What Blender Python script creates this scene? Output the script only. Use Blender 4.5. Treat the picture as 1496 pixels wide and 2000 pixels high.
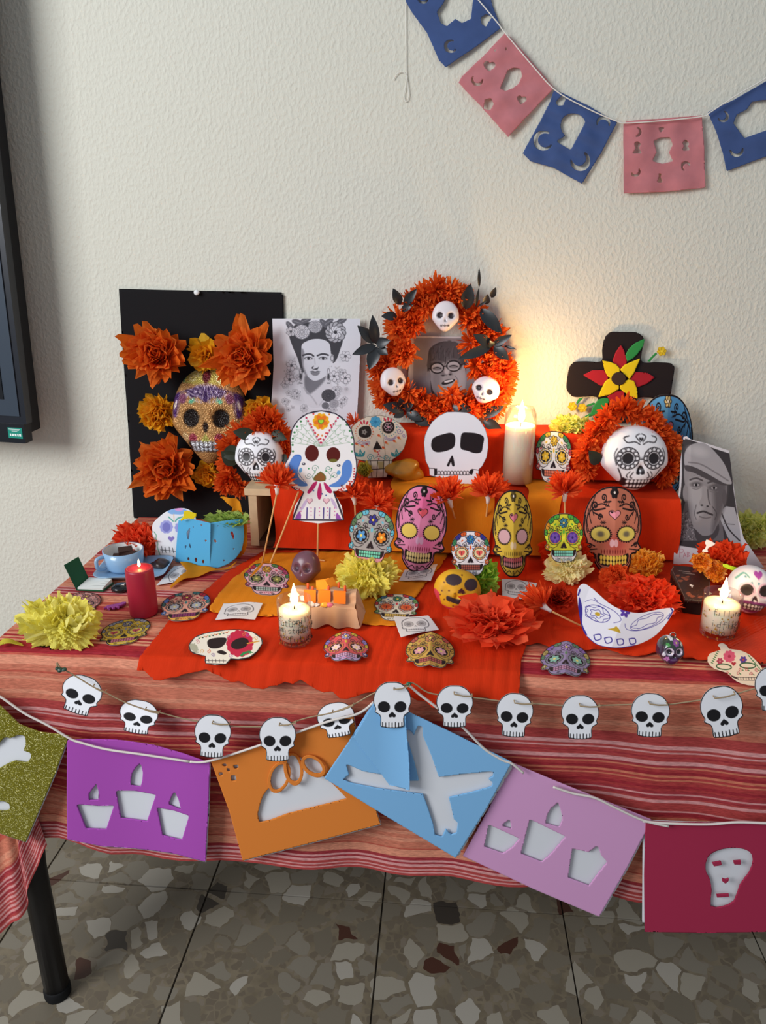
import bpy, math, random
import numpy as np
from mathutils import Matrix, Vector

# ------------------------------------------------------------------ camera, world, light, exposure
for o in list(bpy.data.objects): bpy.data.objects.remove(o)
SC = bpy.context.scene
COL = SC.collection
F = 1450.0; H = 1.30
AL = math.atan(511 / F); TH = math.atan(127 / math.hypot(F, 511))
cam_d = bpy.data.cameras.new('camera'); cam = bpy.data.objects.new('camera', cam_d); COL.objects.link(cam)
cam.location = (0, 0, H); cam.rotation_euler = (math.pi / 2 - AL, 0, TH)
cam_d.sensor_fit = 'VERTICAL'; cam_d.sensor_height = 36.0; cam_d.lens = 36.0 * F / 2000; cam_d.clip_start = .01
SC.camera = cam
SC.view_settings.view_transform = 'Standard'; SC.view_settings.look = 'None'
SC.view_settings.gamma = 1; SC.view_settings.use_curve_mapping = False
SC.view_settings.exposure = 0.0
w = bpy.data.worlds.new('room_light'); SC.world = w; w.use_nodes = True
w.node_tree.nodes['Background'].inputs[0].default_value = (.83, .90, 1.0, 1)
w.node_tree.nodes['Background'].inputs[1].default_value = .40
def area(name, loc, target, size, energy, col):
    l = bpy.data.lights.new(name, 'AREA'); l.shape = 'RECTANGLE'; l.size, l.size_y = size; l.energy = energy; l.color = col
    o = bpy.data.objects.new(name, l); COL.objects.link(o); o.location = loc
    o.rotation_euler = (Vector(target) - Vector(loc)).to_track_quat('-Z', 'Y').to_euler(); return o
area('window_daylight', (-2.2, -.75, 2.15), (0.0, 1.4, .9), (1.4, 1.4), 78, (.96, .98, 1.0))
# ------------------------------------------------------------------ helpers: measuring
RNG = np.random.default_rng(7); random.seed(7)
PI = math.pi
ZT = .74                                   # table top height
WALL = 1.52
cA, sA, cT, sT = math.cos(AL), math.sin(AL), math.cos(TH), math.sin(TH)
def ray(px, py):
    x = (np.asarray(px, float) - 748) / F; y = (np.asarray(py, float) - 1000) / F
    d = sA + cA * y; f = cA - sA * y
    return np.stack([-f * sT + x * cT, f * cT + x * sT, -d], -1)
EYE = np.array([0, 0, H])
class Pl:
    def __init__(s, P0, N): s.P = np.array(P0, float); s.N = np.array(N, float); s.N /= np.linalg.norm(s.N)
    def at(s, px, py):
        r = ray(px, py); t = ((s.P - EYE) @ s.N) / (r @ s.N)
        return EYE + r * np.asarray(t)[..., None]
def PZ(z): return Pl((0, 0, z), (0, 0, 1))
def PY(y): return Pl((0, y, 0), (0, -1, 0))
def atZ(px, py, z): return PZ(z).at(px, py)
def atY(px, py, y): return PY(y).at(px, py)
def stand(px, py, z, lean=10, yaw=0):
    a, b = math.radians(lean), math.radians(yaw)
    return Pl(atZ(px, py, z), (math.sin(b) * math.cos(a), -math.cos(b) * math.cos(a), math.sin(a)))
def depth(p):
    x, y, z = p[0], p[1], p[2] - H
    return (-x * sT + y * cT) * cA - z * sA
def mpp(p): return depth(p) / F            # metres per photo pixel at a point
def pts(s): return [tuple(float(c) for c in q.split(',')) for q in s.split()]
def zm(x0, y0, k):
    def f(s): return [(x0 + a * k, y0 + b * k) for a, b in (pts(s) if isinstance(s, str) else s)]
    f.k = (x0, y0, k); return f
zA = zm(760, 0, .492); zB = zm(220, 550, .2273); zC = zm(520, 520, .3342); zD = zm(960, 620, .3583); zE = zm(0, 930, .3476)
zF = zm(400, 780, .3075); zG = zm(640, 900, .3075); zH = zm(1000, 900, .3316); zI = zm(180, 1060, .3075); zJ = zm(560, 1060, .3209)
zK = zm(0, 1280, .508); zL = zm(620, 1300, .5856); zM = zm(1080, 640, .2005); zN = zm(220, 950, .2273); zO = zm(680, 780, .2139)
zP = zm(780, 940, .1872); zQ = zm(560, 1080, .107); zR = zm(1280, 1020, .1444); zS = zm(0, 1100, .2139); zT = zm(680, 520, .2273); zU = zm(520, 610, .13)

# ------------------------------------------------------------------ helpers: colour and materials
def hx(h): return np.array([int(h[i:i + 2], 16) / 255 for i in (0, 2, 4)])
def lin(c): c = np.asarray(c, float); return np.where(c <= .04045, c / 12.92, ((c + .055) / 1.055) ** 2.4)
MATS = {}
def nodes_of(name):
    m = bpy.data.materials.new(name); m.use_nodes = True; nt = m.node_tree
    return m, nt, nt.nodes['Principled BSDF'], nt.nodes, nt.links
def add_bump(nt, b, scale, strength, dist=.002, kind='NOISE', stretch=None):
    n, l = nt.nodes, nt.links
    tc = n.new('ShaderNodeNewGeometry'); mp = n.new('ShaderNodeMapping')
    if stretch: mp.inputs['Scale'].default_value = stretch
    l.new(tc.outputs['Position'], mp.inputs[0])
    if kind == 'NOISE':
        t = n.new('ShaderNodeTexNoise'); t.inputs['Scale'].default_value = scale; t.inputs['Detail'].default_value = 4; out = t.outputs[0]
    else:
        t = n.new('ShaderNodeTexVoronoi'); t.inputs['Scale'].default_value = scale; out = t.outputs['Distance']
    l.new(mp.outputs[0], t.inputs['Vector'])
    bp = n.new('ShaderNodeBump'); bp.inputs['Strength'].default_value = strength; bp.inputs['Distance'].default_value = dist
    if kind != 'NOISE': bp.invert = True
    l.new(out, bp.inputs['Height']); l.new(bp.outputs[0], b.inputs['Normal'])
def M(name, col=None, rough=.7, metal=0., vc=False, bump=None, var=0., transl=0., spec=.3, emit=0., sss=0., coat=0.):
    """procedural material; vc reads the printed colours of the mesh; transl mixes in translucency for tissue"""
    if name in MATS: return MATS[name]
    m, nt, b, n, l = nodes_of(name); MATS[name] = m
    b.inputs['Roughness'].default_value = rough; b.inputs['Metallic'].default_value = metal
    b.inputs['Specular IOR Level'].default_value = spec; b.inputs['Coat Weight'].default_value = coat
    if vc:
        a = n.new('ShaderNodeAttribute'); a.attribute_name = 'Col'; src = a.outputs['Color']
    else:
        rgb = n.new('ShaderNodeRGB'); c = lin(hx(col)); rgb.outputs[0].default_value = (*c, 1); src = rgb.outputs[0]
    if var:
        g = n.new('ShaderNodeNewGeometry'); t = n.new('ShaderNodeTexNoise'); t.inputs['Scale'].default_value = 45; t.inputs['Detail'].default_value = 3
        l.new(g.outputs['Position'], t.inputs['Vector'])
        mr = n.new('ShaderNodeMapRange'); mr.inputs[1].default_value = .3; mr.inputs[2].default_value = .7; mr.inputs[3].default_value = 1 - var; mr.inputs[4].default_value = 1 + var * .5
        l.new(t.outputs[0], mr.inputs[0])
        mx = n.new('ShaderNodeVectorMath'); mx.operation = 'SCALE'; l.new(src, mx.inputs[0]); l.new(mr.outputs[0], mx.inputs['Scale']); src = mx.outputs[0]
    l.new(src, b.inputs['Base Color'])
    if emit:
        l.new(src, b.inputs['Emission Color']); b.inputs['Emission Strength'].default_value = emit
    if sss:
        b.inputs['Subsurface Weight'].default_value = sss; b.inputs['Subsurface Radius'].default_value = (.02, .012, .006); b.inputs['Subsurface Scale'].default_value = 1
    if bump: add_bump(nt, b, *bump)
    if transl:
        tr = n.new('ShaderNodeBsdfTranslucent'); l.new(src, tr.inputs[0]); ms = n.new('ShaderNodeMixShader'); ms.inputs[0].default_value = transl
        l.new(b.outputs[0], ms.inputs[1]); l.new(tr.outputs[0], ms.inputs[2]); l.new(ms.outputs[0], n['Material Output'].inputs[0])
    return m
def tissue(col): return M('tissue_' + col, col, rough=.85, transl=.42, spec=.08, var=.08)
def glass_mat():
    if 'glass' in MATS: return MATS['glass']
    m, nt, b, n, l = nodes_of('clear_glass'); MATS['glass'] = m
    gl = n.new('ShaderNodeBsdfGlossy'); gl.inputs['Roughness'].default_value = .03
    tr = n.new('ShaderNodeBsdfTransparent'); tr.inputs[0].default_value = (.97, .98, .97, 1)
    lw = n.new('ShaderNodeLayerWeight'); lw.inputs[0].default_value = .25
    mr = n.new('ShaderNodeMapRange'); mr.inputs[3].default_value = .03; mr.inputs[4].default_value = .55; l.new(lw.outputs['Facing'], mr.inputs[0])
    ms = n.new('ShaderNodeMixShader'); l.new(mr.outputs[0], ms.inputs[0]); l.new(tr.outputs[0], ms.inputs[1]); l.new(gl.outputs[0], ms.inputs[2])
    l.new(ms.outputs[0], n['Material Output'].inputs[0]); return m
PAPER = lambda: M('printed_paper', vc=True, rough=.75, spec=.2)
PLAST = lambda: M('painted_plaster', vc=True, rough=.45, spec=.4)

# ------------------------------------------------------------------ helpers: objects
ORG = {}
def tag(o, label=None, cat=None, group=None, kind=None):
    if label: o['label'] = label
    if cat: o['category'] = cat
    if group: o['group'] = group
    if kind: o['kind'] = kind
    return o
def thing(name, label, cat, loc, group=None):
    o = bpy.data.objects.new(name, None); COL.objects.link(o); o.location = loc; o.empty_display_size = .02
    ORG[o.name] = np.array(loc, float); return tag(o, label, cat, group)
def make_mesh(name, v, f, mat, cols=None, smooth=False, mats=None, midx=None):
    me = bpy.data.meshes.new(name); v = np.asarray(v, np.float32)
    if isinstance(f, np.ndarray) and f.ndim == 2:
        k = f.shape[1]; me.vertices.add(len(v)); me.vertices.foreach_set('co', v.ravel())
        me.loops.add(f.size); me.loops.foreach_set('vertex_index', f.ravel().astype(np.int32))
        me.polygons.add(len(f)); me.polygons.foreach_set('loop_start', np.arange(0, f.size, k, dtype=np.int32))
        me.update(calc_edges=True)
    else: me.from_pydata([tuple(map(float, q)) for q in v], [], [list(map(int, q)) for q in f]); me.update()
    for m in (mats or [mat]): me.materials.append(m)
    if midx is not None: me.polygons.foreach_set('material_index', np.asarray(midx, np.int32))
    if cols is not None:
        a = me.color_attributes.new('Col', 'FLOAT_COLOR', 'POINT'); c = np.ones((len(v), 4), np.float32); c[:, :3] = lin(cols); a.data.foreach_set('color', c.ravel())
    if smooth: me.polygons.foreach_set('use_smooth', np.ones(len(me.polygons), bool))
    return me
def obj(name, v, f, mat, parent=None, cols=None, smooth=False, **k):
    """one mesh object from world-space vertices; its origin is its thing's base, or its own base"""
    v = np.asarray(v, float)
    org = ORG[parent.name] if parent else np.array([*(v.min(0)[:2] + v.max(0)[:2]) / 2, v[:, 2].min()])
    o = bpy.data.objects.new(name, make_mesh(name, v - org, f, mat, cols, smooth, **k)); COL.objects.link(o)
    if parent: o.parent = parent
    else: o.location = org
    ORG[o.name] = org; return o
def inst(name, me, parent, mtx):
    """a shared-mesh part of a thing, given its world matrix"""
    o = bpy.data.objects.new(name, me); COL.objects.link(o); o.parent = parent
    o.matrix_basis = Matrix.Translation(-Vector(ORG[parent.name])) @ mtx; return o
class MB:
    """collects simple solids into one mesh"""
    def __init__(s): s.v = []; s.f = []
    def add(s, v, f): k = len(s.v); s.v += [tuple(q) for q in v]; s.f += [[i + k for i in q] for q in f]; return s
    def box(s, x0, x1, y0, y1, z0, z1): return s.hexa([(x0, y0, z0), (x1, y0, z0), (x1, y1, z0), (x0, y1, z0), (x0, y0, z1), (x1, y0, z1), (x1, y1, z1), (x0, y1, z1)])
    def hexa(s, p): return s.add(p, [[3, 2, 1, 0], [4, 5, 6, 7], [0, 1, 5, 4], [1, 2, 6, 5], [2, 3, 7, 6], [3, 0, 4, 7]])
    def tube(s, P, r, n=8, cap=True):
        v, f = tube_vf(P, r, n, cap); return s.add(v, f)
    def lathe(s, prof, c=(0, 0, 0), n=40, top=True):
        v, f = lathe_vf(prof, c, n, top); return s.add(v, f)
    def obj(s, name, mat, parent=None, smooth=False, **k): return obj(name, s.v, s.f, mat, parent, smooth=smooth, **k)
def tube_vf(P, r, n=8, cap=True):
    P = np.asarray(P, float); m = len(P); R = np.full(m, r) if np.isscalar(r) else np.asarray(r, float)
    T = np.gradient(P, axis=0); T /= np.linalg.norm(T, axis=1)[:, None] + 1e-12
    up = np.array([0, 0, 1.]) if abs(T[0][2]) < .9 else np.array([1., 0, 0]); v = []
    for i in range(m):
        a = np.cross(T[i], up); a /= np.linalg.norm(a) + 1e-12; b = np.cross(a, T[i]); up = b
        for k in range(n): t = 2 * PI * k / n; v.append(P[i] + R[i] * (math.cos(t) * a + math.sin(t) * b))
    f = [[i * n + k, i * n + (k + 1) % n, (i + 1) * n + (k + 1) % n, (i + 1) * n + k] for i in range(m - 1) for k in range(n)]
    if cap: f += [list(range(n))[::-1], [(m - 1) * n + k for k in range(n)]]
    return v, f
def lathe_vf(prof, c=(0, 0, 0), n=40, top=True):
    v = []; f = []
    for r, z in prof:
        for k in range(n): t = 2 * PI * k / n; v.append((c[0] + r * math.cos(t), c[1] + r * math.sin(t), c[2] + z))
    m = len(prof)
    for i in range(m - 1):
        for k in range(n): f.append([i * n + k, i * n + (k + 1) % n, (i + 1) * n + (k + 1) % n, (i + 1) * n + k])
    f.append(list(range(n))[::-1])
    if top: f.append([(m - 1) * n + k for k in range(n)])
    return v, f
def cr(P, n=8, closed=False):
    """smooth curve through points (Catmull-Rom)"""
    P = np.asarray(P, float); m = len(P); out = []
    idx = range(m if closed else m - 1)
    for i in idx:
        g = (lambda j: P[j % m]) if closed else (lambda j: P[min(max(j, 0), m - 1)])
        a, b, c, d = g(i - 1), g(i), g(i + 1), g(i + 2)
        for t in np.linspace(0, 1, n, endpoint=False):
            out.append(.5 * ((2 * b) + (c - a) * t + (2 * a - 5 * b + 4 * c - d) * t * t + (3 * b - a - 3 * c + d) * t ** 3))
    if not closed: out.append(P[-1])
    return np.array(out)

# ------------------------------------------------------------------ helpers: drawing (flat print as mesh colours)
def sdpoly(x, y, P):
    P = np.asarray(P, float); d = np.full(x.shape, 1e18); s = np.ones(x.shape); n = len(P)
    for i in range(n):
        a, b = P[i], P[i - 1]; ex, ey = b - a; wx, wy = x - a[0], y - a[1]
        t = np.clip((wx * ex + wy * ey) / (ex * ex + ey * ey + 1e-18), 0, 1)
        d = np.minimum(d, (wx - ex * t) ** 2 + (wy - ey * t) ** 2)
        c1 = y >= a[1]; c2 = y < b[1]; c3 = ex * wy > ey * wx
        s = np.where((c1 & c2 & c3) | (~c1 & ~c2 & ~c3), -s, s)
    return s * np.sqrt(d)
def near(x, y, polys):
    bd = np.full(x.shape, 1e18); bx, by = x.copy(), y.copy()
    for P in polys:
        P = np.asarray(P, float)
        for i in range(len(P)):
            a, b = P[i], P[i - 1]; ex, ey = b - a; wx, wy = x - a[0], y - a[1]
            t = np.clip((wx * ex + wy * ey) / (ex * ex + ey * ey + 1e-18), 0, 1)
            qx, qy = a[0] + ex * t, a[1] + ey * t; d = (qx - x) ** 2 + (qy - y) ** 2
            m = d < bd; bd = np.where(m, d, bd); bx = np.where(m, qx, bx); by = np.where(m, qy, by)
    return bx, by
class Ink:
    """draws shapes into the colours of a set of points; coordinates are in the current frame"""
    def __init__(s, x, y, base, aa=.6):
        s.X, s.Y = x, y; s.c = np.tile(hx(base) if isinstance(base, str) else base, (len(x), 1)).astype(float); s.aa0 = aa; s.fr(0, 0, 1, 0, 0, 1)
    def fr(s, cx, cy, ux, uy, vx, vy):
        d = ux * vy - uy * vx; x, y = s.X - cx, s.Y - cy
        s.x = (x * vy - y * vx) / d; s.y = (y * ux - x * uy) / d; s.aa = s.aa0 / math.sqrt(abs(d)); return s
    def z(s, zf): x, y, k = zf.k; return s.fr(x, y, k, 0, 0, k)
    def put(s, sd, col, a=1., soft=0.):
        w = a * np.clip(.5 - sd / (2 * s.aa + soft), 0, 1); c = hx(col) if isinstance(col, str) else col
        s.c = s.c * (1 - w[:, None]) + c * w[:, None]
    def sub(s, x0, x1, y0, y1, g): return np.nonzero((s.x > x0 - g) & (s.x < x1 + g) & (s.y > y0 - g) & (s.y < y1 + g))[0]
    def mix(s, i, sd, col, a, soft=0.):
        w = (a * np.clip(.5 - sd / (2 * s.aa + soft), 0, 1))[:, None]; c = hx(col) if isinstance(col, str) else col
        s.c[i] = s.c[i] * (1 - w) + c * w
    def poly(s, P, col, a=1., soft=0., sm=0):
        if isinstance(P, str): P = pts(P)
        if sm: P = cr(P, sm, True)
        P = np.asarray(P, float); i = s.sub(P[:, 0].min(), P[:, 0].max(), P[:, 1].min(), P[:, 1].max(), 2 * s.aa + soft)
        if len(i): s.mix(i, sdpoly(s.x[i], s.y[i], P), col, a, soft)
        return s
    def ell(s, cx, cy, rx, ry, col, rot=0, a=1., soft=0.):
        g = max(rx, ry); i = s.sub(cx - g, cx + g, cy - g, cy + g, 2 * s.aa + soft)
        if not len(i): return s
        x, y = s.x[i] - cx, s.y[i] - cy; c, q = math.cos(rot), math.sin(rot); u, v = x * c + y * q, -x * q + y * c
        k = np.sqrt((u / rx) ** 2 + (v / ry) ** 2); s.mix(i, (k - 1) * min(rx, ry), col, a, soft); return s
    def ring(s, cx, cy, rx, ry, wd, col, rot=0, a=1.):
        t = np.linspace(0, 2 * PI, 33); c, q = math.cos(rot), math.sin(rot)
        return s.line([(cx + rx * math.cos(k) * c - ry * math.sin(k) * q, cy + rx * math.cos(k) * q + ry * math.sin(k) * c) for k in t], wd, col, a)
    def line(s, P, wd, col, a=1., sm=0, soft=0.):
        if isinstance(P, str): P = pts(P)
        if sm: P = cr(P, sm)
        P = np.asarray(P, float); i = s.sub(P[:, 0].min(), P[:, 0].max(), P[:, 1].min(), P[:, 1].max(), wd + 2 * s.aa + soft)
        if not len(i): return s
        x, y = s.x[i], s.y[i]; d = np.full(len(i), 1e18)
        for k in range(len(P) - 1):
            e = P[k + 1] - P[k]; wx, wy = x - P[k][0], y - P[k][1]; t = np.clip((wx * e[0] + wy * e[1]) / (e @ e + 1e-18), 0, 1)
            d = np.minimum(d, (wx - e[0] * t) ** 2 + (wy - e[1] * t) ** 2)
        s.mix(i, np.sqrt(d) - wd / 2, col, a, soft); return s
    def flower(s, cx, cy, r, n, col, mid=None, line=None, rot=0., fat=.42, lw=0):
        for k in range(n):
            t = rot + 2 * PI * k / n; x, y = cx + .58 * r * math.cos(t), cy + .58 * r * math.sin(t)
            if line: s.ell(x, y, r * .45 + (lw or .12 * r), r * fat * .8 + (lw or .12 * r), line, t)
            s.ell(x, y, r * .45, r * fat * .8, col, t)
        if mid: s.ell(cx, cy, r * .26, r * .26, mid)
        return s
    def spiral(s, cx, cy, r, wd, col, a0=0., turns=1.4, d=1, tail=None):
        t = np.linspace(0, 1, 22); P = [(cx + r * (1 - .85 * k) * math.cos(a0 + d * 2 * PI * turns * k), cy + r * (1 - .85 * k) * math.sin(a0 + d * 2 * PI * turns * k)) for k in t]
        if tail: P = [tail] + P
        return s.line(P, wd, col)
    def heart(s, cx, cy, r, col, flip=1, rx=None):
        t = np.linspace(0, 2 * PI, 30, endpoint=False); rx = rx or r
        return s.poly([(cx + rx * math.sin(k) ** 3, cy - flip * r * (13 * math.cos(k) - 5 * math.cos(2 * k) - 2 * math.cos(3 * k) - math.cos(4 * k)) / 16) for k in t], col)
    def dots(s, P, r, col, n=0):
        P = np.asarray(pts(P) if isinstance(P, str) else P, float)
        if n:
            L = np.r_[0, np.cumsum(np.hypot(*np.diff(P, axis=0).T))]; q = np.linspace(0, L[-1], n); P = np.stack([np.interp(q, L, P[:, 0]), np.interp(q, L, P[:, 1])], 1)
        for x, y in P: s.ell(x, y, r, r, col)
        return s
    def mottle(s, amt, seed=0, k=9):
        g = np.random.default_rng(seed); v = np.zeros(len(s.x))
        for _ in range(10): a = g.normal(size=2) * k; v += np.sin(a[0] * s.x + a[1] * s.y + g.uniform(0, 6)) / 4
        s.c = np.clip(s.c * (1 + amt * v[:, None]), 0, 1); return s
    def web(s, cx, cy, a0, a1, r, n, m, wd, col):
        for i in range(n):
            t = a0 + (a1 - a0) * i / (n - 1); s.line([(cx, cy), (cx + r * math.cos(t), cy + r * math.sin(t))], wd, col)
        for j in range(1, m + 1):
            q = r * j / m
            for i in range(n - 1):
                t0 = a0 + (a1 - a0) * i / (n - 1); t1 = a0 + (a1 - a0) * (i + 1) / (n - 1); tm = (t0 + t1) / 2
                s.line([(cx + q * math.cos(t0), cy + q * math.sin(t0)), (cx + q * .86 * math.cos(tm), cy + q * .86 * math.sin(tm)), (cx + q * math.cos(t1), cy + q * math.sin(t1))], wd, col, sm=4)

def sheet(name, outline, plane, paint=None, base='f2f1ee', step=1., thick=.0006, bend=None, mat=None, parent=None, back=None, holes=(), solid=False):
    """a cut sheet of paper, card, foam or cloth lying in a plane; outline measured in the photograph, built at its own place and thickness"""
    P = np.asarray(outline, float); polys = [P] + [np.asarray(h, float) for h in holes]
    x0, y0 = P.min(0) - step; x1, y1 = P.max(0) + step
    xs = np.arange(x0, x1 + step, step); ys = np.arange(y0, y1 + step, step); nx, ny = len(xs), len(ys)
    gx, gy = np.meshgrid(xs, ys); gx = gx.ravel(); gy = gy.ravel()
    sd = sdpoly(gx, gy, P)
    for h in polys[1:]:
        b0, b1 = h.min(0) - 2 * step, h.max(0) + 2 * step; i = np.nonzero((gx > b0[0]) & (gx < b1[0]) & (gy > b0[1]) & (gy < b1[1]))[0]
        sd[i] = np.maximum(sd[i], -sdpoly(gx[i], gy[i], h))
    ins = sd <= 0
    q = (np.arange(ny - 1)[:, None] * nx + np.arange(nx - 1)[None]).ravel(); quads = np.stack([q, q + nx, q + nx + 1, q + 1], 1)
    keep = ins[quads].sum(1) >= 2; quads = quads[keep]
    used = np.unique(quads); rem = np.full(nx * ny, -1); rem[used] = np.arange(len(used)); quads = rem[quads]
    x, y, s_ = gx[used], gy[used], sd[used]
    mv = np.nonzero((s_ > 0) | (s_ > -.35 * step))[0]; x[mv], y[mv] = near(x[mv], y[mv], polys)
    W = plane.at(x, y)
    cols = None
    if mat is None or paint:
        ink = Ink(x, y, base, .5 * step)
        if paint: paint(ink)
        cols = ink.c
    N = np.tile(plane.N, (len(W), 1))
    if bend is not None:
        d = bend(x, y); W = W + N * np.asarray(d)[:, None]
    n = len(W); Wb = W - N * thick
    e = np.concatenate([quads[:, [i, (i + 1) % 4]] for i in range(4)]); key = np.sort(e, 1); kk = key[:, 0].astype(np.int64) * n + key[:, 1]
    u, inv, cnt = np.unique(kk, return_inverse=True, return_counts=True); be = e[cnt[inv] == 1]
    rim = np.stack([be[:, 1], be[:, 0], be[:, 0] + n, be[:, 1] + n], 1)
    f = np.concatenate([quads, quads[:, ::-1] + n, rim])
    if cols is not None:
        bc = cols.copy() if back is None else np.tile(hx(back), (n, 1)); cols = np.concatenate([cols, bc])
    return obj(name, np.concatenate([W, Wb]), f, mat or PAPER(), parent, cols, smooth=False)
def fold(x0, y0, x1, y1, amp, wid):
    """raised crease along a line in the photo, falling off over wid pixels"""
    dx, dy = x1 - x0, y1 - y0; L = math.hypot(dx, dy)
    return lambda x, y: amp * np.clip(1 - np.abs((x - x0) * dy - (y - y0) * dx) / L / wid, 0, 1.5)
def wav(amp, k=.05, seed=0):
    g = np.random.default_rng(seed); A = g.normal(size=(6, 2)) * k; B = g.uniform(0, 6, 6)
    return lambda x, y: amp * sum(np.sin(A[i][0] * x + A[i][1] * y + B[i]) for i in range(6)) / 3
def unit(cx, cy, ux, uy, vx, vy):
    return lambda P: [(cx + a * ux + b * vx, cy + a * uy + b * vy) for a, b in P]
def arc(cx, cy, r, wd, a0, a1, k=1.):
    t = np.linspace(math.radians(a0), math.radians(a1), 14); wv = wd * np.sin(np.linspace(.25, PI - .25, 14))
    return [(cx + r * math.cos(q), cy + r * k * math.sin(q)) for q in t] + [(cx + (r - u) * math.cos(q), cy + (r - u) * k * math.sin(q)) for q, u in list(zip(t, wv))[::-1]]
def heartpts(cx, cy, r, rot=0):
    t = np.linspace(0, 2 * PI, 20, endpoint=False); c, s = math.cos(rot), math.sin(rot); o = []
    for k in t:
        a = r * math.sin(k) ** 3; b = -r * (13 * math.cos(k) - 5 * math.cos(2 * k) - 2 * math.cos(3 * k) - math.cos(4 * k)) / 16; o.append((cx + a * c - b * s, cy + a * s + b * c))
    return o
def ellpts(cx, cy, rx, ry, rot=0, n=24):
    c, s = math.cos(rot), math.sin(rot); return [(cx + rx * math.cos(t) * c - ry * math.sin(t) * s, cy + rx * math.cos(t) * s + ry * math.sin(t) * c) for t in np.linspace(0, 2 * PI, n, endpoint=False)]

# ------------------------------------------------------------------ helpers: paper flowers, leaves, skulls
def basis(d, up):
    z = Vector(d).normalized(); u = Vector(up); y = (u - z * u.dot(z))
    if y.length < 1e-4: y = Vector((1, 0, 0)) - z * z.x
    y.normalize(); x = y.cross(z); return x, y, z
def petal_vf(kind, seed, nu=5, nv=5):
    """unit petal: root at origin, along +Z, width along X, cupped towards +Y"""
    g = np.random.default_rng(seed); v = []
    ph = g.uniform(0, 6, 4)
    for j in range(nv):
        t = j / (nv - 1)
        for i in range(nu):
            s = 2 * i / (nu - 1) - 1
            if kind == 'point': wd = .36 * math.sin(PI * min(1, .2 + .5 * t ** .8)) ** .8; L = t * (1 - .34 * abs(s) ** 1.2 * t) + .12 * g.normal() * t * t
            elif kind == 'square': wd = .16 + .26 * t; L = t * (1 - .10 * abs(s) + .13 * math.sin(3 * s + ph[0]) + .05 * g.normal())
            else: wd = .16 + .34 * t ** .6; L = t * (1 + .07 * math.sin(5 * s + ph[0]) + .07 * g.normal())
            fold_ = {'point': .09, 'square': .10, 'ruffle': .16}[kind]
            y = (.22 if kind != 'ruffle' else .34) * t * t + fold_ * t * math.sin((3.2 if kind != 'ruffle' else 6.5) * s + ph[1]) + .05 * s * s + (.03 if kind != 'ruffle' else .06) * t * g.normal()
            v.append((wd * s, y, L))
    f = [[j * nu + i, j * nu + i + 1, (j + 1) * nu + i + 1, (j + 1) * nu + i] for j in range(nv - 1) for i in range(nu - 1)]
    return np.array(v), f
PVF = {}
def petals(kind, n=6):
    if kind not in PVF: PVF[kind] = [petal_vf(kind, 11 * i + len(kind), *((9, 5) if kind == 'ruffle' else (5, 5))) for i in range(n)]
    return PVF[kind]
PME = {}
def petal_mesh(kind, i, col):
    k = (kind, i, col)
    if k not in PME:
        v, f = petals(kind)[i]; PME[k] = make_mesh('petal_shape', v, f, tissue(col), smooth=False)
    return PME[k]
def flower_dirs(layers, axis, g, jit=.12):
    ax = Vector(axis).normalized(); x, y, z = basis(ax, (0, 0, 1) if abs(ax.z) < .9 else (0, 1, 0))
    for phi, n, ln in layers:
        o = g.uniform(0, 6)
        for k in range(n):
            a = o + 2 * PI * k / n + g.normal() * jit; p = math.radians(phi) + g.normal() * jit
            yield (z * math.cos(p) + (x * math.cos(a) + y * math.sin(a)) * math.sin(p)), ln * (1 + .13 * g.normal())
def crumple(c, r3, seed, amp=.2, dent=0., na=120, nb=60):
    """crumpled tissue ball: an ellipsoid with ridged folds"""
    g = np.random.default_rng(seed); th = np.linspace(0, 2 * PI, na, endpoint=False)[None]; ph = np.linspace(.05, PI - .05, nb)[:, None]
    d = np.stack([np.sin(ph) * np.cos(th), np.sin(ph) * np.sin(th), np.cos(ph) * np.ones_like(th)], -1).reshape(-1, 3); n = np.zeros(len(d)); q = d + .25 * np.sin(d[:, [1, 2, 0]] * 4 + g.uniform(0, 6, 3))
    for k, a in ((2.2, .5), (4.5, .55), (9, .4), (16, .28)):
        for _ in range(2): n += a * (1 - 2 * np.abs(np.sin(q @ (g.normal(size=3) * k) + g.uniform(0, 6)))) / 2
    s = 1 + amp * n - dent * np.exp(-(np.arccos(np.clip(d[:, 2], -1, 1)) / .55) ** 2)
    V = np.asarray(c) + d * np.asarray(r3) * s[:, None]; f = [[i * na + k, i * na + (k + 1) % na, (i + 1) * na + (k + 1) % na, (i + 1) * na + k] for i in range(nb - 1) for k in range(na)]
    return V, f + [list(range(na)), list(range((nb - 1) * na, nb * na))[::-1]]
SOFT = [(10, 3, .72), (32, 5, .82), (54, 7, .86), (74, 9, .88), (92, 9, .88)]
BIG = [(8, 4, .62), (28, 8, .78), (50, 12, .92), (70, 15, 1.0), (90, 12, .98)]
DOME = [(8, 5, .8), (26, 9, .86), (42, 12, .9), (58, 15, .92), (74, 16, .94), (90, 16, .94)]
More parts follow.
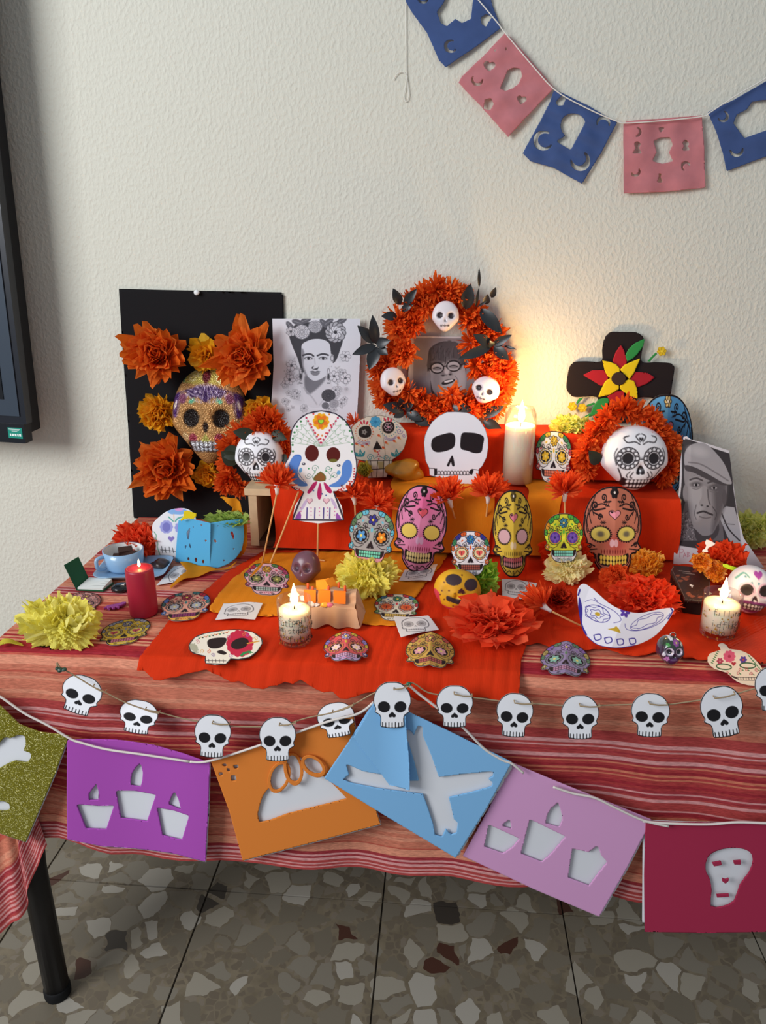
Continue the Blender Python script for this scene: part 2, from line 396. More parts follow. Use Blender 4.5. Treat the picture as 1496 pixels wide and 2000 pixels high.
def blossom(name, label, cat, c, r, cols, axis=(0, -1, .1), kind='point', layers=BIG, seed=0, group=None, squash=None, parts=True, wide=1., parent=None, core=None, zmin=None, jit=.12):
    """tissue flower: every petal a part (parts=True) or one crumpled mesh"""
    g = np.random.default_rng(seed); c = np.asarray(c, float); sq = squash or (1, 1, 1)
    cols = [cols] if isinstance(cols, str) else cols
    if parts:
        t = parent or thing(name, label, cat, c, group)
        for d, ln in flower_dirs(layers, axis, g, jit):
            if zmin is not None and c[2] + d[2] * r * ln * sq[2] < zmin: continue
            x, y, z = basis(d, axis); x, y, z = x * (r * wide), y * (r * .9), z * (r * ln)
            m = Matrix([[*(q[i] * sq[i] for q in (x, y, z)), c[i]] for i in range(3)] + [[0, 0, 0, 1]])
            inst('petal', petal_mesh(kind, int(g.integers(6)), cols[int(g.integers(len(cols)))]), t, m)
        return t
    V = []; Fc = []; mi = []
    if core:
        V_, Fc = crumple(c, np.array(sq) * r * core[0], seed, core[1], core[2] if len(core) > 2 else 0.)
        if zmin is not None: V_[:, 2] = np.maximum(V_[:, 2], zmin)
        V = list(V_); mi = [0] * len(Fc); Fc = list(Fc)
    for d, ln in flower_dirs(layers, axis, g, jit):
        v, f = petals(kind)[int(g.integers(6))]; x, y, z = (np.array(q) for q in basis(d, axis))
        ph = g.normal(size=3) * .06
        q = (v[:, :1] * x * wide + v[:, 1:2] * y * .9 + v[:, 2:] * z * ln + ph) * r * np.array(sq) + c
        if zmin is not None: q[:, 2] = np.maximum(q[:, 2], zmin + .0015 * g.uniform(0, 1, len(q)))
        k = len(V); V += list(q); Fc += [[i + k for i in e] for e in f]; mi += [int(g.integers(len(cols)))] * len(f)
    o = obj(name, V, Fc, None, parent, mats=[tissue(q) for q in cols], midx=mi)
    if not parent: tag(o, label, cat, group)
    return o
def fringe_vf(seed, n=70, cone=80, wd=.07):
    g = np.random.default_rng(seed); V = []; Fc = []
    for k in range(n):
        p = math.radians(cone) * math.sqrt(g.uniform(0, 1)); a = g.uniform(0, 2 * PI)
        d = np.array([math.sin(p) * math.cos(a), math.sin(p) * math.sin(a), math.cos(p)]); s = np.cross(d, g.normal(size=3)); s /= np.linalg.norm(s)
        b = np.cross(s, d); L = g.uniform(.75, 1.1); cu = g.normal() * .22; w_ = wd * g.uniform(.7, 1.4); m = len(V)
        for t, ww in ((.12, .5), (.5, .9), (.8, 1.), (1., .45)):
            q = d * L * t + b * cu * t * t + np.array([0, 0, .06 * t * t]); V += [q - s * w_ * ww, q + s * w_ * ww]
        Fc += [[m + 2 * i, m + 2 * i + 1, m + 2 * i + 3, m + 2 * i + 2] for i in range(3)]
    return np.array(V), Fc
FME = {}
def fringe_mesh(i, col, n=70, cone=80, wd=.07):
    k = (i, col, n, cone, wd)
    if k not in FME: v, f = fringe_vf(i + 5, n, cone, wd); FME[k] = make_mesh('fringe_shape', v, f, tissue(col))
    return FME[k]
def put_fringe(name, parent, c, r, axis, col, i=0, n=70, cone=80, wd=.07, spin=0.):
    x, y, z = basis(axis, (.3, .2, 1)); R = Matrix.Rotation(spin, 4, 'Z')
    m = Matrix([[x[k] * r, y[k] * r, z[k] * r, c[k]] for k in range(3)] + [[0, 0, 0, 1]]) @ R
    return inst(name, fringe_mesh(i, col, n, cone, wd), parent, m)
def leaf(name, base, tip, width, mat, parent, bend=.15, nrm=(0, -1, .2), n=8):
    base, tip = np.asarray(base, float), np.asarray(tip, float); d = tip - base; L = np.linalg.norm(d); z = d / L
    nv = np.array(nrm, float); nv -= z * (nv @ z); nv /= np.linalg.norm(nv); s = np.cross(nv, z); V = []; Fc = []
    for j in range(n + 1):
        t = j / n; ww = width / 2 * math.sin(PI * t ** .85) ** .8 if 0 < t < 1 else width * .02; p = base + d * t + nv * L * bend * math.sin(PI * t)
        V += [p - s * ww + nv * ww * .35, p, p + s * ww + nv * ww * .35]
    for j in range(n): a = 3 * j; Fc += [[a, a + 1, a + 4, a + 3], [a + 1, a + 2, a + 5, a + 4]]
    return obj(name, V, Fc, mat, parent, smooth=True)
def sm(a, b, x): t = np.clip((x - a) / (b - a), 0, 1); return t * t * (3 - 2 * t)
def skull3d(name, c, w, h, d, paint, base, yaw=0, pitch=0, roll=0, mat=None, parent=None, nr=56, na=120, back=1., eyes=(.40, .02, .24, .22), nose=.30, jaw=.42, teeth=.06, deep=.26, cheek=.08):
    """skull body from a sphere with its poles front and back; front is -Y; paint works in (-1..1, down positive)"""
    rr = np.linspace(.02, 1, nr) ; V = []
    ph = rr[:, None] * (PI - .03); th = np.linspace(0, 2 * PI, na, endpoint=False)[None]
    dx = np.sin(ph) * np.cos(th); dz = np.sin(ph) * np.sin(th); dy = -np.cos(ph) * np.ones_like(th)
    x = np.sign(dx) * np.abs(dx) ** .95; z = dz.copy(); y = dy.copy()
    y = np.where(y < 0, -np.abs(y) ** .6, y); low = sm(-.05, -1.05, z); x = x * (1 - jaw * low); y = np.where(y > 0, y * (1 - .45 * low) * back, y * (1 - .12 * low))
    x = x + cheek * np.sign(x) * np.exp(-((z + .22) / .16) ** 2) * np.clip(np.abs(dx) * 1.3, 0, 1)
    fr_ = sm(.25, -.25, y)
    ex, ev, erx, ery = eyes
    for s in (-1, 1):
        k = ((x - s * ex) / erx) ** 2 + ((z + ev) / ery) ** 2; y = y + deep * np.exp(-k ** 1.5) * fr_
    k = (x / .1) ** 2 + ((z + nose) / .13) ** 2; y = y + .13 * np.exp(-k) * fr_
    k = (x / .4) ** 2 + ((z + .62) / .22) ** 2; y = y - teeth * np.exp(-k) * fr_
    U, Vv = x.ravel(), -z.ravel()
    ink = Ink(U, Vv, base, .012); paint(ink); bk = (dy.ravel() > .15); ink.c[bk] = hx(base)
    R = Matrix.Rotation(math.radians(yaw), 3, 'Z') @ Matrix.Rotation(math.radians(pitch), 3, 'X') @ Matrix.Rotation(math.radians(roll), 3, 'Y')
    P = np.stack([x.ravel() * w / 2, y.ravel() * d / 2, z.ravel() * h / 2], 1) @ np.array(R).T + np.asarray(c)
    q = []
    for i in range(nr - 1):
        a = i * na + np.arange(na); b = i * na + (np.arange(na) + 1) % na; q.append(np.stack([a, b, b + na, a + na], 1))
    f = [list(e) for e in np.concatenate(q)] + [list(range(na))[::-1], list(range((nr - 1) * na, nr * na))]
    return obj(name, P, f, mat or PLAST(), parent, ink.c, smooth=True)
def string(name, P, r, mat, parent=None, n=6, smn=6):
    v, f = tube_vf(cr(P, smn) if smn else P, r, n); return obj(name, v, f, mat, parent, smooth=True)
# ------------------------------------------------------------------ the setting: wall, floor
def wall_mat():
    m, nt, b, n, l = nodes_of('cream_textured_plaster')
    g = n.new('ShaderNodeNewGeometry'); t = n.new('ShaderNodeTexNoise'); t.inputs['Scale'].default_value = 2.2; t.inputs['Detail'].default_value = 3; l.new(g.outputs['Position'], t.inputs['Vector'])
    cr_ = n.new('ShaderNodeValToRGB'); cr_.color_ramp.elements[0].color = (*lin(hx('d8d6c8')), 1); cr_.color_ramp.elements[1].color = (*lin(hx('dedccf')), 1)
    l.new(t.outputs[0], cr_.inputs[0]); l.new(cr_.outputs[0], b.inputs['Base Color']); b.inputs['Roughness'].default_value = .8; b.inputs['Specular IOR Level'].default_value = .2
    mp = n.new('ShaderNodeMapping'); mp.inputs['Scale'].default_value = (1, 1, .72); l.new(g.outputs['Position'], mp.inputs[0])
    t2 = n.new('ShaderNodeTexNoise'); t2.inputs['Scale'].default_value = 150; t2.inputs['Detail'].default_value = 2.5; t2.inputs['Roughness'].default_value = .45; l.new(mp.outputs[0], t2.inputs['Vector'])
    r2 = n.new('ShaderNodeValToRGB'); r2.color_ramp.elements[0].position = .42; r2.color_ramp.elements[1].position = .68; l.new(t2.outputs[0], r2.inputs[0])
    bp = n.new('ShaderNodeBump'); bp.inputs['Strength'].default_value = .42; bp.inputs['Distance'].default_value = .0016; l.new(r2.outputs[0], bp.inputs['Height']); l.new(bp.outputs[0], b.inputs['Normal'])
    return m
tag(MB().box(-3.2, 3.2, WALL, WALL + .12, 0, 2.8).obj('wall_back', wall_mat()), kind='structure')
def terrazzo():
    m, nt, b, n, l = nodes_of('terrazzo')
    g = n.new('ShaderNodeNewGeometry'); mp = n.new('ShaderNodeMapping'); mp.inputs['Rotation'].default_value = (0, 0, .5); l.new(g.outputs['Position'], mp.inputs[0])
    def vor(scale, feat, seed):
        m2 = n.new('ShaderNodeMapping'); m2.inputs['Location'].default_value = (seed, seed * .7, 0); l.new(mp.outputs[0], m2.inputs[0])
        ns = n.new('ShaderNodeTexNoise'); ns.inputs['Scale'].default_value = 22; ns.inputs['Detail'].default_value = 2; l.new(m2.outputs[0], ns.inputs['Vector'])
        ad = n.new('ShaderNodeMixRGB'); ad.blend_type = 'ADD'; ad.inputs[0].default_value = .035; l.new(m2.outputs[0], ad.inputs[1]); l.new(ns.outputs['Color'], ad.inputs[2])
        v = n.new('ShaderNodeTexVoronoi'); v.voronoi_dimensions = '2D'; v.feature = feat; v.inputs['Scale'].default_value = scale; v.inputs['Randomness'].default_value = .95; l.new(ad.outputs[0], v.inputs['Vector']); return v
    def chips(scale, seed, gap, stops):
        c = vor(scale, 'F1', seed); e = vor(scale, 'DISTANCE_TO_EDGE', seed)
        sp = n.new('ShaderNodeSeparateColor'); l.new(c.outputs['Color'], sp.inputs[0])
        r = n.new('ShaderNodeValToRGB'); r.color_ramp.interpolation = 'CONSTANT'; els = r.color_ramp.elements
        for i, (p, q) in enumerate(stops):
            el = els[i] if i < 2 else els.new(p)
            el.position = p; el.color = (*lin(hx(q)), 1)
        l.new(sp.outputs[0], r.inputs[0])
        # width of the gap varies from chip to chip
        ma = n.new('ShaderNodeMath'); ma.operation = 'MULTIPLY'; ma.inputs[1].default_value = gap * 2; l.new(sp.outputs[1], ma.inputs[0])
        gt = n.new('ShaderNodeMath'); gt.operation = 'GREATER_THAN'; l.new(e.outputs['Distance'], gt.inputs[0]); l.new(ma.outputs[0], gt.inputs[1])
        pr = n.new('ShaderNodeMath'); pr.operation = 'GREATER_THAN'; pr.inputs[1].default_value = .16; l.new(sp.outputs[2], pr.inputs[0])
        mu = n.new('ShaderNodeMath'); mu.operation = 'MULTIPLY'; l.new(gt.outputs[0], mu.inputs[0]); l.new(pr.outputs[0], mu.inputs[1])
        return r.outputs[0], mu.outputs[0]
    t = n.new('ShaderNodeTexNoise'); t.inputs['Scale'].default_value = 30; t.inputs['Detail'].default_value = 6; l.new(mp.outputs[0], t.inputs['Vector'])
    bs = n.new('ShaderNodeValToRGB'); bs.color_ramp.elements[0].color = (*lin(hx('6e6453')), 1); bs.color_ramp.elements[1].color = (*lin(hx('807562')), 1); bs.color_ramp.elements[0].position = .35; bs.color_ramp.elements[1].position = .65
    l.new(t.outputs[0], bs.inputs[0]); src = bs.outputs[0]
    for sc, seed, gap, st in ((60, 3.1, .12, [(0, '6b6153'), (.5, '7d7365'), (.75, '706657')]), (21, .37, .10, [(0, '70685a'), (.2, '817a6d'), (.42, '979082'), (.62, '776f61'), (.8, 'a59f94'), (.92, '4c3027'), (.96, '403a34')])):
        c, msk = chips(sc, seed, gap, st); mx = n.new('ShaderNodeMixRGB'); l.new(msk, mx.inputs[0]); l.new(src, mx.inputs[1]); l.new(c, mx.inputs[2]); src = mx.outputs[0]
    l.new(src, b.inputs['Base Color']); b.inputs['Roughness'].default_value = .38; b.inputs['Specular IOR Level'].default_value = .35; return m
fl = tag(MB().box(-3.2, 3.2, -3, WALL, -.06, -.003).obj('floor', M('dark_grout', '3a352e', .9)), kind='structure')
TL = .376; tv = MB(); hb = TL / 2 - .0012; tv.hexa([(-hb, -hb, -.003), (hb, -hb, -.003), (hb, hb, -.003), (-hb, hb, -.003), (-hb + .0008, -hb + .0008, 0), (hb - .0008, -hb + .0008, 0), (hb - .0008, hb - .0008, 0), (-hb + .0008, hb - .0008, 0)])
tme = make_mesh('tile_shape', tv.v, tv.f, terrazzo())
for i in range(-4, 5):
    for j in range(-4, 1):
        yc = 1.203 + TL * (j + .5)
        if j == 0: inst('tile', tme, fl, Matrix.Translation((-.476 + TL * (i + .5), 1.203 + (WALL - 1.203) / 2, 0)) @ Matrix.Diagonal((1, (WALL - 1.203) / TL, 1, 1)))
        else: inst('tile', tme, fl, Matrix.Translation((-.476 + TL * (i + .5), yc, 0)))

# ------------------------------------------------------------------ table and striped cloth
TX0, TX1, TY0, TY1 = -.655, .82, .917, 1.50
tb = thing('table', 'long table on black round metal legs standing under the striped cloth', 'table', ((TX0 + TX1) / 2, 1.2, 0))
bk = M('black_metal', '17161a', .42, spec=.4)
MB().box(TX0 + .004, TX1 - .004, TY0 + .004, TY1, ZT - .03, ZT - .002).obj('table_top', M('table_laminate', 'b09468', .5), tb)
ft = atZ(102, 1962, 0)
for x, y, tx in ((ft[0], ft[1] + .022, -.022), (TX1 - .04, ft[1] + .02, .02), (ft[0], TY1 - .06, -.02), (TX1 - .04, TY1 - .06, .02)):
    lg = MB().tube([(x, y, .02), (x, y, .3), (x + tx * -1.3, y + .015, ZT - .03)], .0215, 20).obj('leg', bk, tb, True)
    MB().lathe([(.0225, 0), (.0235, .004), (.0235, .018), (.0215, .022)], (x, y, 0), 20).obj('foot_cap', M('black_rubber', '101012', .8), lg, True)
g = np.random.default_rng(3)
def stripe_rows(v):
    """thread colours of the woven cloth by distance from the front fold (down positive)"""
    bands = [(-.70, 'R'), (-.56, 'O'), (-.52, 'R'), (-.47, 'O'), (-.40, 'P'), (-.36, 'O'), (-.31, 'R'), (-.265, 'O'), (-.225, 'P'), (-.195, 'O'), (-.155, 'R'), (-.125, 'O'), (-.055, 'L'), (-.018, 'D'), (0.0, 'O'), (.078, 'P'), (.13, 'R'), (.165, 'P'), (.20, 'R'), (.255, 'O'), (.325, 'P'), (.6, 'O'), (.7, 'P'), (.9, 'R')]
    C_ = {'O': ('cc7a62', 'd98f74', 'bb5a4a'), 'R': ('ad4040', 'cf7a60', '9c3038'), 'P': ('b04846', 'd99a98', 'a23a40'), 'L': ('a83238', 'de9c7c', 'b84442'), 'D': ('a42d38', 'a83440', '9c2834')}
    out = np.zeros((len(v), 3)); q = 0; nxt = -9; cur = None
    for i, t in enumerate(v):
        k = [b for a, b in bands if t >= a][-1]; c = C_[k]
        if t >= nxt:
            r_ = g.uniform(); cur = c[0] if r_ < .42 else c[1] if r_ < .84 else c[2]; nxt = t + g.uniform(.0018, .0055 if k != 'O' else .005)
            if k in 'RPL' and cur == c[1]: nxt = t + g.uniform(.0014, .0028)
        out[i] = hx(cur)
    return out
def cloth_mat():
    m = M('striped_woven_cotton', vc=True, rough=.95, spec=.05); nt = m.node_tree; n, l = nt.nodes, nt.links; b = n['Principled BSDF']
    ge = n.new('ShaderNodeNewGeometry'); mp = n.new('ShaderNodeMapping'); mp.inputs['Scale'].default_value = (60, 300, 420); l.new(ge.outputs['Position'], mp.inputs[0])
    t = n.new('ShaderNodeTexNoise'); t.inputs['Scale'].default_value = 1.6; t.inputs['Detail'].default_value = 3; l.new(mp.outputs[0], t.inputs['Vector'])
    mr = n.new('ShaderNodeMapRange'); mr.inputs[1].default_value = .3; mr.inputs[2].default_value = .7; mr.inputs[3].default_value = .72; mr.inputs[4].default_value = 1.22; l.new(t.outputs[0], mr.inputs[0])
    mx = n.new('ShaderNodeVectorMath'); mx.operation = 'SCALE'; at = [q for q in n if q.bl_idname == 'ShaderNodeAttribute'][0]
    l.new(at.outputs['Color'], mx.inputs[0]); l.new(mr.outputs[0], mx.inputs['Scale']); l.new(mx.outputs[0], b.inputs['Base Color'])
    bp = n.new('ShaderNodeBump'); bp.inputs['Strength'].default_value = .3; bp.inputs['Distance'].default_value = .0015; l.new(t.outputs[0], bp.inputs['Height']); l.new(bp.outputs[0], b.inputs['Normal']); return m
CM = cloth_mat()
tc_ = thing('tablecloth', 'red and orange striped woven cloth covering the table and hanging down its front', 'tablecloth', (.08, 1.2, ZT))
hem_px = pts('40,1648 71,1652 110,1650 150,1658 215,1684 300,1692 430,1688 560,1697 750,1716 880,1722 1000,1737 1110,1745 1250,1772 1350,1782 1700,1812')
hq = np.array([atY(x, y, .897) for x, y in hem_px])
xs = np.linspace(TX0 - .012, TX1, 90); dv = .0013
vt = np.arange(-(TY1 - TY0), 0, dv * 1.5); tt = np.linspace(0, 1, 300)
hemz = np.interp(xs, hq[:, 0], hq[:, 2])
rows = []; vv = []
wob = .0012 * (np.sin(xs * 23) + np.sin(xs * 51 + 1))
for v_ in vt: rows.append(np.stack([xs, np.full_like(xs, TY0 - v_), ZT + .0015 + 0 * xs + .0006 * np.sin(xs * 31 + v_ * 40)], 1)); vv.append(v_)
for t in tt:
    z = ZT + .0015 - t * (ZT - hemz); dep = t * .36
    fo = .5 + .5 * np.sin(xs * 14 + 1.5 * np.sin(xs * 5)) ; y = TY0 - .006 * min(1, t * 20) - .012 * t * fo - .004 * np.sin(xs * 37 + 3) * t + wob
    rows.append(np.stack([xs, y, z], 1)); vv.append(dep)
R_ = np.array(rows); nr_, nc_ = R_.shape[:2]; rc = stripe_rows(np.array(vv))
q = (np.arange(nr_ - 1)[:, None] * nc_ + np.arange(nc_ - 1)[None]).ravel()
obj('cloth_panel', R_.reshape(-1, 3), np.stack([q, q + nc_, q + nc_ + 1, q + 1], 1), CM, tc_, np.repeat(rc, nc_, 0), smooth=True)
# left corner of the cloth, flaring out in folds past the leg, and the side drop
K0 = np.array([TX0 - .012, TY0 - .008, ZT])
hp = [atY(92, 1650, .905), atY(74, 1690, .902), atY(56, 1735, .899), atY(50, 1780, .894), atY(25, 1802, .892), atY(-12, 1830, .888), atY(-60, 1825, .895), atY(-110, 1770, .94), np.array([TX0 - .06, 1.12, .40]), np.array([TX0 - .05, 1.3, .42]), np.array([TX0 - .05, 1.5, .42])]
hc = cr(hp, 8); tp = np.array([K0 if i < 58 else K0 + (np.array([TX0 - .012, 1.5, ZT]) - K0) * min(1, (i - 58) / (len(hc) - 59)) for i in range(len(hc))])
tr_ = np.linspace(0, 1, 200); G_ = np.array([tp * (1 - t) + hc * t + np.outer(np.sin(np.arange(len(hc)) * .5) * .004 * t, [0, -1, 0]) for t in tr_]); n1, n2 = G_.shape[:2]
q = (np.arange(n1 - 1)[:, None] * n2 + np.arange(n2 - 1)[None]).ravel(); rc = stripe_rows(tr_ * .42)
obj('corner_drape', G_.reshape(-1, 3), np.stack([q, q + n2, q + n2 + 1, q + 1], 1), CM, tc_, np.repeat(rc, n2, 0), smooth=True)

# ------------------------------------------------------------------ crepe paper runners
def crepe(col): return M('crepe_' + col, col, rough=.8, spec=.12, transl=.1, var=.06, bump=(1., .35, .0012, 'NOISE', (420, 60, 60)))
RED, YEL = 'd8350f', 'e58a1e'
def over(z):
    def f(x, y):
        Y = atZ(x, y, z)[:, 1]; return -np.clip(TY0 - .004 - Y, 0, 1) * 1.1
    return f
def crep_bend(z, amp, seed, k=.03):
    a, b = over(z), wav(amp, k, seed); r_ = np.random.default_rng(seed); q = r_.uniform(40, 210, 9); o_ = r_.uniform(0, 6, 9)
    def f(x, y):
        W = atZ(x, y, z); X = W[:, 0] - .12 * (W[:, 1] - 1.1); c_ = sum(np.sin(X * q[i] + o_[i]) for i in range(9)) / 9
        return a(x, y) + amp * 1.1 + b(x, y) * .4 + .0028 * np.abs(c_) ** .7
    return f
def jag(P, amp, seed):
    r_ = np.random.default_rng(seed); return [(x + r_.normal() * amp * .4, y + r_.normal() * amp) for x, y in P]
edge = jag([(265 + 750 * t, 1294 + 47 * t + 4 * math.sin(26 * t)) for t in np.linspace(0, 1, 50)], 1.3, 2)
tag(sheet('crepe_runner', pts('520,1074 760,1076 1040,1082 1062,1150 1035,1245 1018,1290') + edge[::-1] + pts('330,1215 440,1120'), PZ(ZT + .0035), bend=crep_bend(ZT + .0035, .0012, 4), mat=crepe(RED), step=3), 'wide red crepe runner reaching from the steps to the front edge of the table', 'crepe paper')
tag(sheet('crepe_runner', pts('1030,1080 1330,1092 1400,1120 1500,1150 1500,1225 1440,1260') + jag([(1395 - 375 * t, 1288 - 24 * t + 5 * math.sin(19 * t)) for t in np.linspace(0, 1, 26)], 2, 5), PZ(ZT + .0048), bend=crep_bend(ZT + .0048, .0012, 9), mat=crepe(RED), step=4), 'red crepe sheet under the candle and pompoms on the right of the table', 'crepe paper')
yb = [(405 + 370 * t, 1196 + 26 * t + 4 * math.sin(9 * t)) for t in np.linspace(0, 1, 24)]
tag(sheet('crepe_runner', pts('520,1082 700,1076 880,1078 862,1105 832,1140 800,1185 778,1224') + jag(yb, .8, 3)[::-1] + pts('432,1155 455,1130 470,1122'), PZ(ZT + .0068), bend=crep_bend(ZT + .0068, .0009, 14), mat=crepe(YEL), step=4), 'yellow orange crepe sheet lying over the red runner', 'crepe paper')
tag(sheet('crepe_sheet', pts('1500,1195 1455,1225 1400,1278 1440,1288 1500,1295'), PZ(ZT + .0072), bend=lambda x, y: .0014 * np.sin((x * .6 + y * 1.2)), mat=crepe('d9452c'), step=1.5), 'pleated coral paper lying at the right edge of the table', 'crepe paper')

# ------------------------------------------------------------------ wooden crate and red covered step
BX0, BX1, BY0, BY1, BZ0, BZ1 = -.372, .44, 1.338, 1.505, ZT + .009, .868
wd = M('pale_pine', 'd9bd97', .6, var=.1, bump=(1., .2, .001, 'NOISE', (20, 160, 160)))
cb = thing('wooden_crate', 'pale pine crate lying on its side, left end uncovered beneath the painted white skull', 'crate', (0, 1.42, ZT))
MB().box(BX0 - .006, BX1, BY0 - .004, BY1, BZ1 - .013, BZ1).obj('top_board', wd, cb)
MB().box(BX0, BX0 + .016, BY0, BY1, BZ0, BZ1 - .0132).obj('side_board', wd, cb)
MB().box(BX1 - .016, BX1, BY0, BY1, BZ0, BZ1 - .0132).obj('side_board', wd, cb)
MB().box(BX0 + .0162, BX1 - .0162, BY1 - .012, BY1, BZ0 + .01, BZ1 - .0132).obj('back_board', M('inner_pine_shade', '5a3a2a', .7), cb)  # back and base boards: shade inside the crate put into the wood colour
MB().box(BX0 + .0162, BX1 - .0162, BY0, BY1, BZ0, BZ0 + .01).obj('base_board', M('inner_pine_shade', '5a3a2a', .7), cb)
def drape(name, label, x0, x1, prof, col, seed, amp=.003, nx=60):
    """cloth following a step profile of (y,z) points, gently wavy"""
    pr = cr(np.array(prof), 6); xs = np.linspace(x0, x1, nx); r_ = np.random.default_rng(seed); L = np.linspace(0, 1, len(pr)); V = []
    for j, (y, z) in enumerate(pr):
        wv = amp * np.sin(xs * 40 + r_.uniform(0, 6) * 0 + seed + 3 * L[j]) + amp * .6 * np.sin(xs * 95 + 2 * seed)
        V.append(np.stack([xs + .004 * np.sin(L[j] * 9 + seed), y - np.abs(wv) - .001, z + np.abs(wv) * .5 + .001], 1))
    V = np.array(V); a, b = V.shape[:2]; q = (np.arange(a - 1)[:, None] * b + np.arange(b - 1)[None]).ravel()
    return tag(obj(name, V.reshape(-1, 3), np.stack([q, q + 1, q + b + 1, q + b], 1), crepe(col), smooth=True), label, 'crepe paper')
XL = atY(533, 950, BY0)[0]
drape('crepe_cover', 'red crepe draped over the crate top and hanging down its front', XL, BX1, [(1.50, BZ1 + .001), (1.40, BZ1 + .001), (1.345, BZ1 + .001), (BY0 - .008, BZ1 - .006), (BY0 - .011, BZ1 - .05), (BY0 - .012, ZT + .03), (BY0 - .016, ZT + .012)], RED, 1)
def strip(label, xa, xb, seed):
    x0, x1 = atY(xa, 950, BY0)[0], atY(xb, 950, BY0)[0]
    drape('crepe_strip', label, x0, x1, [(1.42, BZ1 + .007), (1.37, BZ1 + .007), (1.345, BZ1 + .006), (BY0 - .015, BZ1 - .004), (BY0 - .018, BZ1 - .05), (BY0 - .021, ZT + .035), (BY0 - .024, ZT + .016)], YEL, seed, .0018, 24)
strip('yellow orange crepe strip hanging over the crate between the pink and golden masks', 765, 962, 3)
strip('yellow orange crepe strip hanging over the crate right of the golden mask', 1030, 1096, 5)
UY = 1.42; UZ = float(atY(960, 848, UY)[2]); ux0, ux1 = atY(700, 850, UY)[0], atY(1318, 870, UY)[0]
us = thing('raised_step', 'upper step wrapped in red crepe behind the white skull and tall candle', 'step', ((ux0 + ux1) / 2, 1.46, BZ1 + .005))
MB().box(ux0 + .004, ux1 - .004, UY + .006, BY1, BZ1 + .008, UZ - .003).obj('core_box', M('inner_pine_shade', '5a3a2a', .7), us)
pr = [(1.505, UZ), (1.45, UZ), (UY + .002, UZ - .001), (UY - .002, UZ - .02), (UY - .003, BZ1 + .04), (UY - .006, BZ1 + .009)]
d_ = drape('crepe_wrap', 'x', ux0, ux1, pr, RED, 2, .002); del d_['label'], d_['category']
d_.parent = us; d_.location = Vector(d_.location) - Vector(us.location)

# ------------------------------------------------------------------ television at the left
tvp = PY(1.44); b0 = tvp.at(62, 815); t0 = tvp.at(0, 289); e = (t0 - b0) / np.linalg.norm(t0 - b0); rt = np.array([-e[2], 0, e[0]]); rt = -rt if rt[0] > 0 else rt   # up along the edge, out to the left
fw = np.array([0, -1, 0]); low_ = -e
tv = thing('television', 'black wall-mounted television at the left edge with a small green sticker', 'television', b0 + low_ * .05)
def tbox(a0, a1, b_0, b_1, c0, c1):
    p = [b0 + rt * a + e * b + fw * c for c in (c0, c1) for a, b in ((a0, b_0), (a1, b_0), (a1, b_1), (a0, b_1))]; return MB().hexa(p)
tbox(.012, .7, -.035, 1.0, -.05, 0).obj('rear_case', M('tv_black', '121318', .4), tv)
tbox(0, .72, -.01, 1.02, 0, .022).obj('bezel_frame', M('tv_bezel', '1d2028', .3, coat=.3), tv)
tbox(.006, .72, -.05, -.0102, -.004, .024).obj('lower_strip', M('tv_strip', '191c22', .35), tv)
tbox(.012, .71, .006, 1.0, .0222, .0245).obj('inner_bezel', M('tv_inner_bezel', '39434f', .25, coat=.4), tv)
tbox(.040, .70, .040, .98, .0247, .0262).obj('screen', M('tv_screen', '0c0e12', .12, spec=.6), tv)
st = tbox(.010, .040, -.040, -.018, .0242, .0247).obj('sticker', M('teal_sticker', '1f8f7c', .4), tv); st['label'] = 'small green sticker with white print'
for k, (a, b, h_) in enumerate(((.014, -.0215, .0009), (.016, -.0236, .0007), (.020, -.0257, .0007))): tbox(a, .052 - a, b, b + h_, .0248, .0249).obj('print_line', M('white_print', 'e8f2ee', .5), st)
for a, wd_ in ((.013, .004), (.018, .003), (.0225, .004), (.028, .004), (.0335, .003)): tbox(a, a + wd_, -.0355, -.0305, .0248, .0249).obj('print_mark', M('white_print', 'e8f2ee', .5), st)
# ------------------------------------------------------------------ paper bunting on the wall
BP = PY(1.508)
tb_, tp_ = tissue('2a4a9e'), tissue('d9647a')
def pennant(label, outline, holes, col, seed, y=1.508):
    o = sheet('tissue_pennant', outline, PY(y + .0045), mat=tissue(col), step=2, thick=.0004, holes=holes,  bend=lambda x, y_, w_=wav(.0022, .06, seed): .001 + w_(x, y_))
    return tag(o, label, 'bunting', 'tissue paper pennants on the wall')
BLU, PNK = '5b74ac', 'e59ca2'
pennant('blue tissue pennant at the top, cut off by the upper edge of the picture', zA('25,-70 380,-100 410,20 445,110 340,190 225,268 200,245 150,130 90,50'),
    [zA(P_) for P_ in ('190,50 215,15 235,-30 300,-40 335,-10 330,25 325,75 290,92 262,76 228,105 205,92', '362,72 385,55 410,65 395,85 385,106 368,96')] + [zA(arc(245, 185, 27, 13, 20, 310)), zA(arc(135, -5, 22, 11, -10, 190))], BLU, 1, 1.509)
pennant('pink mottled tissue pennant hanging diagonally between two blue ones', zA('460,132 484,150 570,250 655,350 560,450 472,545 370,430 275,330 290,300 370,225'),
    [zA(arc(350, 318, 24, 11, -30, 240)), zA(heartpts(398, 262, 24, .1)), zA('470,280 495,268 520,272 528,300 515,330 490,350 462,362 440,352 455,318'), zA(heartpts(526, 396, 20, .2)), zA('380,395 405,390 415,415 400,440 375,432'), zA(arc(455, 195, 12, 7, -80, 60)), zA(arc(425, 208, 12, 7, 150, 300))], PNK, 2, 1.507)
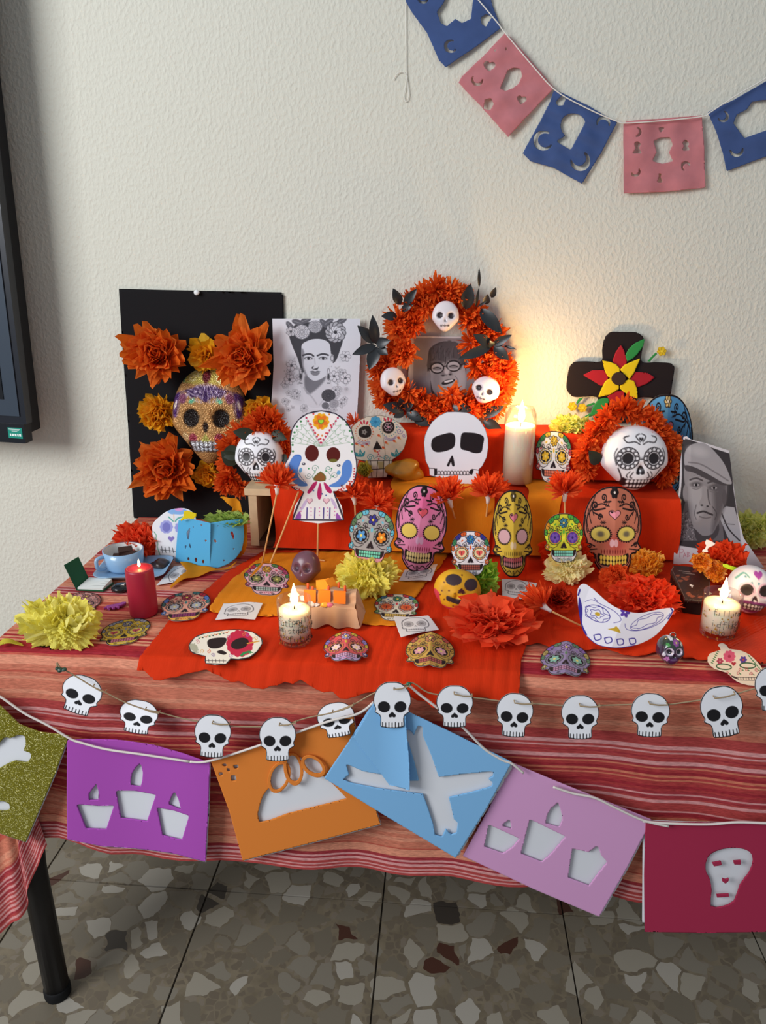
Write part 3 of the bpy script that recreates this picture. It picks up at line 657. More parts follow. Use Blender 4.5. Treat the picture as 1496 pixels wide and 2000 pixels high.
pennant('blue tissue pennant with a keyhole cut-out in the middle of the bunting', zA('655,355 780,415 905,485 840,610 765,730 650,665 560,640 530,610 545,580 600,480 640,400'),
    [zA(ellpts(730, 500, 50, 50, 0, 22)[8:] + pts('745,550 720,596 662,562 700,540')), zA(arc(612, 558, 40, 18, 25, 320)), zA(arc(758, 640, 40, 22, -70, 190)), zA('662,405 690,378 700,395 690,418 668,420'), zA(arc(850, 490, 28, 12, 150, 400))], BLU, 3, 1.510)
pennant('square pink tissue pennant hanging straight on the wall', zA('930,490 940,482 1240,458 1250,600 1255,745 1090,762 930,768'),
    [zA('1050,560 1080,545 1115,545 1125,575 1110,605 1127,640 1085,650 1043,640 1062,605'), zA('970,570 985,560 998,572 990,588 1002,610 965,610 978,590'), zA('1165,568 1180,552 1193,570 1185,580 1196,596 1160,600 1172,582'), zA(arc(978, 682, 20, 10, -60, 200)), zA(arc(1178, 660, 20, 10, 100, 380)), zA('1070,685 1082,690 1078,705 1088,725 1062,725 1070,705'), zA(arc(980, 525, 20, 9, -90, 120)), zA('1070,505 1095,505 1085,520 1078,530')], PNK, 4, 1.507)
pennant('blue tissue pennant at the right edge with a cloud cut-out', zA('1265,445 1370,395 1500,320 1640,250 1700,480 1650,560 1500,620 1340,680 1325,610 1305,545'),
    [zA('1365,490 1380,455 1420,435 1440,405 1480,398 1530,400 1560,440 1560,490 1490,520 1410,548'), zA(arc(1325, 462, 24, 11, -100, 170)), zA(arc(1380, 595, 28, 12, -30, 200))], BLU, 5, 1.509)
thr = M('white_thread', 'e4e2da', .8)
tag(string('bunting_string', [BP.at(x, y) + np.array([0, -.004, 0]) for x, y in pts('700,-250 880,-60 965,38 985,64 1040,130 1085,178 1145,212 1205,238 1225,241 1300,236 1372,228 1386,220 1440,185 1500,150 1640,60')], .0011, thr), 'white string carrying the tissue pennants across the wall', 'string')
lt = string('loose_thread', [PY(1.517).at(x, y) for x, y in pts('793,-40 792,40 793,120 794,146 797,170 798,188 793,199 789,188 792,168 794,146')], .0007, thr)
tag(lt, 'loose white thread with a knot dangling on the wall left of the bunting', 'thread'); string('thread_end', [PY(1.517).at(x, y) for x, y in pts('794,146 786,141 776,144 768,156')], .0007, thr, lt)

# ------------------------------------------------------------------ black card with tissue flowers and golden mask
CARD = PY(1.515)
tag(sheet('black_card', pts('232,564 390,568 553,571 556,700 560,1020 261,1012 250,830 240,690'), CARD, mat=M('black_card', '1b191b', .85, spec=.15), step=6, thick=.0015), 'large black card pinned to the wall behind the golden mask', 'card')
pn = CARD.at(386, 571); pn = np.array([pn[0], 1.513, pn[2]])
o = thing('push_pin', 'white push pin at the top of the black card', 'pin', pn)
for nm, pr in (('pin_head', [(.003, -.008), (.0052, -.0068), (.0052, -.004), (.003, -.0032)]), ('pin_collar', [(.0026, -.0031), (.0026, -.0015), (.0046, -.0008), (.0046, .0)])):
    v, f = lathe_vf(pr, (0, 0, 0), 16); obj(nm, [pn + np.array([a, c, b]) for a, b, c in v], f, M('white_plastic', 'e9e9ea', .35), o, smooth=True)
OR_, ORD, YE = ['f07a2c', 'ea7022', 'f48436'], ['dc4c12', 'd24510', 'e25a1c'], ['f6b82a', 'f0ac20', 'f8c23c']
def onY(px, py, y): return atY(px, py, y)
for px, py, r, sd, lab in ((312, 690, 62, 1, 'big orange tissue flower at the upper left of the black card'), (480, 698, 62, 2, 'big orange tissue flower at the upper right of the black card'), (328, 912, 62, 3, 'big orange tissue flower at the lower left of the black card')):
    c = onY(px, py, 1.487); blossom('tissue_flower', lab, 'paper flower', c, r * mpp(c) * 1.02, OR_, (.05, -1, .12), 'point', [(8, 6, .6), (22, 11, .76), (38, 16, .88), (54, 20, .96), (68, 22, 1.0), (82, 18, 1.0)], sd, 'orange tissue flowers on the black card', wide=.74, jit=.16)
for px, py, r, sd, kind, lab in ((402, 695, 32, 4, 'square', 'small yellow flower above the golden mask'), (312, 806, 35, 5, 'ruffle', 'round yellow flower left of the golden mask'), (507, 806, 33, 6, 'ruffle', 'yellow flower half hidden right of the golden mask'), (407, 926, 27, 7, 'square', 'small yellow flower below the golden mask chin')):
    c = onY(px, py, 1.497); blossom('tissue_flower', lab, 'paper flower', c, r * mpp(c), YE, (.05, -1, .1), kind, [(10, 5, .6), (35, 8, .8), (58, 10, 1), (78, 10, 1)], sd, 'yellow tissue flowers on the black card', wide=1.1)
# golden mask
def gold_paint(k):
    k.mottle(.05, 3, 20)
    for s in (-1, 1):
        k.poly([(s * .55, -.52), (s * .98, -.42), (s * .95, .05), (s * .78, .05), (s * .7, -.2)], '8a6a66'); k.poly([(s * .72, -.46), (s * .93, -.36), (s * .92, .0), (s * .82, .04), (s * .8, -.18)], '4a2a63', sm=4)
        k.ell(s * .86, -.2, .035, .1, 'e8dfd0', -s * .4); k.ell(s * .62, -.33, .12, .1, '7c4560', s * .6); k.ell(s * .36, -.28, .09, .045, '5fae8c', s * .4); k.ell(s * .63, -.75, .09, .08, '3f8a62'); k.ell(s * .35, .47, .12, .09, '8c3040'); k.ell(s * .58, .46, .1, .09, 'c8a878')
        k.ell(s * .40, .07, .225, .19, '1d1512')
    k.poly('-.58,-.5 -.2,-.6 0,-.62 .2,-.6 .58,-.5 .4,-.34 .2,-.36 0,-.24 -.2,-.36 -.4,-.34', '3b2152')
    for t in np.linspace(-.55, .55, 8): k.line([(t * .35, -.62), (t, -.3 - .1 * abs(t))], .016, 'd9c9d8')
    for r_ in (.1, .2, .3): k.line([(-.5 - .1 * r_, -.6 + r_ * .6), (-.25, -.58 + r_), (0, -.56 + r_), (.25, -.58 + r_), (.5 + .1 * r_, -.6 + r_ * .6)], .014, 'd9c9d8', sm=4)
    k.poly('0,.14 .08,.22 .04,.34 0,.38 -.04,.34 -.08,.22', '2a1a14', sm=3); k.poly('-.14,.56 0,.38 .14,.56 .08,.6 -.08,.6', 'a8a452'); k.ell(-.06, .57, .03, .025, '2a2010'); k.ell(.06, .57, .03, .025, '2a2010')
    k.poly('-.5,.54 .5,.54 .46,.7 .3,.76 -.3,.76 -.46,.7', '2c211e')
    for i in range(7):
        x = -.36 + .12 * i; k.ell(x, .60, .052, .05, 'd4d7dd'); k.ell(x * .93, .70, .045, .042, 'c0c4cc')
    k.poly('-.6,-.98 .6,-.98 .62,-.66 .3,-.62 0,-.66 -.3,-.62 -.62,-.66', 'c2b45c')
    for s in (-1, 1): k.spiral(s * .36, -.78, .14, .025, 'f0e8b0', 0, 1.5, s)
    k.ell(0, -.8, .11, .15, '5a1520'); k.ell(-.02, -.84, .04, .05, '9a3a44')
gp = onY(411, 812, 1.492); mp_ = mpp(gp)
gm = thing('golden_skull_mask', 'golden beaded skull mask with purple web forehead on the black card', 'mask', gp)
skull3d('mask_face', gp, 146 * mp_, 186 * mp_, .07, gold_paint, 'b08350', mat=M('gold_beads', vc=True, rough=.32, metal=.35, bump=(320, .8, .002, 'VORONOI')), parent=gm, back=.2, jaw=.50, pitch=-15, eyes=(.40, .05, .22, .19), nose=.26, deep=.3, cheek=.03)
# ------------------------------------------------------------------ portrait print of a woman with flowers
def woman(k):
    k.z(zU); r_ = np.random.default_rng(5)
    def bloom(cx, cy, r, n=7, c1='d8d8e0', c2='6a6a72'):
        k.flower(cx, cy, r, n, c1, c2, line=c2, rot=r_.uniform(0, 6), lw=r * .06)
    def rose(cx, cy, r, c1, c2):
        k.ell(cx, cy, r, r * .9, c1)
        for q, o in ((.95, 0), (.75, 1), (.55, 2), (.36, 3), (.2, 4)):
            for a in range(4): t = np.linspace(o + a * 1.57, o + a * 1.57 + 1.35, 7); k.line([(cx + r * q * math.cos(u), cy + r * q * .88 * math.sin(u)) for u in t], r * .07, c2)
    for _ in range(90):   # soft blossoms and leaves round the shoulders
        s = r_.choice([-1, 1]); x = 740 + s * r_.uniform(200, 470); y = r_.uniform(640, 1450); gsh = r_.uniform(.45, .8)
        k.ell(x, y, r_.uniform(8, 34), r_.uniform(6, 16), np.array([gsh, gsh, gsh + .02]), r_.uniform(0, 3), a=.45, soft=6)
    for _ in range(46):
        s = r_.choice([-1, 1]); x = 740 + s * r_.uniform(170, 470); y = r_.uniform(880, 1460); bloom(x, y, r_.uniform(24, 62), int(r_.integers(5, 8)), 'd2d2da', '77777f')
    for x, y in ((380, 800), (350, 1010), (1020, 960), (1190, 990), (1190, 660)): bloom(x, y, 80, 6, 'dcdce4', '63636b')
    for x, y, r_x in ((400, 700, 60), (1120, 700, 50), (330, 1150, 90), (1180, 1180, 80), (520, 1300, 110), (960, 1430, 90)): k.ell(x, y, r_x, r_x * .8, 'b4b4bc', a=.35, soft=60)
    # hair
    k.poly('345,330 420,200 620,150 830,150 1000,230 1130,330 1150,430 1110,560 1060,700 1000,760 970,600 930,450 760,400 560,480 530,620 545,800 590,960 520,850 470,690 390,500', '45454b', sm=6)
    # neck and shadow
    k.poly('560,900 900,900 910,1000 1000,1130 860,1400 620,1400 520,1120', 'd6d6de', sm=5)
    k.poly('590,950 740,1010 890,965 850,1060 700,1200 620,1225 575,1110', '7c7c84', sm=5, soft=24); k.line('560,1130 700,1290 760,1380', 16, 'b0b0b8', sm=4, soft=14); k.line('1000,1130 880,1290 800,1390', 10, 'b8b8c0', sm=4, soft=14)
    # face
    k.poly('540,480 640,420 740,400 850,415 940,460 965,560 970,700 940,840 880,960 740,1030 640,980 570,860 535,700 530,580', 'd9dbe4', sm=6)
    k.poly('530,560 570,600 560,800 620,960 590,950 545,820', '8a8a92', sm=5, soft=20)
    k.ell(985, 690, 34, 60, 'd0d0d8'); k.ring(990, 690, 22, 42, 8, '55555c')
    for s, x, y in ((-1, 630, 640), (1, 850, 640)):
        k.line([(x - 80 * 1, y + (8 if s < 0 else 12)), (x - 20, y - 12), (x + 40, y - 10), (x + 80, y + (18 if s < 0 else 4))], 26, '47474d', sm=6)
        k.ell(x + 5, y + 52, 62, 26, '9a9aa2', soft=14); k.poly([(x - 55, y + 55), (x, y + 32), (x + 58, y + 52), (x, y + 72)], 'e2e2ea', sm=5); k.ell(x + 4, y + 52, 21, 21, '3a3a40'); k.line([(x - 58, y + 54), (x, y + 30), (x + 60, y + 52)], 9, '3a3a40', sm=5)
    k.poly('680,830 720,800 700,850 770,830 790,815 770,860 720,862 690,850', '55555c', sm=4); k.line('725,690 735,780', 12, 'b8b8c0', soft=10)
    k.poly('650,895 700,878 735,888 770,878 815,892 735,905', '66666e', sm=4); k.poly('665,905 735,905 805,902 775,945 735,952 695,942', '85858d', sm=4)
    # earrings
    for x in (520, 935): k.ring(x, 930, 22, 90, 9, '77777f'); k.ell(x, 960, 14, 44, '48484e'); k.dots([(x - 20 + 8 * i, 1060 + 10 * (i % 2)) for i in range(6)], 6, '66666e')
    # crown of roses and leaves
    for x, y, a in ((470, 150, .3), (590, 120, -.4), (870, 170, .8), (930, 150, -.6), (360, 210, .9), (1130, 130, -.5)): k.ell(x, y, 90, 42, '66666e', a); k.line([(x - 60 * math.cos(a), y - 60 * math.sin(a)), (x + 60 * math.cos(a), y + 60 * math.sin(a))], 5, 'a8a8b0')
    bloom(1040, 300, 150, 12, 'b4b4bc', '3e3e44'); bloom(1040, 300, 95, 9, 'dadae2', '3e3e44'); bloom(370, 290, 70, 7, 'c4c4cc', '55555c')
    rose(735, 215, 105, 'c6c6ce', '66666e'); rose(535, 295, 120, 'd4d4dc', '6e6e76'); rose(935, 1250, 105, '5d5d64', '36363b'); rose(1020, 1370, 70, 'c4c4cc', '66666e'); rose(890, 1400, 55, '8a8a92', '4a4a50')
    # paper margins keep clear
tag(sheet('portrait_print', zU('92,95 1412,95 1420,400 1400,900 1365,1560 1355,1900 20,1900 60,1550 90,1200 110,800 100,400'), PY(1.504), woman, base='dfe0e8', step=.8, bend=lambda x, y: .006 * np.clip((y - 740) / 130, 0, 1) ** 2), 'black and white portrait print of a woman crowned with flowers', 'portrait')

# ------------------------------------------------------------------ wreath and the photograph inside it
def man_glasses(k):
    k.z(zT); k.poly('565,615 1085,620 1085,1160 555,1160', '8d8689'); k.poly('565,615 700,615 660,1160 555,1160', '847d80', soft=60)
    k.poly('690,740 720,690 780,655 850,645 940,660 1000,710 1020,800 1010,900 1005,1000 985,1080 930,1160 760,1160 715,1080 705,990 680,920', '4a4345', sm=5); r_ = np.random.default_rng(2)
    k.poly('700,860 735,800 800,790 880,780 960,820 1000,860 1008,960 1000,1060 940,1140 800,1140 735,1080 712,1000 704,930', 'a79f9f', sm=5)
    k.ell(890, 1050, 90, 60, 'bcb4b4', soft=50); k.ell(960, 960, 45, 70, 'b6aeae', soft=40); k.ell(760, 970, 40, 80, '8b8384', soft=40)
    for a, b in (((700, 850), (760, 700)), ((740, 830), (800, 680)), ((790, 820), (830, 670)), ((830, 800), (870, 660)), ((880, 800), (910, 670)), ((930, 820), (950, 690)), ((965, 840), (985, 720))): k.line([a, ((a[0] + b[0]) / 2 - 10, (a[1] + b[1]) / 2), b], 46, '575052', soft=10, sm=4); None
    for _ in range(70): x = r_.uniform(700, 990); y = r_.uniform(665, 800) + abs(x - 845) * .25; k.line([(x, y), (x + r_.uniform(-20, 6), y + r_.uniform(30, 75))], r_.uniform(3, 7), ['3a3436', '6e6668', '544c4e'][int(r_.integers(3))], .8)
    k.ell(690, 950, 22, 50, '8f8788')
    for x, y, w_ in ((765, 875, 55), (905, 858, 58)):
        k.ell(x, y, w_, 42, 'b9b1b2'); k.ell(x, y + 5, w_ * .75, 16, '857d7e', soft=8); k.line([(x - 32, y + 4), (x, y - 6), (x + 32, y + 4)], 8, '332d2f', sm=4); k.ring(x, y, w_, 44, 11, '2b2628'); k.line([(x - 50, y - 52), (x, y - 62), (x + 50, y - 50)], 12, '6a6264', sm=4)
    k.line('820,862 850,856', 10, '2b2628'); k.line('962,850 1000,838', 9, '2b2628'); k.line('712,885 695,880', 9, '2b2628')
    k.poly('790,940 815,900 850,890 885,905 895,935 860,930 845,942 820,938', '82797b', sm=4); k.ell(848, 905, 22, 24, 'c3bbbb', soft=12); k.ell(815, 940, 14, 7, '3b3436'); k.ell(875, 930, 12, 7, '3b3436')
    k.poly('805,1000 850,975 905,968 915,985 870,1010 815,1020', '2f2a2c', sm=4); k.poly('822,995 855,980 900,974 895,985 850,1000', 'e9e3e2', sm=3)
    k.line('780,960 775,1010 800,1050', 8, '8a8283', sm=4); k.line('920,945 945,985 930,1030', 8, '8a8283', sm=4); k.line('820,1040 870,1045 915,1015', 10, '8a8283', sm=4)
    k.poly('740,1090 800,1140 930,1120 990,1060 1085,1090 1085,1160 720,1160', '6b6466', soft=14)
tag(sheet('portrait_photo', zT('535,610 575,600 1090,606 1090,1175 500,1175'), PY(1.512), man_glasses, base='d5d3d4', step=.8), 'grey photo of a smiling man in round glasses inside the orange wreath', 'portrait')
WY = 1.488
wc = onY(862, 706, WY); wk = mpp(wc)
wr = thing('flower_wreath', 'orange paper wreath with dark leaves and three small white skulls', 'wreath', onY(862, 830, WY))
ring_c = zT('640,300 800,250 960,320 1090,460 1190,600 1260,760 1290,900 1260,1060 1120,1180 960,1190 780,1200 600,1170 430,1140 330,1000 350,830 440,680 450,540 540,400')
v, f = tube_vf(np.array([onY(x, y, WY + .012) for x, y in cr(ring_c, 4, True)]), .018, 8, False); n_ = len(v) // 8; f += [[(n_ - 1) * 8 + k, (n_ - 1) * 8 + (k + 1) % 8, (k + 1) % 8, k] for k in range(8)]
obj('ring', v, f, tissue('d24510'), wr)
cl = pts('640,260 760,210 880,215 950,270 560,330 660,360 440,470 560,500 430,560 480,640 430,720 500,750 330,830 260,880 300,1000 330,1130 420,1180 520,1080 560,1200 640,1140 680,1250 780,1160 780,1260 890,1110 900,1230 1010,1150 1040,1230 1140,1190 1260,1130 1240,1220 1320,1040 1340,900 1300,800 1200,840 1100,860 1210,950 1060,660 1150,540 1040,470 1240,590 1090,420')
for i, (zx, zy) in enumerate(cl):
    px, py = zT([(zx, zy)])[0]; c = onY(px, py, WY - .003 * (i % 3)); out = np.array([c[0] - wc[0], 0, c[2] - wc[2]]); out /= np.linalg.norm(out) + 1e-9
    put_fringe('frill', wr, c, 29 * wk * (1 + .1 * math.sin(i * 2.3)), (out[0] * .35, -1, out[2] * .35), ['f0702c', 'e86222', 'f47c34'][i % 3], i % 4, 90, 88, .085, i * 1.3)
lm = M('dark_leaf', '22262a', .35, spec=.5, var=.15)
for a, b, w_ in (('450,330', '385,190', 80), ('480,340', '590,195', 75), ('420,430', '285,430', 75), ('455,380', '560,330', 60), ('235,660', '80,510', 95), ('240,670', '210,420', 90), ('240,680', '35,760', 80), ('250,690', '180,890', 110), ('240,670', '360,640', 90), ('260,700', '340,760', 80), ('1010,370', '1050,150', 110), ('1095,350', '1125,180', 26), ('1125,180', '1125,10', 26), ('1110,350', '1190,300', 20), ('1180,325', '1200,240', 60), ('1230,270', '1270,180', 50), ('1130,365', '1320,580', 110), ('1230,680', '1075,585', 90), ('1230,690', '945,800', 85), ('1240,680', '1405,590', 70), ('1250,690', '1380,805', 90), ('1240,690', '1215,640', 60), ('1340,685', '1448,715', 22), ('1260,680', '1350,680', 14), ('480,1230', '300,1190', 100), ('480,1220', '440,1130', 70), ('480,1230', '560,1175', 75), ('500,1240', '640,1330', 90), ('480,1250', '390,1300', 70), ('890,1200', '1060,1240', 100), ('1150,1290', '1340,1200', 90), ('1160,1330', '1320,1400', 90), ('560,1290', '700,1370', 90)):
    A = zT(a)[0]; B = zT(b)[0]; leaf('leaf', onY(*A, WY - .018), onY(*B, WY - .03), w_ * .2273 * wk, lm, wr, .06)
def mini_paint(k):
    for s in (-1, 1): k.ell(s * .42, .02, .23, .2, '3a3034', s * .15)
    k.poly('0,.26 .11,.46 .03,.44 0,.4 -.03,.44 -.11,.46', '3a3034'); k.line('-.3,.68 .3,.68', .03, '4a4044')
    for x in (-.2, 0, .2): k.line([(x, .62), (x, .74)], .025, '5a5054')
    k.ell(-.28, .7, .05, .06, '3a3034'); k.ell(.28, .66, .05, .06, '3a3034')
for px, py, w_, h_, yw, rl in ((870, 618, 50, 56, 0, 2), (767, 746, 50, 56, 28, -6), (949, 762, 54, 52, -18, 18)):
    c = onY(px, py, WY - .028); o = skull3d('small_skull', c, w_ * wk, h_ * wk, .034, mini_paint, 'e6dcdf', yaw=yw, roll=rl, parent=wr, nr=36, na=72, jaw=.34, pitch=-14, cheek=.03, mat=M('white_resin', vc=True, rough=.35)); o['label'] = 'small white skull'

# ------------------------------------------------------------------ black cross
XP = lambda d=0: PY(1.508 - d)
cx_ = thing('paper_cross', 'black paper cross with a red and yellow flower on the wall', 'cross', XP().at(1210, 850))
def card(col, rough=.7): return M('card_' + col, col, rough, spec=.2)
sheet('cross', cr(zM('560,44 660,42 800,44 850,65 885,110 872,200 865,332 1000,338 1140,345 1180,375 1180,430 1160,560 1140,660 1060,690 815,690 812,900 420,900 440,682 230,678 160,650 132,590 140,480 165,380 210,335 330,328 472,328 480,220 500,110'), 3, True), XP(), mat=card('221a1b'), step=3, thick=.002, parent=cx_)
for P_ in ('660,165 690,210 722,330 700,390 655,430 610,390 582,322 610,240', '290,462 380,415 500,410 540,480 530,560 460,565 390,520', '995,485 920,440 800,430 750,500 760,560 830,578 920,545', '600,620 690,620 700,680 650,760 595,800 565,740 530,670'): sheet('red_petal', zM(P_), XP(.003), mat=card('a5202c'), step=2, thick=.0012, parent=cx_)
for P_ in ('482,320 560,335 620,360 652,400 650,440 600,470 570,500 530,470 505,420', '852,298 760,335 690,365 655,410 680,440 720,480 745,505 790,440', '438,680 470,600 510,520 560,490 600,530 640,560 640,600 560,650', '825,695 820,600 790,520 740,505 700,520 650,570 655,600 720,650'): sheet('yellow_petal', zM(P_), XP(.0055), mat=card('e0c41a'), step=2, thick=.0012, parent=cx_)
sheet('flower_centre', zM(ellpts(640, 497, 70, 64)), XP(.008), mat=card('3a2c24'), step=1.5, thick=.001, parent=cx_)
for P_ in ('705,270 740,200 800,150 895,105 880,180 830,250 780,300 725,332', '440,700 500,685 545,690 540,740 490,800 420,850 340,875 290,875 370,830 390,770', '700,690 780,700 800,750 760,790 710,760'): sheet('leaf', zM(P_), XP(.003), mat=card('2f8a45'), step=2, thick=.0012, parent=cx_)
for P_ in ('920,330 950,290 1000,240 1015,255 970,300 945,332', '225,735 250,690 300,680 260,720 240,745', '325,755 400,728 420,745 330,770'): sheet('stem', zM(P_), XP(.001), mat=card('2f8a45'), step=1, thick=.001, parent=cx_)
for x, y, r_ in ((1060, 230, 46), (190, 768, 44), (288, 782, 44)):
    fl_ = sheet('bud_flower', [q for k in range(6) for q in zM(arc(x + r_ * .5 * math.cos(k * 1.047), y + r_ * .5 * math.sin(k * 1.047), r_ * .55, 0, k * 60 - 70, k * 60 + 70)[:7])], XP(.004), lambda k, x=x, y=y, r_=r_: k.z(zM).flower(x, y, r_, 6, 'd8b92a', 'e8d040', line='a88a1c'), base='cba81f', step=.7, thick=.0012, parent=cx_)
# ------------------------------------------------------------------ drawing templates for the paper skulls
def mirror(P): P = pts(P) if isinstance(P, str) else P; return P + [(-x, y) for x, y in P[::-1] if abs(x) > 1e-6]
T1 = cr(mirror('0,-1 .38,-.96 .72,-.78 .94,-.45 .98,-.08 .86,.2 .95,.36 .88,.5 .68,.54 .62,.74 .46,.93 .2,1.0 0,1.0'), 3, True)
T2 = cr(mirror('0,-1 .42,-.94 .76,-.72 .96,-.38 1.0,0 .88,.26 1.0,.42 .86,.52 .64,.55 .62,.74 .42,.92 .2,1.0 0,1.0'), 3, True)
BLK = '231c20'
def sugar(k, p):
    """printed sugar skull in unit coordinates"""
    base, eye, ef, ff, ac, tooth, jawc = (p.get(q, d) for q, d in (('base', 'efe9e6'), ('eye', '1f1a1e'), ('ef', 'd89a2a'), ('ff', 'd8902a'), ('ac', ['4d8a5a', 'c2474f', '6a4a9a']), ('tooth', 'e6e4de'), ('jaw', None)))
    ln = p.get('ln', '2a2226'); r_ = np.random.default_rng(p.get('seed', 1))
    k.poly(T1, base); k.mottle(p.get('mot', .04), p.get('seed', 1), 8)
    if jawc: k.poly(mirror('0,.5 .5,.5 .66,.56 .6,.78 .44,.94 0,1'), jawc)
    for s in (-1, 1):
        for i, (x, y, r) in enumerate(((.36, -.86, .13), (.62, -.72, .14), (.80, -.48, .13), (.88, -.22, .10))):
            k.ell(s * x, y, r * 1.2, r * .8, ac[i % len(ac)], s * (.3 + .45 * i)); k.ring(s * x, y, r * 1.2, r * .8, .025, ln, s * (.3 + .45 * i)); k.line([(s * x * .85, y * .85), (s * x * 1.02, y * 1.02)], .02, ln)
        k.spiral(s * .28, -.38, .12, .028, ln, 0 if s > 0 else PI, 1.3, -s, tail=(s * .1, -.3)); k.spiral(s * .6, -.42, .11, .026, ln, PI, 1.3, s, tail=(s * .42, -.3)); k.spiral(s * .2, -.72, .09, .024, ln, 0, 1.2, s)
        for x, y in ((.42, -.56), (.7, -.32), (.14, -.2)): k.ell(s * x, y, .06, .035, ac[(int(x * 10)) % len(ac)], s * .6)
        k.dots([(s * x, y) for x, y in ((.1, -.42), (.5, -.34), (.78, .06), (.8, .16), (.24, -.52), (.12, .12))], .025, ac[1 % len(ac)])
        k.ell(s * .44, -.02, .33, .29, p.get('halo', base)); k.ring(s * .44, -.02, .335, .295, .03, ln)
        for t in np.linspace(0, 2 * PI, 15)[:-1]: k.ell(s * .44 + .31 * math.cos(t), -.02 + .27 * math.sin(t), .03, .03, p.get('sc', ac[0]))
        if p.get('hearts'): k.ell(s * .44, -.02, .27, .22, p.get('eye', 'f0d0c8')); k.ring(s * .44, -.02, .27, .22, .03, ln); k.heart(s * .44, -.02, .16, ef); k.line([(s * .44, -.08), (s * .44, .06)], .03, ln)
        else:
            k.ell(s * .44, -.02, .26, .23, eye); e2 = p.get('ef2', ef) if s > 0 else ef; k.flower(s * .44, -.02, .2, p.get('np', 6), e2, p.get('em', 'e8d878'), rot=.3)
        k.flower(s * .82, .36, .11, 5, ac[-1], 'f0e0d0', line=ln, lw=.02)
        k.poly([(s * .44, .52), (s * .62, .46), (s * .58, .66), (s * .46, .74)], ln, sm=3); k.line([(s * .3, .3), (s * .5, .4), (s * .66, .38)], .026, ln, sm=4)
        k.spiral(s * .26, .88, .07, .024, ln, 0, 1.2, s)
    k.flower(0, -.62, .19, p.get('nf', 7), ff, p.get('fm', 'f4e06a'), line=ln, lw=.025); k.ell(0, -.26, .05, .09, ac[0])
    k.poly(mirror('0,.14 .08,.26 .14,.4 .06,.42 0,.36'), p.get('nose', ln)); k.line(mirror('.0,.14 .08,.26 .15,.4'), .02, ln)
    k.poly('-.47,.50 .47,.50 .45,.74 -.45,.74', p.get('gum', tooth))
    for i in range(9):
        x = -.42 + .105 * i; wd_ = .045; k.ell(x, .565, wd_, .06, tooth); k.ell(x, .68, wd_, .055, tooth)
    for i in range(10): x = -.47 + .105 * i; k.line([(x, .5), (x, .74)], .016, ln)
    k.line('-.46,.62 .46,.62', .02, ln); k.line('-.47,.5 .47,.5', .022, ln); k.line('-.45,.74 .45,.74', .022, ln)
    k.dots([(x, .84 + .03 * (i % 2)) for i, x in enumerate(np.linspace(-.18, .18, 5))], .025, ac[1 % len(ac)])
    if p.get('fur'):
        for _ in range(60): x = r_.uniform(-.42, .42); k.line([(x, r_.uniform(.76, .9)), (x * .98, r_.uniform(.88, .98))], .014, '8a949c')
    k.line(list(T1) + [T1[0]], p.get('ow', .06), p.get('oc', BLK))
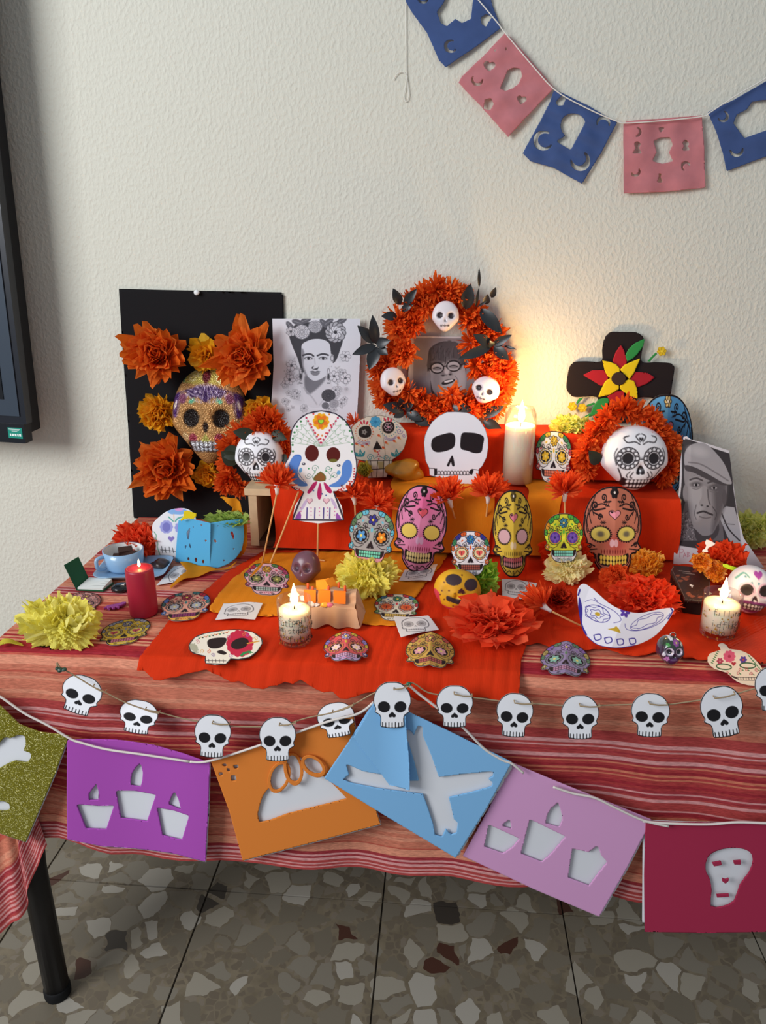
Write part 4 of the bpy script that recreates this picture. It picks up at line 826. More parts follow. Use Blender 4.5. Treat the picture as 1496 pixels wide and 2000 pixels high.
def maskp(k, p):
    """tall carnival skull mask print in unit coordinates (u wide, v tall)"""
    base, dk, eye, ht, tooth = p['base'], p.get('dk', '1e1518'), p['eye'], p['heart'], p['tooth']
    k.poly(T2, base); k.mottle(.07, p.get('seed', 1), 5)
    for x, y, r, c in p.get('tint', ()): k.ell(x, y, r, r * .7, c, a=.6, soft=.3)
    for s in (-1, 1):
        k.spiral(s * .34, -.74, .10, .035, dk, PI / 2, 1.4, s, tail=(s * .12, -.66)); k.spiral(s * .62, -.56, .11, .04, dk, PI / 2, 1.4, -s, tail=(s * .3, -.5))
        k.spiral(s * .46, -.30, .08, .035, dk, 0, 1.3, s, tail=(s * .66, -.4)); k.spiral(s * .78, .34, .07, .03, dk, PI, 1.3, s, tail=(s * .92, .22))
        for a in range(4): k.line([(s * (.62 + .1 * a), -.78 + .15 * a), (s * (.72 + .08 * a), -.55 + .17 * a), (s * (.66 + .08 * a), -.34 + .18 * a)], .028, dk, sm=5)
        k.line([(s * .2, -.56), (s * .45, -.6), (s * .75, -.45), (s * .9, -.2), (s * .86, .05)], .03, dk, sm=5)
        for a in range(3): k.line([(s * (.14 + .06 * a), -.66), (s * (.2 + .06 * a), -.6), (s * (.16 + .05 * a), -.54)], .018, dk, sm=4)
        for t in range(8): k.line([(s * .36, -.18), (s * .36 + .09 * math.cos(t * .785), -.18 + .05 * math.sin(t * .785))], .016, dk)
        rx = p.get('rx', .29); k.ell(s * .44, .08, rx + .03, .175, dk)
        for t in np.linspace(0, 2 * PI, 25)[:-1]: k.ell(s * .44 + (rx + .045) * math.cos(t), .08 + .185 * math.sin(t), .028, .016, dk)
        k.ell(s * .44, .08, rx, .16, eye)
        if p.get('pupil'): k.ell(s * .44, .08, .11, .062, p['pupil'], soft=.04)
        k.line([(s * .62, .36), (s * .85, .3), (s * .97, .4), (s * .8, .48)], .03, dk, sm=4); k.line([(s * .55, .42), (s * .75, .44), (s * .9, .46)], .024, dk, sm=4); k.line([(s * .58, .55), (s * .54, .72), (s * .36, .86)], .03, dk, sm=4); k.line([(s * .4, .95), (s * .2, .86), (s * .1, .92)], .024, dk, sm=4)
        k.ell(s * .07, .28, .075, .09, p.get('nose', base), s * -.25)
    k.flower(0, -.86, .12, 6, p.get('ff', dk), 'e8dcd0', line=dk, lw=.02); k.heart(.02, -.37, .13, dk, rx=.21); k.heart(.02, -.37, .112, ht, rx=.18); k.heart(-.08, -.42, .03, dk, rx=.05)
    for i in range(10): x = -.4 + .089 * i; k.ell(x, .47 + .02 * abs(x), .018, .05, p.get('drip', dk))
    k.poly('-.52,.52 -.3,.56 0,.57 .3,.56 .52,.52 .5,.72 .3,.79 0,.81 -.3,.79 -.5,.72', dk, sm=3)
    for i in range(9):
        x = -.41 + .1025 * i; q = 1 - .5 * abs(x); k.ell(x, .62 - .03 * abs(x), .046, .055 * q + .012, tooth); k.ell(x, .735 - .06 * abs(x), .042, .045 * q + .008, p.get('tooth2', tooth))
    k.spiral(0, .9, .06, .022, dk); k.line(list(T2) + [T2[0]], .075, dk)
def tskull(name, label, T, fr, paint, p, plane, bend=None, step=.8, thick=.0006, group=None, parent=None, base='efe9e6'):
    u = unit(*fr)
    o = sheet(name, u(T), plane, lambda k: paint(k.fr(*fr), p), base=base, step=step, thick=thick, bend=bend, back='e9e6e2', parent=parent)
    return o if parent else tag(o, label, 'skull cutout', group)

# ------------------------------------------------------------------ on the steps
SL = BZ1 + .0055                          # covered top of the crate
MG = ['ee6a2a', 'e86022', 'f27634']
def calavera(k):
    """black line drawing on a white plaster skull"""
    for s in (-1, 1):
        k.ell(s * .40, .0, .17, .17, BLK)
        for t in np.linspace(0, 2 * PI, 13)[:-1]: k.ring(s * .40 + .27 * math.cos(t), .27 * math.sin(t), .065, .06, .028, BLK)
        k.ring(s * .40, 0, .21, .21, .025, BLK); k.ring(s * .40, 0, .335, .335, .02, BLK)
        k.line([(s * .05, -.42), (s * .2, -.5), (s * .42, -.48), (s * .5, -.62), (s * .36, -.68)], .035, BLK, sm=6); k.line([(s * .04, -.5), (s * .15, -.66), (s * .04, -.74)], .03, BLK, sm=6)
        k.line([(s * .7, -.3), (s * .78, -.1), (s * .72, .2)], .03, BLK, sm=5); k.line([(s * .22, .42), (s * .3, .56), (s * .24, .6)], .03, BLK, sm=4); k.line([(s * .32, .4), (s * .4, .52), (s * .36, .58)], .025, BLK, sm=4); k.line([(s * .66, .3), (s * .5, .62), (s * .45, .9)], .03, BLK, sm=5)
    k.heart(0, -.58, .07, BLK); k.poly('0,.2 .1,.32 .13,.46 .05,.5 0,.46 -.05,.5 -.13,.46 -.1,.32', BLK, sm=3); k.ell(0, .38, .035, .05, 'efeef2')
    k.poly('-.5,.58 -.3,.64 .3,.64 .5,.58 .44,.86 .2,.94 -.2,.94 -.44,.86', BLK, sm=3)
    for i in range(7):
        x = -.33 + .11 * i; k.ell(x, .705, .044, .055, 'efeef2'); k.ell(x * .9, .85, .038, .05, 'efeef2')
def flower_skull(label, px, py, w, h, z, frills, leaves, rad, yaw=0, roll=0):
    b = atZ(px, py, z); kk = mpp(b); t = thing('decorated_skull', label, 'skull', (b[0], b[1], z))
    c = np.array([b[0], b[1] + .012, z + h * kk * .5 + .002])
    skull3d('skull', c, w * kk * 1.06, h * kk * 1.02, w * kk * .8, calavera, 'eeedf1', yaw=yaw, roll=roll, parent=t, nr=90, na=200, jaw=.40, deep=.06, pitch=-13, cheek=.03, mat=M('white_plaster', vc=True, rough=.4, spec=.4))
    for i, (x, y, s) in enumerate(frills):
        q = onY(x, y, b[1] + .026 + .004 * (i % 3)); o_ = q - c; o_ /= np.linalg.norm(o_)
        put_fringe('frill', t, q, rad * s * kk, (o_[0] * .5, -1, o_[2] * .5 + .15), MG[i % 3], i % 4, 80, 86, .1, i)
    for a, bb, w_ in leaves: leaf('leaf', onY(*a, b[1] + .006), onY(*bb, b[1] - .004), w_ * kk, M('green_leaf', '2c3226', .5, var=.2), t, .05)
flower_skull('white skull with small flowered eyes ringed by orange frills on the crate', 508, 944, 88, 98, BZ1, [(500, 832, 1), (530, 826, 1), (470, 848, 1), (545, 850, 1), (453, 872, 1), (556, 876, .9), (447, 898, .9), (452, 930, 1), (470, 948, .9), (440, 945, .8), (515, 816, .8), (550, 905, .8)], [((500, 850), (455, 843), 24), ((470, 880), (433, 890), 30), ((465, 905), (432, 882), 30), ((530, 846), (560, 858), 22), ((548, 890), (560, 905), 22)], 30)
flower_skull('large white skull with black flower eyes and orange ruffled crown on the right', 1232, 958, 116, 122, SL, [(x * .3583 + 960, y * .3583 + 620, s) for x, y, s in ((640, 550, 1), (720, 510, 1.1), (790, 530, 1), (860, 560, 1), (590, 610, 1), (545, 660, 1), (520, 720, 1), (505, 770, .9), (530, 830, .8), (880, 620, 1), (930, 650, .9), (970, 690, .9), (960, 820, 1), (925, 865, .9), (970, 770, .8))], [((1170, 905), (1150, 880), 26)], 29, yaw=6)

def flame(parent, c, s, power, name='flame'):
    """candle flame: a glowing teardrop with its own lamp"""
    pr = [(.0004, 0), (.0042 * s, .004 * s), (.0052 * s, .009 * s), (.0042 * s, .016 * s), (.0022 * s, .024 * s), (.0002, .032 * s)]
    v, f = lathe_vf(cr(pr, 4), c, 14); obj(name, v, f, M('flame_glow', 'ffd27a', emit=42), parent, smooth=True)
    l = bpy.data.lights.new('candle_light', 'POINT'); l.energy = power; l.color = (1, .62, .26); l.shadow_soft_size = .012
    o = bpy.data.objects.new('candle_light', l); COL.objects.link(o); o.location = (c[0], c[1], c[2] + .03 * s)
WAX = lambda: M('white_wax', 'f1e7d2', .45, sss=.35, spec=.3)
def tall_candle():
    b = atZ(1011, 947, SL); kk = mpp(b); r = 31 * kk; b = np.array([b[0], b[1] + r * .6, SL]); hw = float(atY(1011, 829, b[1])[2]) - SL; hg = float(atY(1020, 795, b[1])[2]) - SL
    t = thing('tall_candle', 'tall white candle burning in a clear glass on the step', 'candle', b)
    MB().lathe([(r * .2, .003), (r * .93, .003), (r * .93, hw * .5), (r * .93, hw - .002), (r * .85, hw), (r * .3, hw - .004), (.001, hw - .004)], b, 40).obj('wax', WAX(), t, True)
    MB().lathe([(r * .5, 0), (r, .001), (r * 1.0, hg * .8), (r * .97, hg - .012), (r * .80, hg), (r * .76, hg), (r * .93, hg - .013), (r * .955, hg * .8), (r * .96, .003), (r * .5, .0022)], b, 40).obj('glass', glass_mat(), t, True)
    wb = b + np.array([0, 0, hw - .004]); MB().tube([wb, wb + np.array([.001, 0, .010])], .0009, 6).obj('wick', M('burnt_wick', '1a1410', .9), t)
    flame(t, wb + np.array([.001, 0, .008]), 1.35, 1.5)
tall_candle()
# white skull cut-out
def plain_skull(k):
    k.z(zO); k.poly('765,370 800,340 860,320 930,305 970,325 978,380 960,440 880,475 800,480 760,440', BLK, sm=5); k.poly('1040,310 1100,303 1180,312 1238,345 1230,420 1215,480 1160,492 1090,470 1030,450 1025,380', BLK, sm=4)
    k.poly('900,605 915,570 935,530 950,512 962,540 972,605 950,608 940,575 930,585 920,612', BLK, sm=2)
    k.poly('785,632 812,632 812,690 785,700', BLK); k.poly('1120,640 1145,640 1130,690 1105,670', BLK, sm=3); k.line('740,628 785,630', 6, BLK); k.line('1140,640 1190,645', 6, BLK)
    k.line('815,660 1110,660', 5, BLK); k.line('815,690 1110,688', 5, BLK)
    for i in range(10): x = 830 + 29 * i; k.ell(x, 672, 15, 20, BLK); k.ell(x, 672, 10.5, 15.5, 'ecebf1')
    k.ring(1010, 785, 40, 4, 3, '9a9aa0'); k.line(zzo + [zzo[0]], 7, '4a4a50')
zzo = pts('690,400 700,330 725,270 765,205 830,148 900,115 980,112 1080,118 1150,145 1210,200 1255,275 1278,360 1280,440 1265,530 1225,610 1195,640 1190,690 1160,770 1100,782 1000,785 965,760 940,700 870,720 760,700 742,690 738,628 705,560')
tag(sheet('paper_skull', zO(zzo), stand(895, 948, SL, 6), plain_skull, base='ecedf3', step=.8, thick=.0012), 'large plain white skull cut-out with black eyes before the orange wreath', 'skull cutout')
# beige decorated skull
def beige(k):
    k.z(zO); k.mottle(.03, 2, .05); dk = '2a2220'; te, og, rd, pu = '3a8a90', 'cc5a34', 'c0364a', '6a5a9a'
    k.poly('100,270 140,245 190,245 210,280 205,330 160,352 110,340 95,310', dk, sm=4); k.poly('318,225 350,203 400,205 422,240 415,285 375,312 330,300 310,260', dk, sm=4)
    k.flower(148, 298, 26, 5, '77706a', dk); k.ring(148, 298, 12, 12, 3, 'b0a8a0'); k.flower(366, 253, 34, 6, dk, 'c8889a', line='e0c0cc', lw=4)
    k.dots([(148 + 80 * math.cos(t), 298 + 76 * math.sin(t)) for t in np.linspace(0, 6.2, 22)], 5, og); k.dots([(366 + 78 * math.cos(t), 258 + 78 * math.sin(t)) for t in np.linspace(0, 6.2, 22)], 5, te)
    k.flower(250, 205, 48, 8, '4a9ac0', '2f78a0', line='2f78a0', lw=3)
    for x, y, a in ((120, 215, -.6), (145, 205, 0), (172, 215, .5), (335, 185, -.5), (365, 178, 0), (392, 190, .5)): k.ell(x, y, 9, 20, rd, a)
    k.poly('262,375 312,455 225,458', dk)
    for s, x in ((-1, 110), (1, 440)):
        k.poly([(x - 40, 520), (x - 45, 480), (x - 18, 495), (x, 450), (x + 20, 490), (x + 45, 470), (x + 30, 522)], te, sm=3); k.line([(x - 20, 505), (x, 480), (x + 16, 505)], 4, 'd8c8ac')
        k.spiral(x + s * -90, 530, 32, 6, te, 0, 1.5, s)
    for _, (x, y) in enumerate(((75, 405), (130, 425), (170, 410), (280, 330), (345, 395), (420, 380), (460, 350), (245, 470), (320, 440))): k.ell(x, y, 14, 11, og, .5); k.ell(x + 16, y + 12, 7, 5, 'd8a04a', 1)
    for a in range(3): k.line([(90 - 8 * a, 370 + 14 * a), (140, 392 + 12 * a), (200, 385 + 10 * a)], 4, pu, sm=4); k.line([(330, 335 + 12 * a), (390, 362 + 8 * a), (440, 330 + 10 * a)], 4, pu, sm=4)
    k.spiral(470, 290, 30, 5, pu, 0, 1.3); k.spiral(510, 330, 18, 4, pu); k.line('450,230 470,260 490,250', 4, pu, sm=4); k.dots('270,480 285,470 278,500 268,520 290,520 280,545', 7, rd); k.line('235,545 280,520 330,545', 4, te, sm=4)
    k.line('300,145 305,250 330,420 345,552', 4, '8a7a66'); k.poly('268,568 325,565 330,632 280,640', 'a89a6a')
    k.line('70,548 160,562 400,556', 6, dk)
    for x in (165, 205, 268, 326, 375, 400): k.line([(x, 562), (x + (12 if x < 250 else -8), 712)], 6, dk)
    k.line('172,642 395,630', 6, dk); k.line('180,718 345,712', 6, dk); k.line(bo_ + [bo_[0]], 6, '6a5a4a')
bo_ = pts('35,250 90,200 170,158 300,145 400,175 470,220 530,290 541,345 510,450 460,515 402,552 405,600 398,640 372,650 350,712 180,720 160,570 70,548 20,480 10,350')
tag(sheet('paper_skull', zO(bo_), PY(1.400), beige, base='d6cbb8', step=.7, thick=.0012), 'beige cardboard skull coloured in teal and red with a grid of square teeth', 'skull cutout')
# mask on a stick
def stickmask(k):
    k.z(zF); ol = pts('540,250 552,190 590,130 650,88 740,70 830,88 890,130 932,190 950,260 952,330 965,390 968,450 950,530 910,580 880,590 820,588 885,768 555,765 625,590 580,580 530,540 505,480 500,420 530,370 545,330')
    k.poly('640,100 740,90 850,100 740,295', 'f6f2f2'); k.web(735, 300, math.radians(188), math.radians(242), 190, 5, 4, 3, '9ab8a0'); k.web(735, 300, math.radians(300), math.radians(352), 190, 5, 4, 3, '9ab8a0')
    for x0, x1 in ((640, 735), (850, 740)): k.line([(x0, 105), (x1, 292)], 3, 'b8a8b8'); k.dots([(x0 + (5 if x0 < 700 else -5), 118), (x1, 275)], 6.5, 'c0305a', 9)
    for x, y in ((690, 92), (790, 95), (675, 160), (800, 165), (700, 210), (770, 215), (720, 225), (745, 230), (735, 250)): k.ell(x, y, 6.5, 6.5, 'd84a50' if (x + y) % 3 else 'e08a4a')
    k.flower(738, 140, 52, 10, 'f0b020', None, rot=.1); k.flower(738, 140, 44, 5, 'e87a28', None, rot=.4); k.heart(738, 142, 20, '3a7a30'); k.heart(738, 141, 16, 'a8e040')
    for P_ in ('560,330 556,260 575,190 610,140', '935,330 938,260 915,180 875,125'): k.dots(P_, 7, '4a8a5a', 6)
    k.poly('575,352 605,352 614,372 604,410 590,455 600,500 650,540 640,552 590,548 550,510 530,460 535,410 555,370', '5a8ad8', sm=4); k.poly('895,388 920,388 935,420 930,480 905,525 860,555 800,556 792,545 840,520 868,480 872,425', '5a8ad8', sm=4)
    k.ell(680, 342, 44, 52, '591c1a'); k.ell(816, 352, 44, 48, '591c1a'); k.ell(815, 388, 28, 10, '6a6a30')
    k.line('575,352 614,372 590,455 650,540', 3, '3a66b8', sm=5)
    for x, y in ((628, 410), (850, 420)): k.ell(x, y, 12, 8, '3a3a4a'); k.ell(x - 2, y - 2, 4, 4, 'd8e0f0')
    k.ell(608, 450, 10, 16, '6aaae0', .3); k.ell(850, 465, 12, 14, '6aaae0', .3); k.dots('660,440 700,460 770,455 805,440 815,490', 5, '3a9a60')
    for s, x in ((-1, 700), (1, 785)): k.spiral(x, 440, 24, 3, '4a8a7a', 0, 1.4, s); k.spiral(x - s * -40, 485, 22, 3, '6a8a8a', PI, 1.4, s); k.line([(x, 465), (x + s * 18, 490), (x + s * 5, 510)], 3, '4a8a7a', sm=4)
    k.poly('735,458 768,488 765,516 730,520 692,512 695,492', '8a5a30', sm=2); k.line('735,458 768,488 765,516 730,520 692,512 695,492 735,458', 3, '3a7a40')
    k.poly('715,522 700,560 665,598 650,590 668,560 690,530', 'b82a6a', sm=3); k.poly('732,528 744,590 735,632 720,632 714,590', 'b82a6a', sm=3); k.poly('755,525 790,555 808,585 795,598 768,575', 'b82a6a', sm=3)
    for x in (665, 772): k.heart(x, 645, 22, 'a0788a'); k.heart(x, 643, 18, 'f0c8d8')
    for x in (650, 700, 755, 795): k.line([(x, 690), (x - 2, 755)], 8, '4a3a8a')
    for x in (610, 675, 728, 780, 825): k.dots([(x, 690), (x, 712), (x, 735)], 4, 'd070b0')
    k.poly('570,765 600,710 612,740 605,765', '9a5ab8', sm=2); k.poly('870,765 840,720 832,745 838,765', '9a5ab8', sm=2); k.ell(630, 670, 10, 40, 'c8b8e0', .5); k.ell(820, 660, 10, 40, 'c8b8e0', -.5); k.dots('690,580 745,600 770,610', 5, '4a6aa0')
    k.dots('508,440 520,510 560,555 600,572', 5, 'c03040', 12); k.dots('950,440 945,510 905,560 850,575', 5, 'c03040', 12); k.line(ol + [ol[0]], 12, '3a3444', sm=0)
ol_ = pts('540,250 552,190 590,130 650,88 740,70 830,88 890,130 932,190 950,260 952,330 965,390 968,450 950,530 910,580 880,590 820,588 885,768 555,765 625,590 580,580 530,540 505,480 500,420 530,370 545,330')
sb_ = atZ(620, 1096, ZT + .008); SY = float(sb_[1])
ms = thing('stick_mask', 'tall white skull mask on a stick with blue cheeks and flowered forehead', 'mask', sb_)
sheet('mask_sheet', zF(cr(ol_, 2, True)), PY(SY), stickmask, base='eef0f4', step=.7, thick=.001, parent=ms, )
skw = M('bamboo', 'd9a368', .6)
MB().tube([sb_, atY(621, 1040, SY + .004), atY(625, 900, SY + .004)], .0017, 8).obj('stick', skw, ms)
MB().tube([atY(613, 1093, SY), atY(634, 1095, SY - .003)], .0015, 6).obj('cross_peg', skw, ms)
tskull('paper_skull', 'small white printed skull with yellow flower eyes right of the tall candle', T1, (1081, 893, 36, 2, -2, 51), sugar, dict(base='e8ebe8', ef='e8c23a', em='f0e080', ff='e8c23a', ac=['e2c23c', '3f8a5a', '5aa070', 'c8545a'], gum='d86a50', tooth='e88a6a', np=6, seed=4), stand(1080, 945, SL, 10))
tskull('paper_mask', 'blue printed skull mask with pink heart behind the flower crowned skull', T2, (1300, 866, 53, 2, -2, 98), maskp, dict(base='5a9ccc', eye='b89240', heart='c06a78', tooth='d8d0b0', ff='d8c080', tint=[(.2, -.1, .5, '3a5a78')]), PY(1.47), fold(1302, 760, 1298, 970, .012, 50))
# stone, tissue tufts behind
def lump(name, label, cat, c, r, col, seed, rough=.35, parent=None, amp=.12, mat=None):
    g_ = np.random.default_rng(seed); A = g_.normal(size=(9, 3)) * 2.4; B = g_.uniform(0, 6, 9); v, f = lathe_vf([(math.sin(t), -math.cos(t)) for t in np.linspace(.04, PI - .04, 18)], (0, 0, 0), 28); v = np.array(v)
    d = 1 + amp * sum(np.sin(v @ A[i] + B[i]) for i in range(9)) / 2; return_ = obj(name, v * d[:, None] * np.array(r) + np.asarray(c), f, mat or M('lump_' + col, col, rough, var=.25, spec=.5), parent, smooth=True)
    return tag(return_, label, cat) if not parent else return_
b = atZ(789, 944, SL); kk = mpp(b); lump('yellow_stone', 'lumpy amber yellow stone between the beige and the plain white skull', 'stone', (b[0], b[1] + .02, SL + 19 * kk), (33 * kk, .026, 20 * kk), 'b07a24', 4, .3)
b = atZ(712, 940, SL); blossom('tissue_tuft', 'pale green yellow tissue tuft below the beige skull', 'paper flower', (b[0], b[1] + .01, SL + .012), 20 * mpp(b), ['c8b848', 'b8b050'], (0, -.6, .8), 'ruffle', DOME[:4], 9, parts=False)
c = onY(1116, 842, 1.455); blossom('tissue_pompom', 'pale lime yellow pompom below the black cross', 'pompom', c, 46 * mpp(c), ['eef092', 'e6ea7c', 'f4f4a8'], (0, -.8, .6), 'ruffle', DOME, 11, squash=(1, .6, .62), parts=False, wide=.7, core=(.92, .3))
c = onY(693, 826, 1.47); t = thing('frilled_flower', 'small coral frilled flower behind the stick mask, beside the beige skull', 'paper flower', c); put_fringe('frill', t, c, 22 * mpp(c), (0, -1, .3), 'e8704a', 1)
c = onY(1462, 1075, 1.44); blossom('tissue_pompom', 'pale yellow pompom behind the portrait at the right edge', 'pompom', (c[0], c[1], max(c[2], ZT + .03)), 42 * mpp(c), ['f6f6a0', 'eef090'], (-.2, -.8, .6), 'ruffle', DOME, 12, squash=(1, .7, .9), parts=False, wide=.7, core=(.92, .3))

# ------------------------------------------------------------------ frilled flowers on sticks
wt = M('white_tape', 'e9e6e4', .6)
def stick_flower(label, head, wrap, foot, r, dy=0., lying=False, seed=0, zf=ZT + .009):
    fb = atZ(*foot, zf); Y = min(float(fb[1]) + dy, BY0 - .046)
    P = (lambda q: onY(*q, Y)) if not lying else (lambda q: atZ(*q, ZT + (.040 if q is head else .030)))
    if lying: fb = atZ(*foot, zf)
    h_, w_ = P(head), P(wrap); kk = mpp(w_); t = thing('stick_flower', label, 'paper flower', fb, 'frilled flowers on sticks')
    d = (h_ - w_) / np.linalg.norm(h_ - w_)
    MB().tube([fb, w_ - d * .004], .0016, 8).obj('stick', skw, t, True)
    MB().tube([w_ - d * 8 * kk, w_, w_ + d * 9 * kk, w_ + d * 14 * kk], [3.2 * kk, 4 * kk, 6.5 * kk, 8 * kk], 12).obj('tape_wrap', wt, t, True)
    put_fringe('frill', t, w_ + d * 10 * kk, r * kk, d, 'f2602c', seed % 4, 110, 62, .075, seed); put_fringe('frill', t, w_ + d * 9 * kk, r * .9 * kk, d, 'f66c3a', (seed + 1) % 4, 60, 88, .075, seed + 2)
stick_flower('frilled orange flower on a stick beside the wooden crate end', (541, 922), (541, 958), (512, 1100), 42, seed=1)
stick_flower('frilled orange flower partly hidden at the right of the stick mask', (686, 950), (692, 978), (697, 1085), 40, seed=2)
stick_flower('frilled orange flower above the grey printed skull', (737, 968), (737, 998), (733, 1090), 42, seed=3)
stick_flower('frilled orange flower right of the pink mask top', (866, 944), (880, 984), (903, 1062), 44, seed=4)
stick_flower('frilled orange flower left of the golden mask top', (956, 940), (953, 976), (944, 1066), 44, seed=5)
stick_flower('frilled orange flower above the lime green printed skull', (1106, 930), (1103, 972), (1105, 1076), 42, seed=6)
stick_flower('frilled orange flower lying on the table with its taped stick pointing right', (1043, 1172), (1070, 1190), (1140, 1225), 46, lying=True, seed=7)
sb2 = atZ(528, 1100, ZT + .009); tag(MB().tube([sb2, onY(583, 960, float(sb2[1]) + .012)], .0016, 8).obj('bamboo_stick', skw), 'bare bamboo stick leaning from the pink skull up to the stick mask', 'stick')
# ------------------------------------------------------------------ skulls and masks standing on the table
ZC = ZT + .0085
def pom(label, px, py, rx, ry, cols, seed, kind='ruffle', layers=DOME, wide=.62, z=ZC, axis=(0, -.45, .9), deep=.8, name='tissue_pompom', group=None, parts=False, lift=.0, core=(.94, .34)):
    """tissue pompom resting on the table; px,py is its lowest visible point"""
    b = atZ(px, py, z); kk = mpp(b); R = rx * kk * .9; Hh = ry * 2 * kk
    c = (b[0], b[1] + R * deep * .7, z + Hh * .34 + lift)
    return blossom(name, label, 'pompom', c, R, cols, axis, kind, layers, seed, group, (1, deep, min(1., Hh / R * .58)), parts, wide, zmin=z + .0006, jit=.22, core=core), c
YL = ['fbf27c', 'f6ec70', 'fcf59a']
_, c = pom('lemon yellow pompom under the grey printed skull', 712, 1168, 64, 46, YL, 21, layers=SOFT, core=(1., .36)); Y1 = c[1]
tag(string('green_ribbon', [atZ(x, y, ZC + .002) for x, y in pts('700,1170 712,1163 728,1160 742,1150')], .004, M('lime_tissue', 'b8d060', .7), None, 6), 'short lime tissue end lying below the lemon pompom', 'paper scrap')
tskull('paper_skull', 'grey printed skull with blue flowers set in a lemon pompom', T1, (725, 1049, 45, 5, -6, 54), sugar, dict(base='a9a8aa', ef='5a9ad8', ef2='e88a2a', em='f0e070', ff='3a3a98', fm='e8d060', nf=5, ac=['6ac0dc', '7ab08a', '5a7a5a', '6ac0dc'], gum='4a9a8a', tooth='7ad8c0', jaw='f0a0b0', np=5, seed=2, sc='3a3a3a'), PY(Y1 - .012))
tskull('paper_mask', 'pink printed skull mask with yellow eyes leaning on the crate', T2, (822, 1031, 50, 6, -8, 84), maskp, dict(base='e48ab0', eye='e8c860', heart='e05a68', tooth='e8d090', nose='d8a8c8', drip='8a2a4a', tint=[(.1, -.6, .4, 'e85a90'), (.3, .3, .3, 'e0609a')], seed=2), stand(806, 1114, ZC, 14), fold(830, 948, 808, 1114, .012, 46))
_, c = pom('green tissue pompom under the small white printed skull', 930, 1170, 50, 38, ['b4e45c', 'a6da4c', 'c2ea70'], 22); Y2 = c[1]
tskull('paper_skull', 'small white printed skull with coral heart eyes on the green pompom', T1, (919, 1081, 39, 0, 0, 44), sugar, dict(base='eceaf0', eye='f0e0b0', ef='e8605a', hearts=1, ff='3f8ad0', fm='4ab0a0', ac=['e0602a', '3a3a9a', '3f8a5a', 'e0703a'], gum='8a4038', tooth='a85a4c', seed=5, fur=1, jaw='dce4ec', halo='e8e0a8'), PY(Y2 - .03))
tskull('paper_mask', 'golden printed skull mask with pale pink eyes leaning on the crate', T2, (1001, 1040, 39, 0, 0, 84), maskp, dict(base='cfae3e', eye='d4a8ac', heart='d87888', tooth='b85a62', tooth2='c88a8a', nose='e0c8a0', drip='3a2a10', ff='5a4a1a', rx=.27), stand(1000, 1122, ZC, 14), fold(1002, 955, 1000, 1124, .018, 38))
_, c = pom('pale yellow rose pompom under the lime green printed skull', 1108, 1142, 47, 34, ['fff6bc', 'fdf0ac', 'fffad2'], 23, wide=.8, layers=SOFT, core=(1., .36)); Y3 = c[1]
_, c_ = pom('orange red tissue flower behind the pale yellow rose pompom', 1108, 1124, 56, 34, ['e0401a', 'd63a14'], 24, wide=.9)
tskull('paper_skull', 'lime green printed skull with purple eyes on the pale yellow pompom', T1, (1101, 1051, 39, 0, 0, 48), sugar, dict(base='d8dc3c', eye='5a3a98', ef='7a5ab8', em='3a2a70', ff='4a90a8', ac=['58b848', '48a040', 'e8a030'], gum='58b8a8', tooth='8ae0c8', jaw='dce0e0', np=5, seed=6, halo='e8903a', mot=.1, fur=1), PY(Y3 - .02))
tskull('paper_mask', 'rust brown printed skull mask with yellow eyes beside the lime green skull', T2, (1196, 1035, 57, 0, -1, 86), maskp, dict(base='c87a62', eye='e4d46a', heart='f09aa8', tooth='f0d058', nose='f0c0c8', drip='7a2020', pupil='77705a', rx=.3, tint=[(.1, .3, .3, 'c04040')], seed=7), stand(1195, 1120, ZC, 14), fold(1199, 950, 1195, 1122, .016, 55))
pom('crumpled amber tissue flower right of the rust brown mask', 1262, 1128, 33, 28, ['f8b040', 'f2a430', 'f8c060'], 25, wide=.9)
pom('orange crumpled tissue flower under the rust brown mask', 1202, 1152, 34, 24, ['f2642c', 'ea5a24'], 26, kind='square', wide=.8)
pom('large scarlet tissue rose above the folded white skull', 1262, 1205, 72, 32, ['f65630', 'f04c28', 'f86440'], 27, wide=.85)
pom('brick red petalled pompom beside the lying frilled flower', 1091, 1200, 35, 32, ['dc4a2c', 'd24022'], 28, kind='square', wide=1.2, parts=True, group='petalled pompoms')
pom('big scarlet tissue rose in front of the yellow sugar skull', 962, 1264, 88, 40, ['f65c36', 'f0502c', 'fa6a44'], 29, wide=1.3, layers=[(10, 3, .7), (34, 6, .85), (58, 9, .95), (80, 11, 1)], deep=.75, core=(.82, .4))
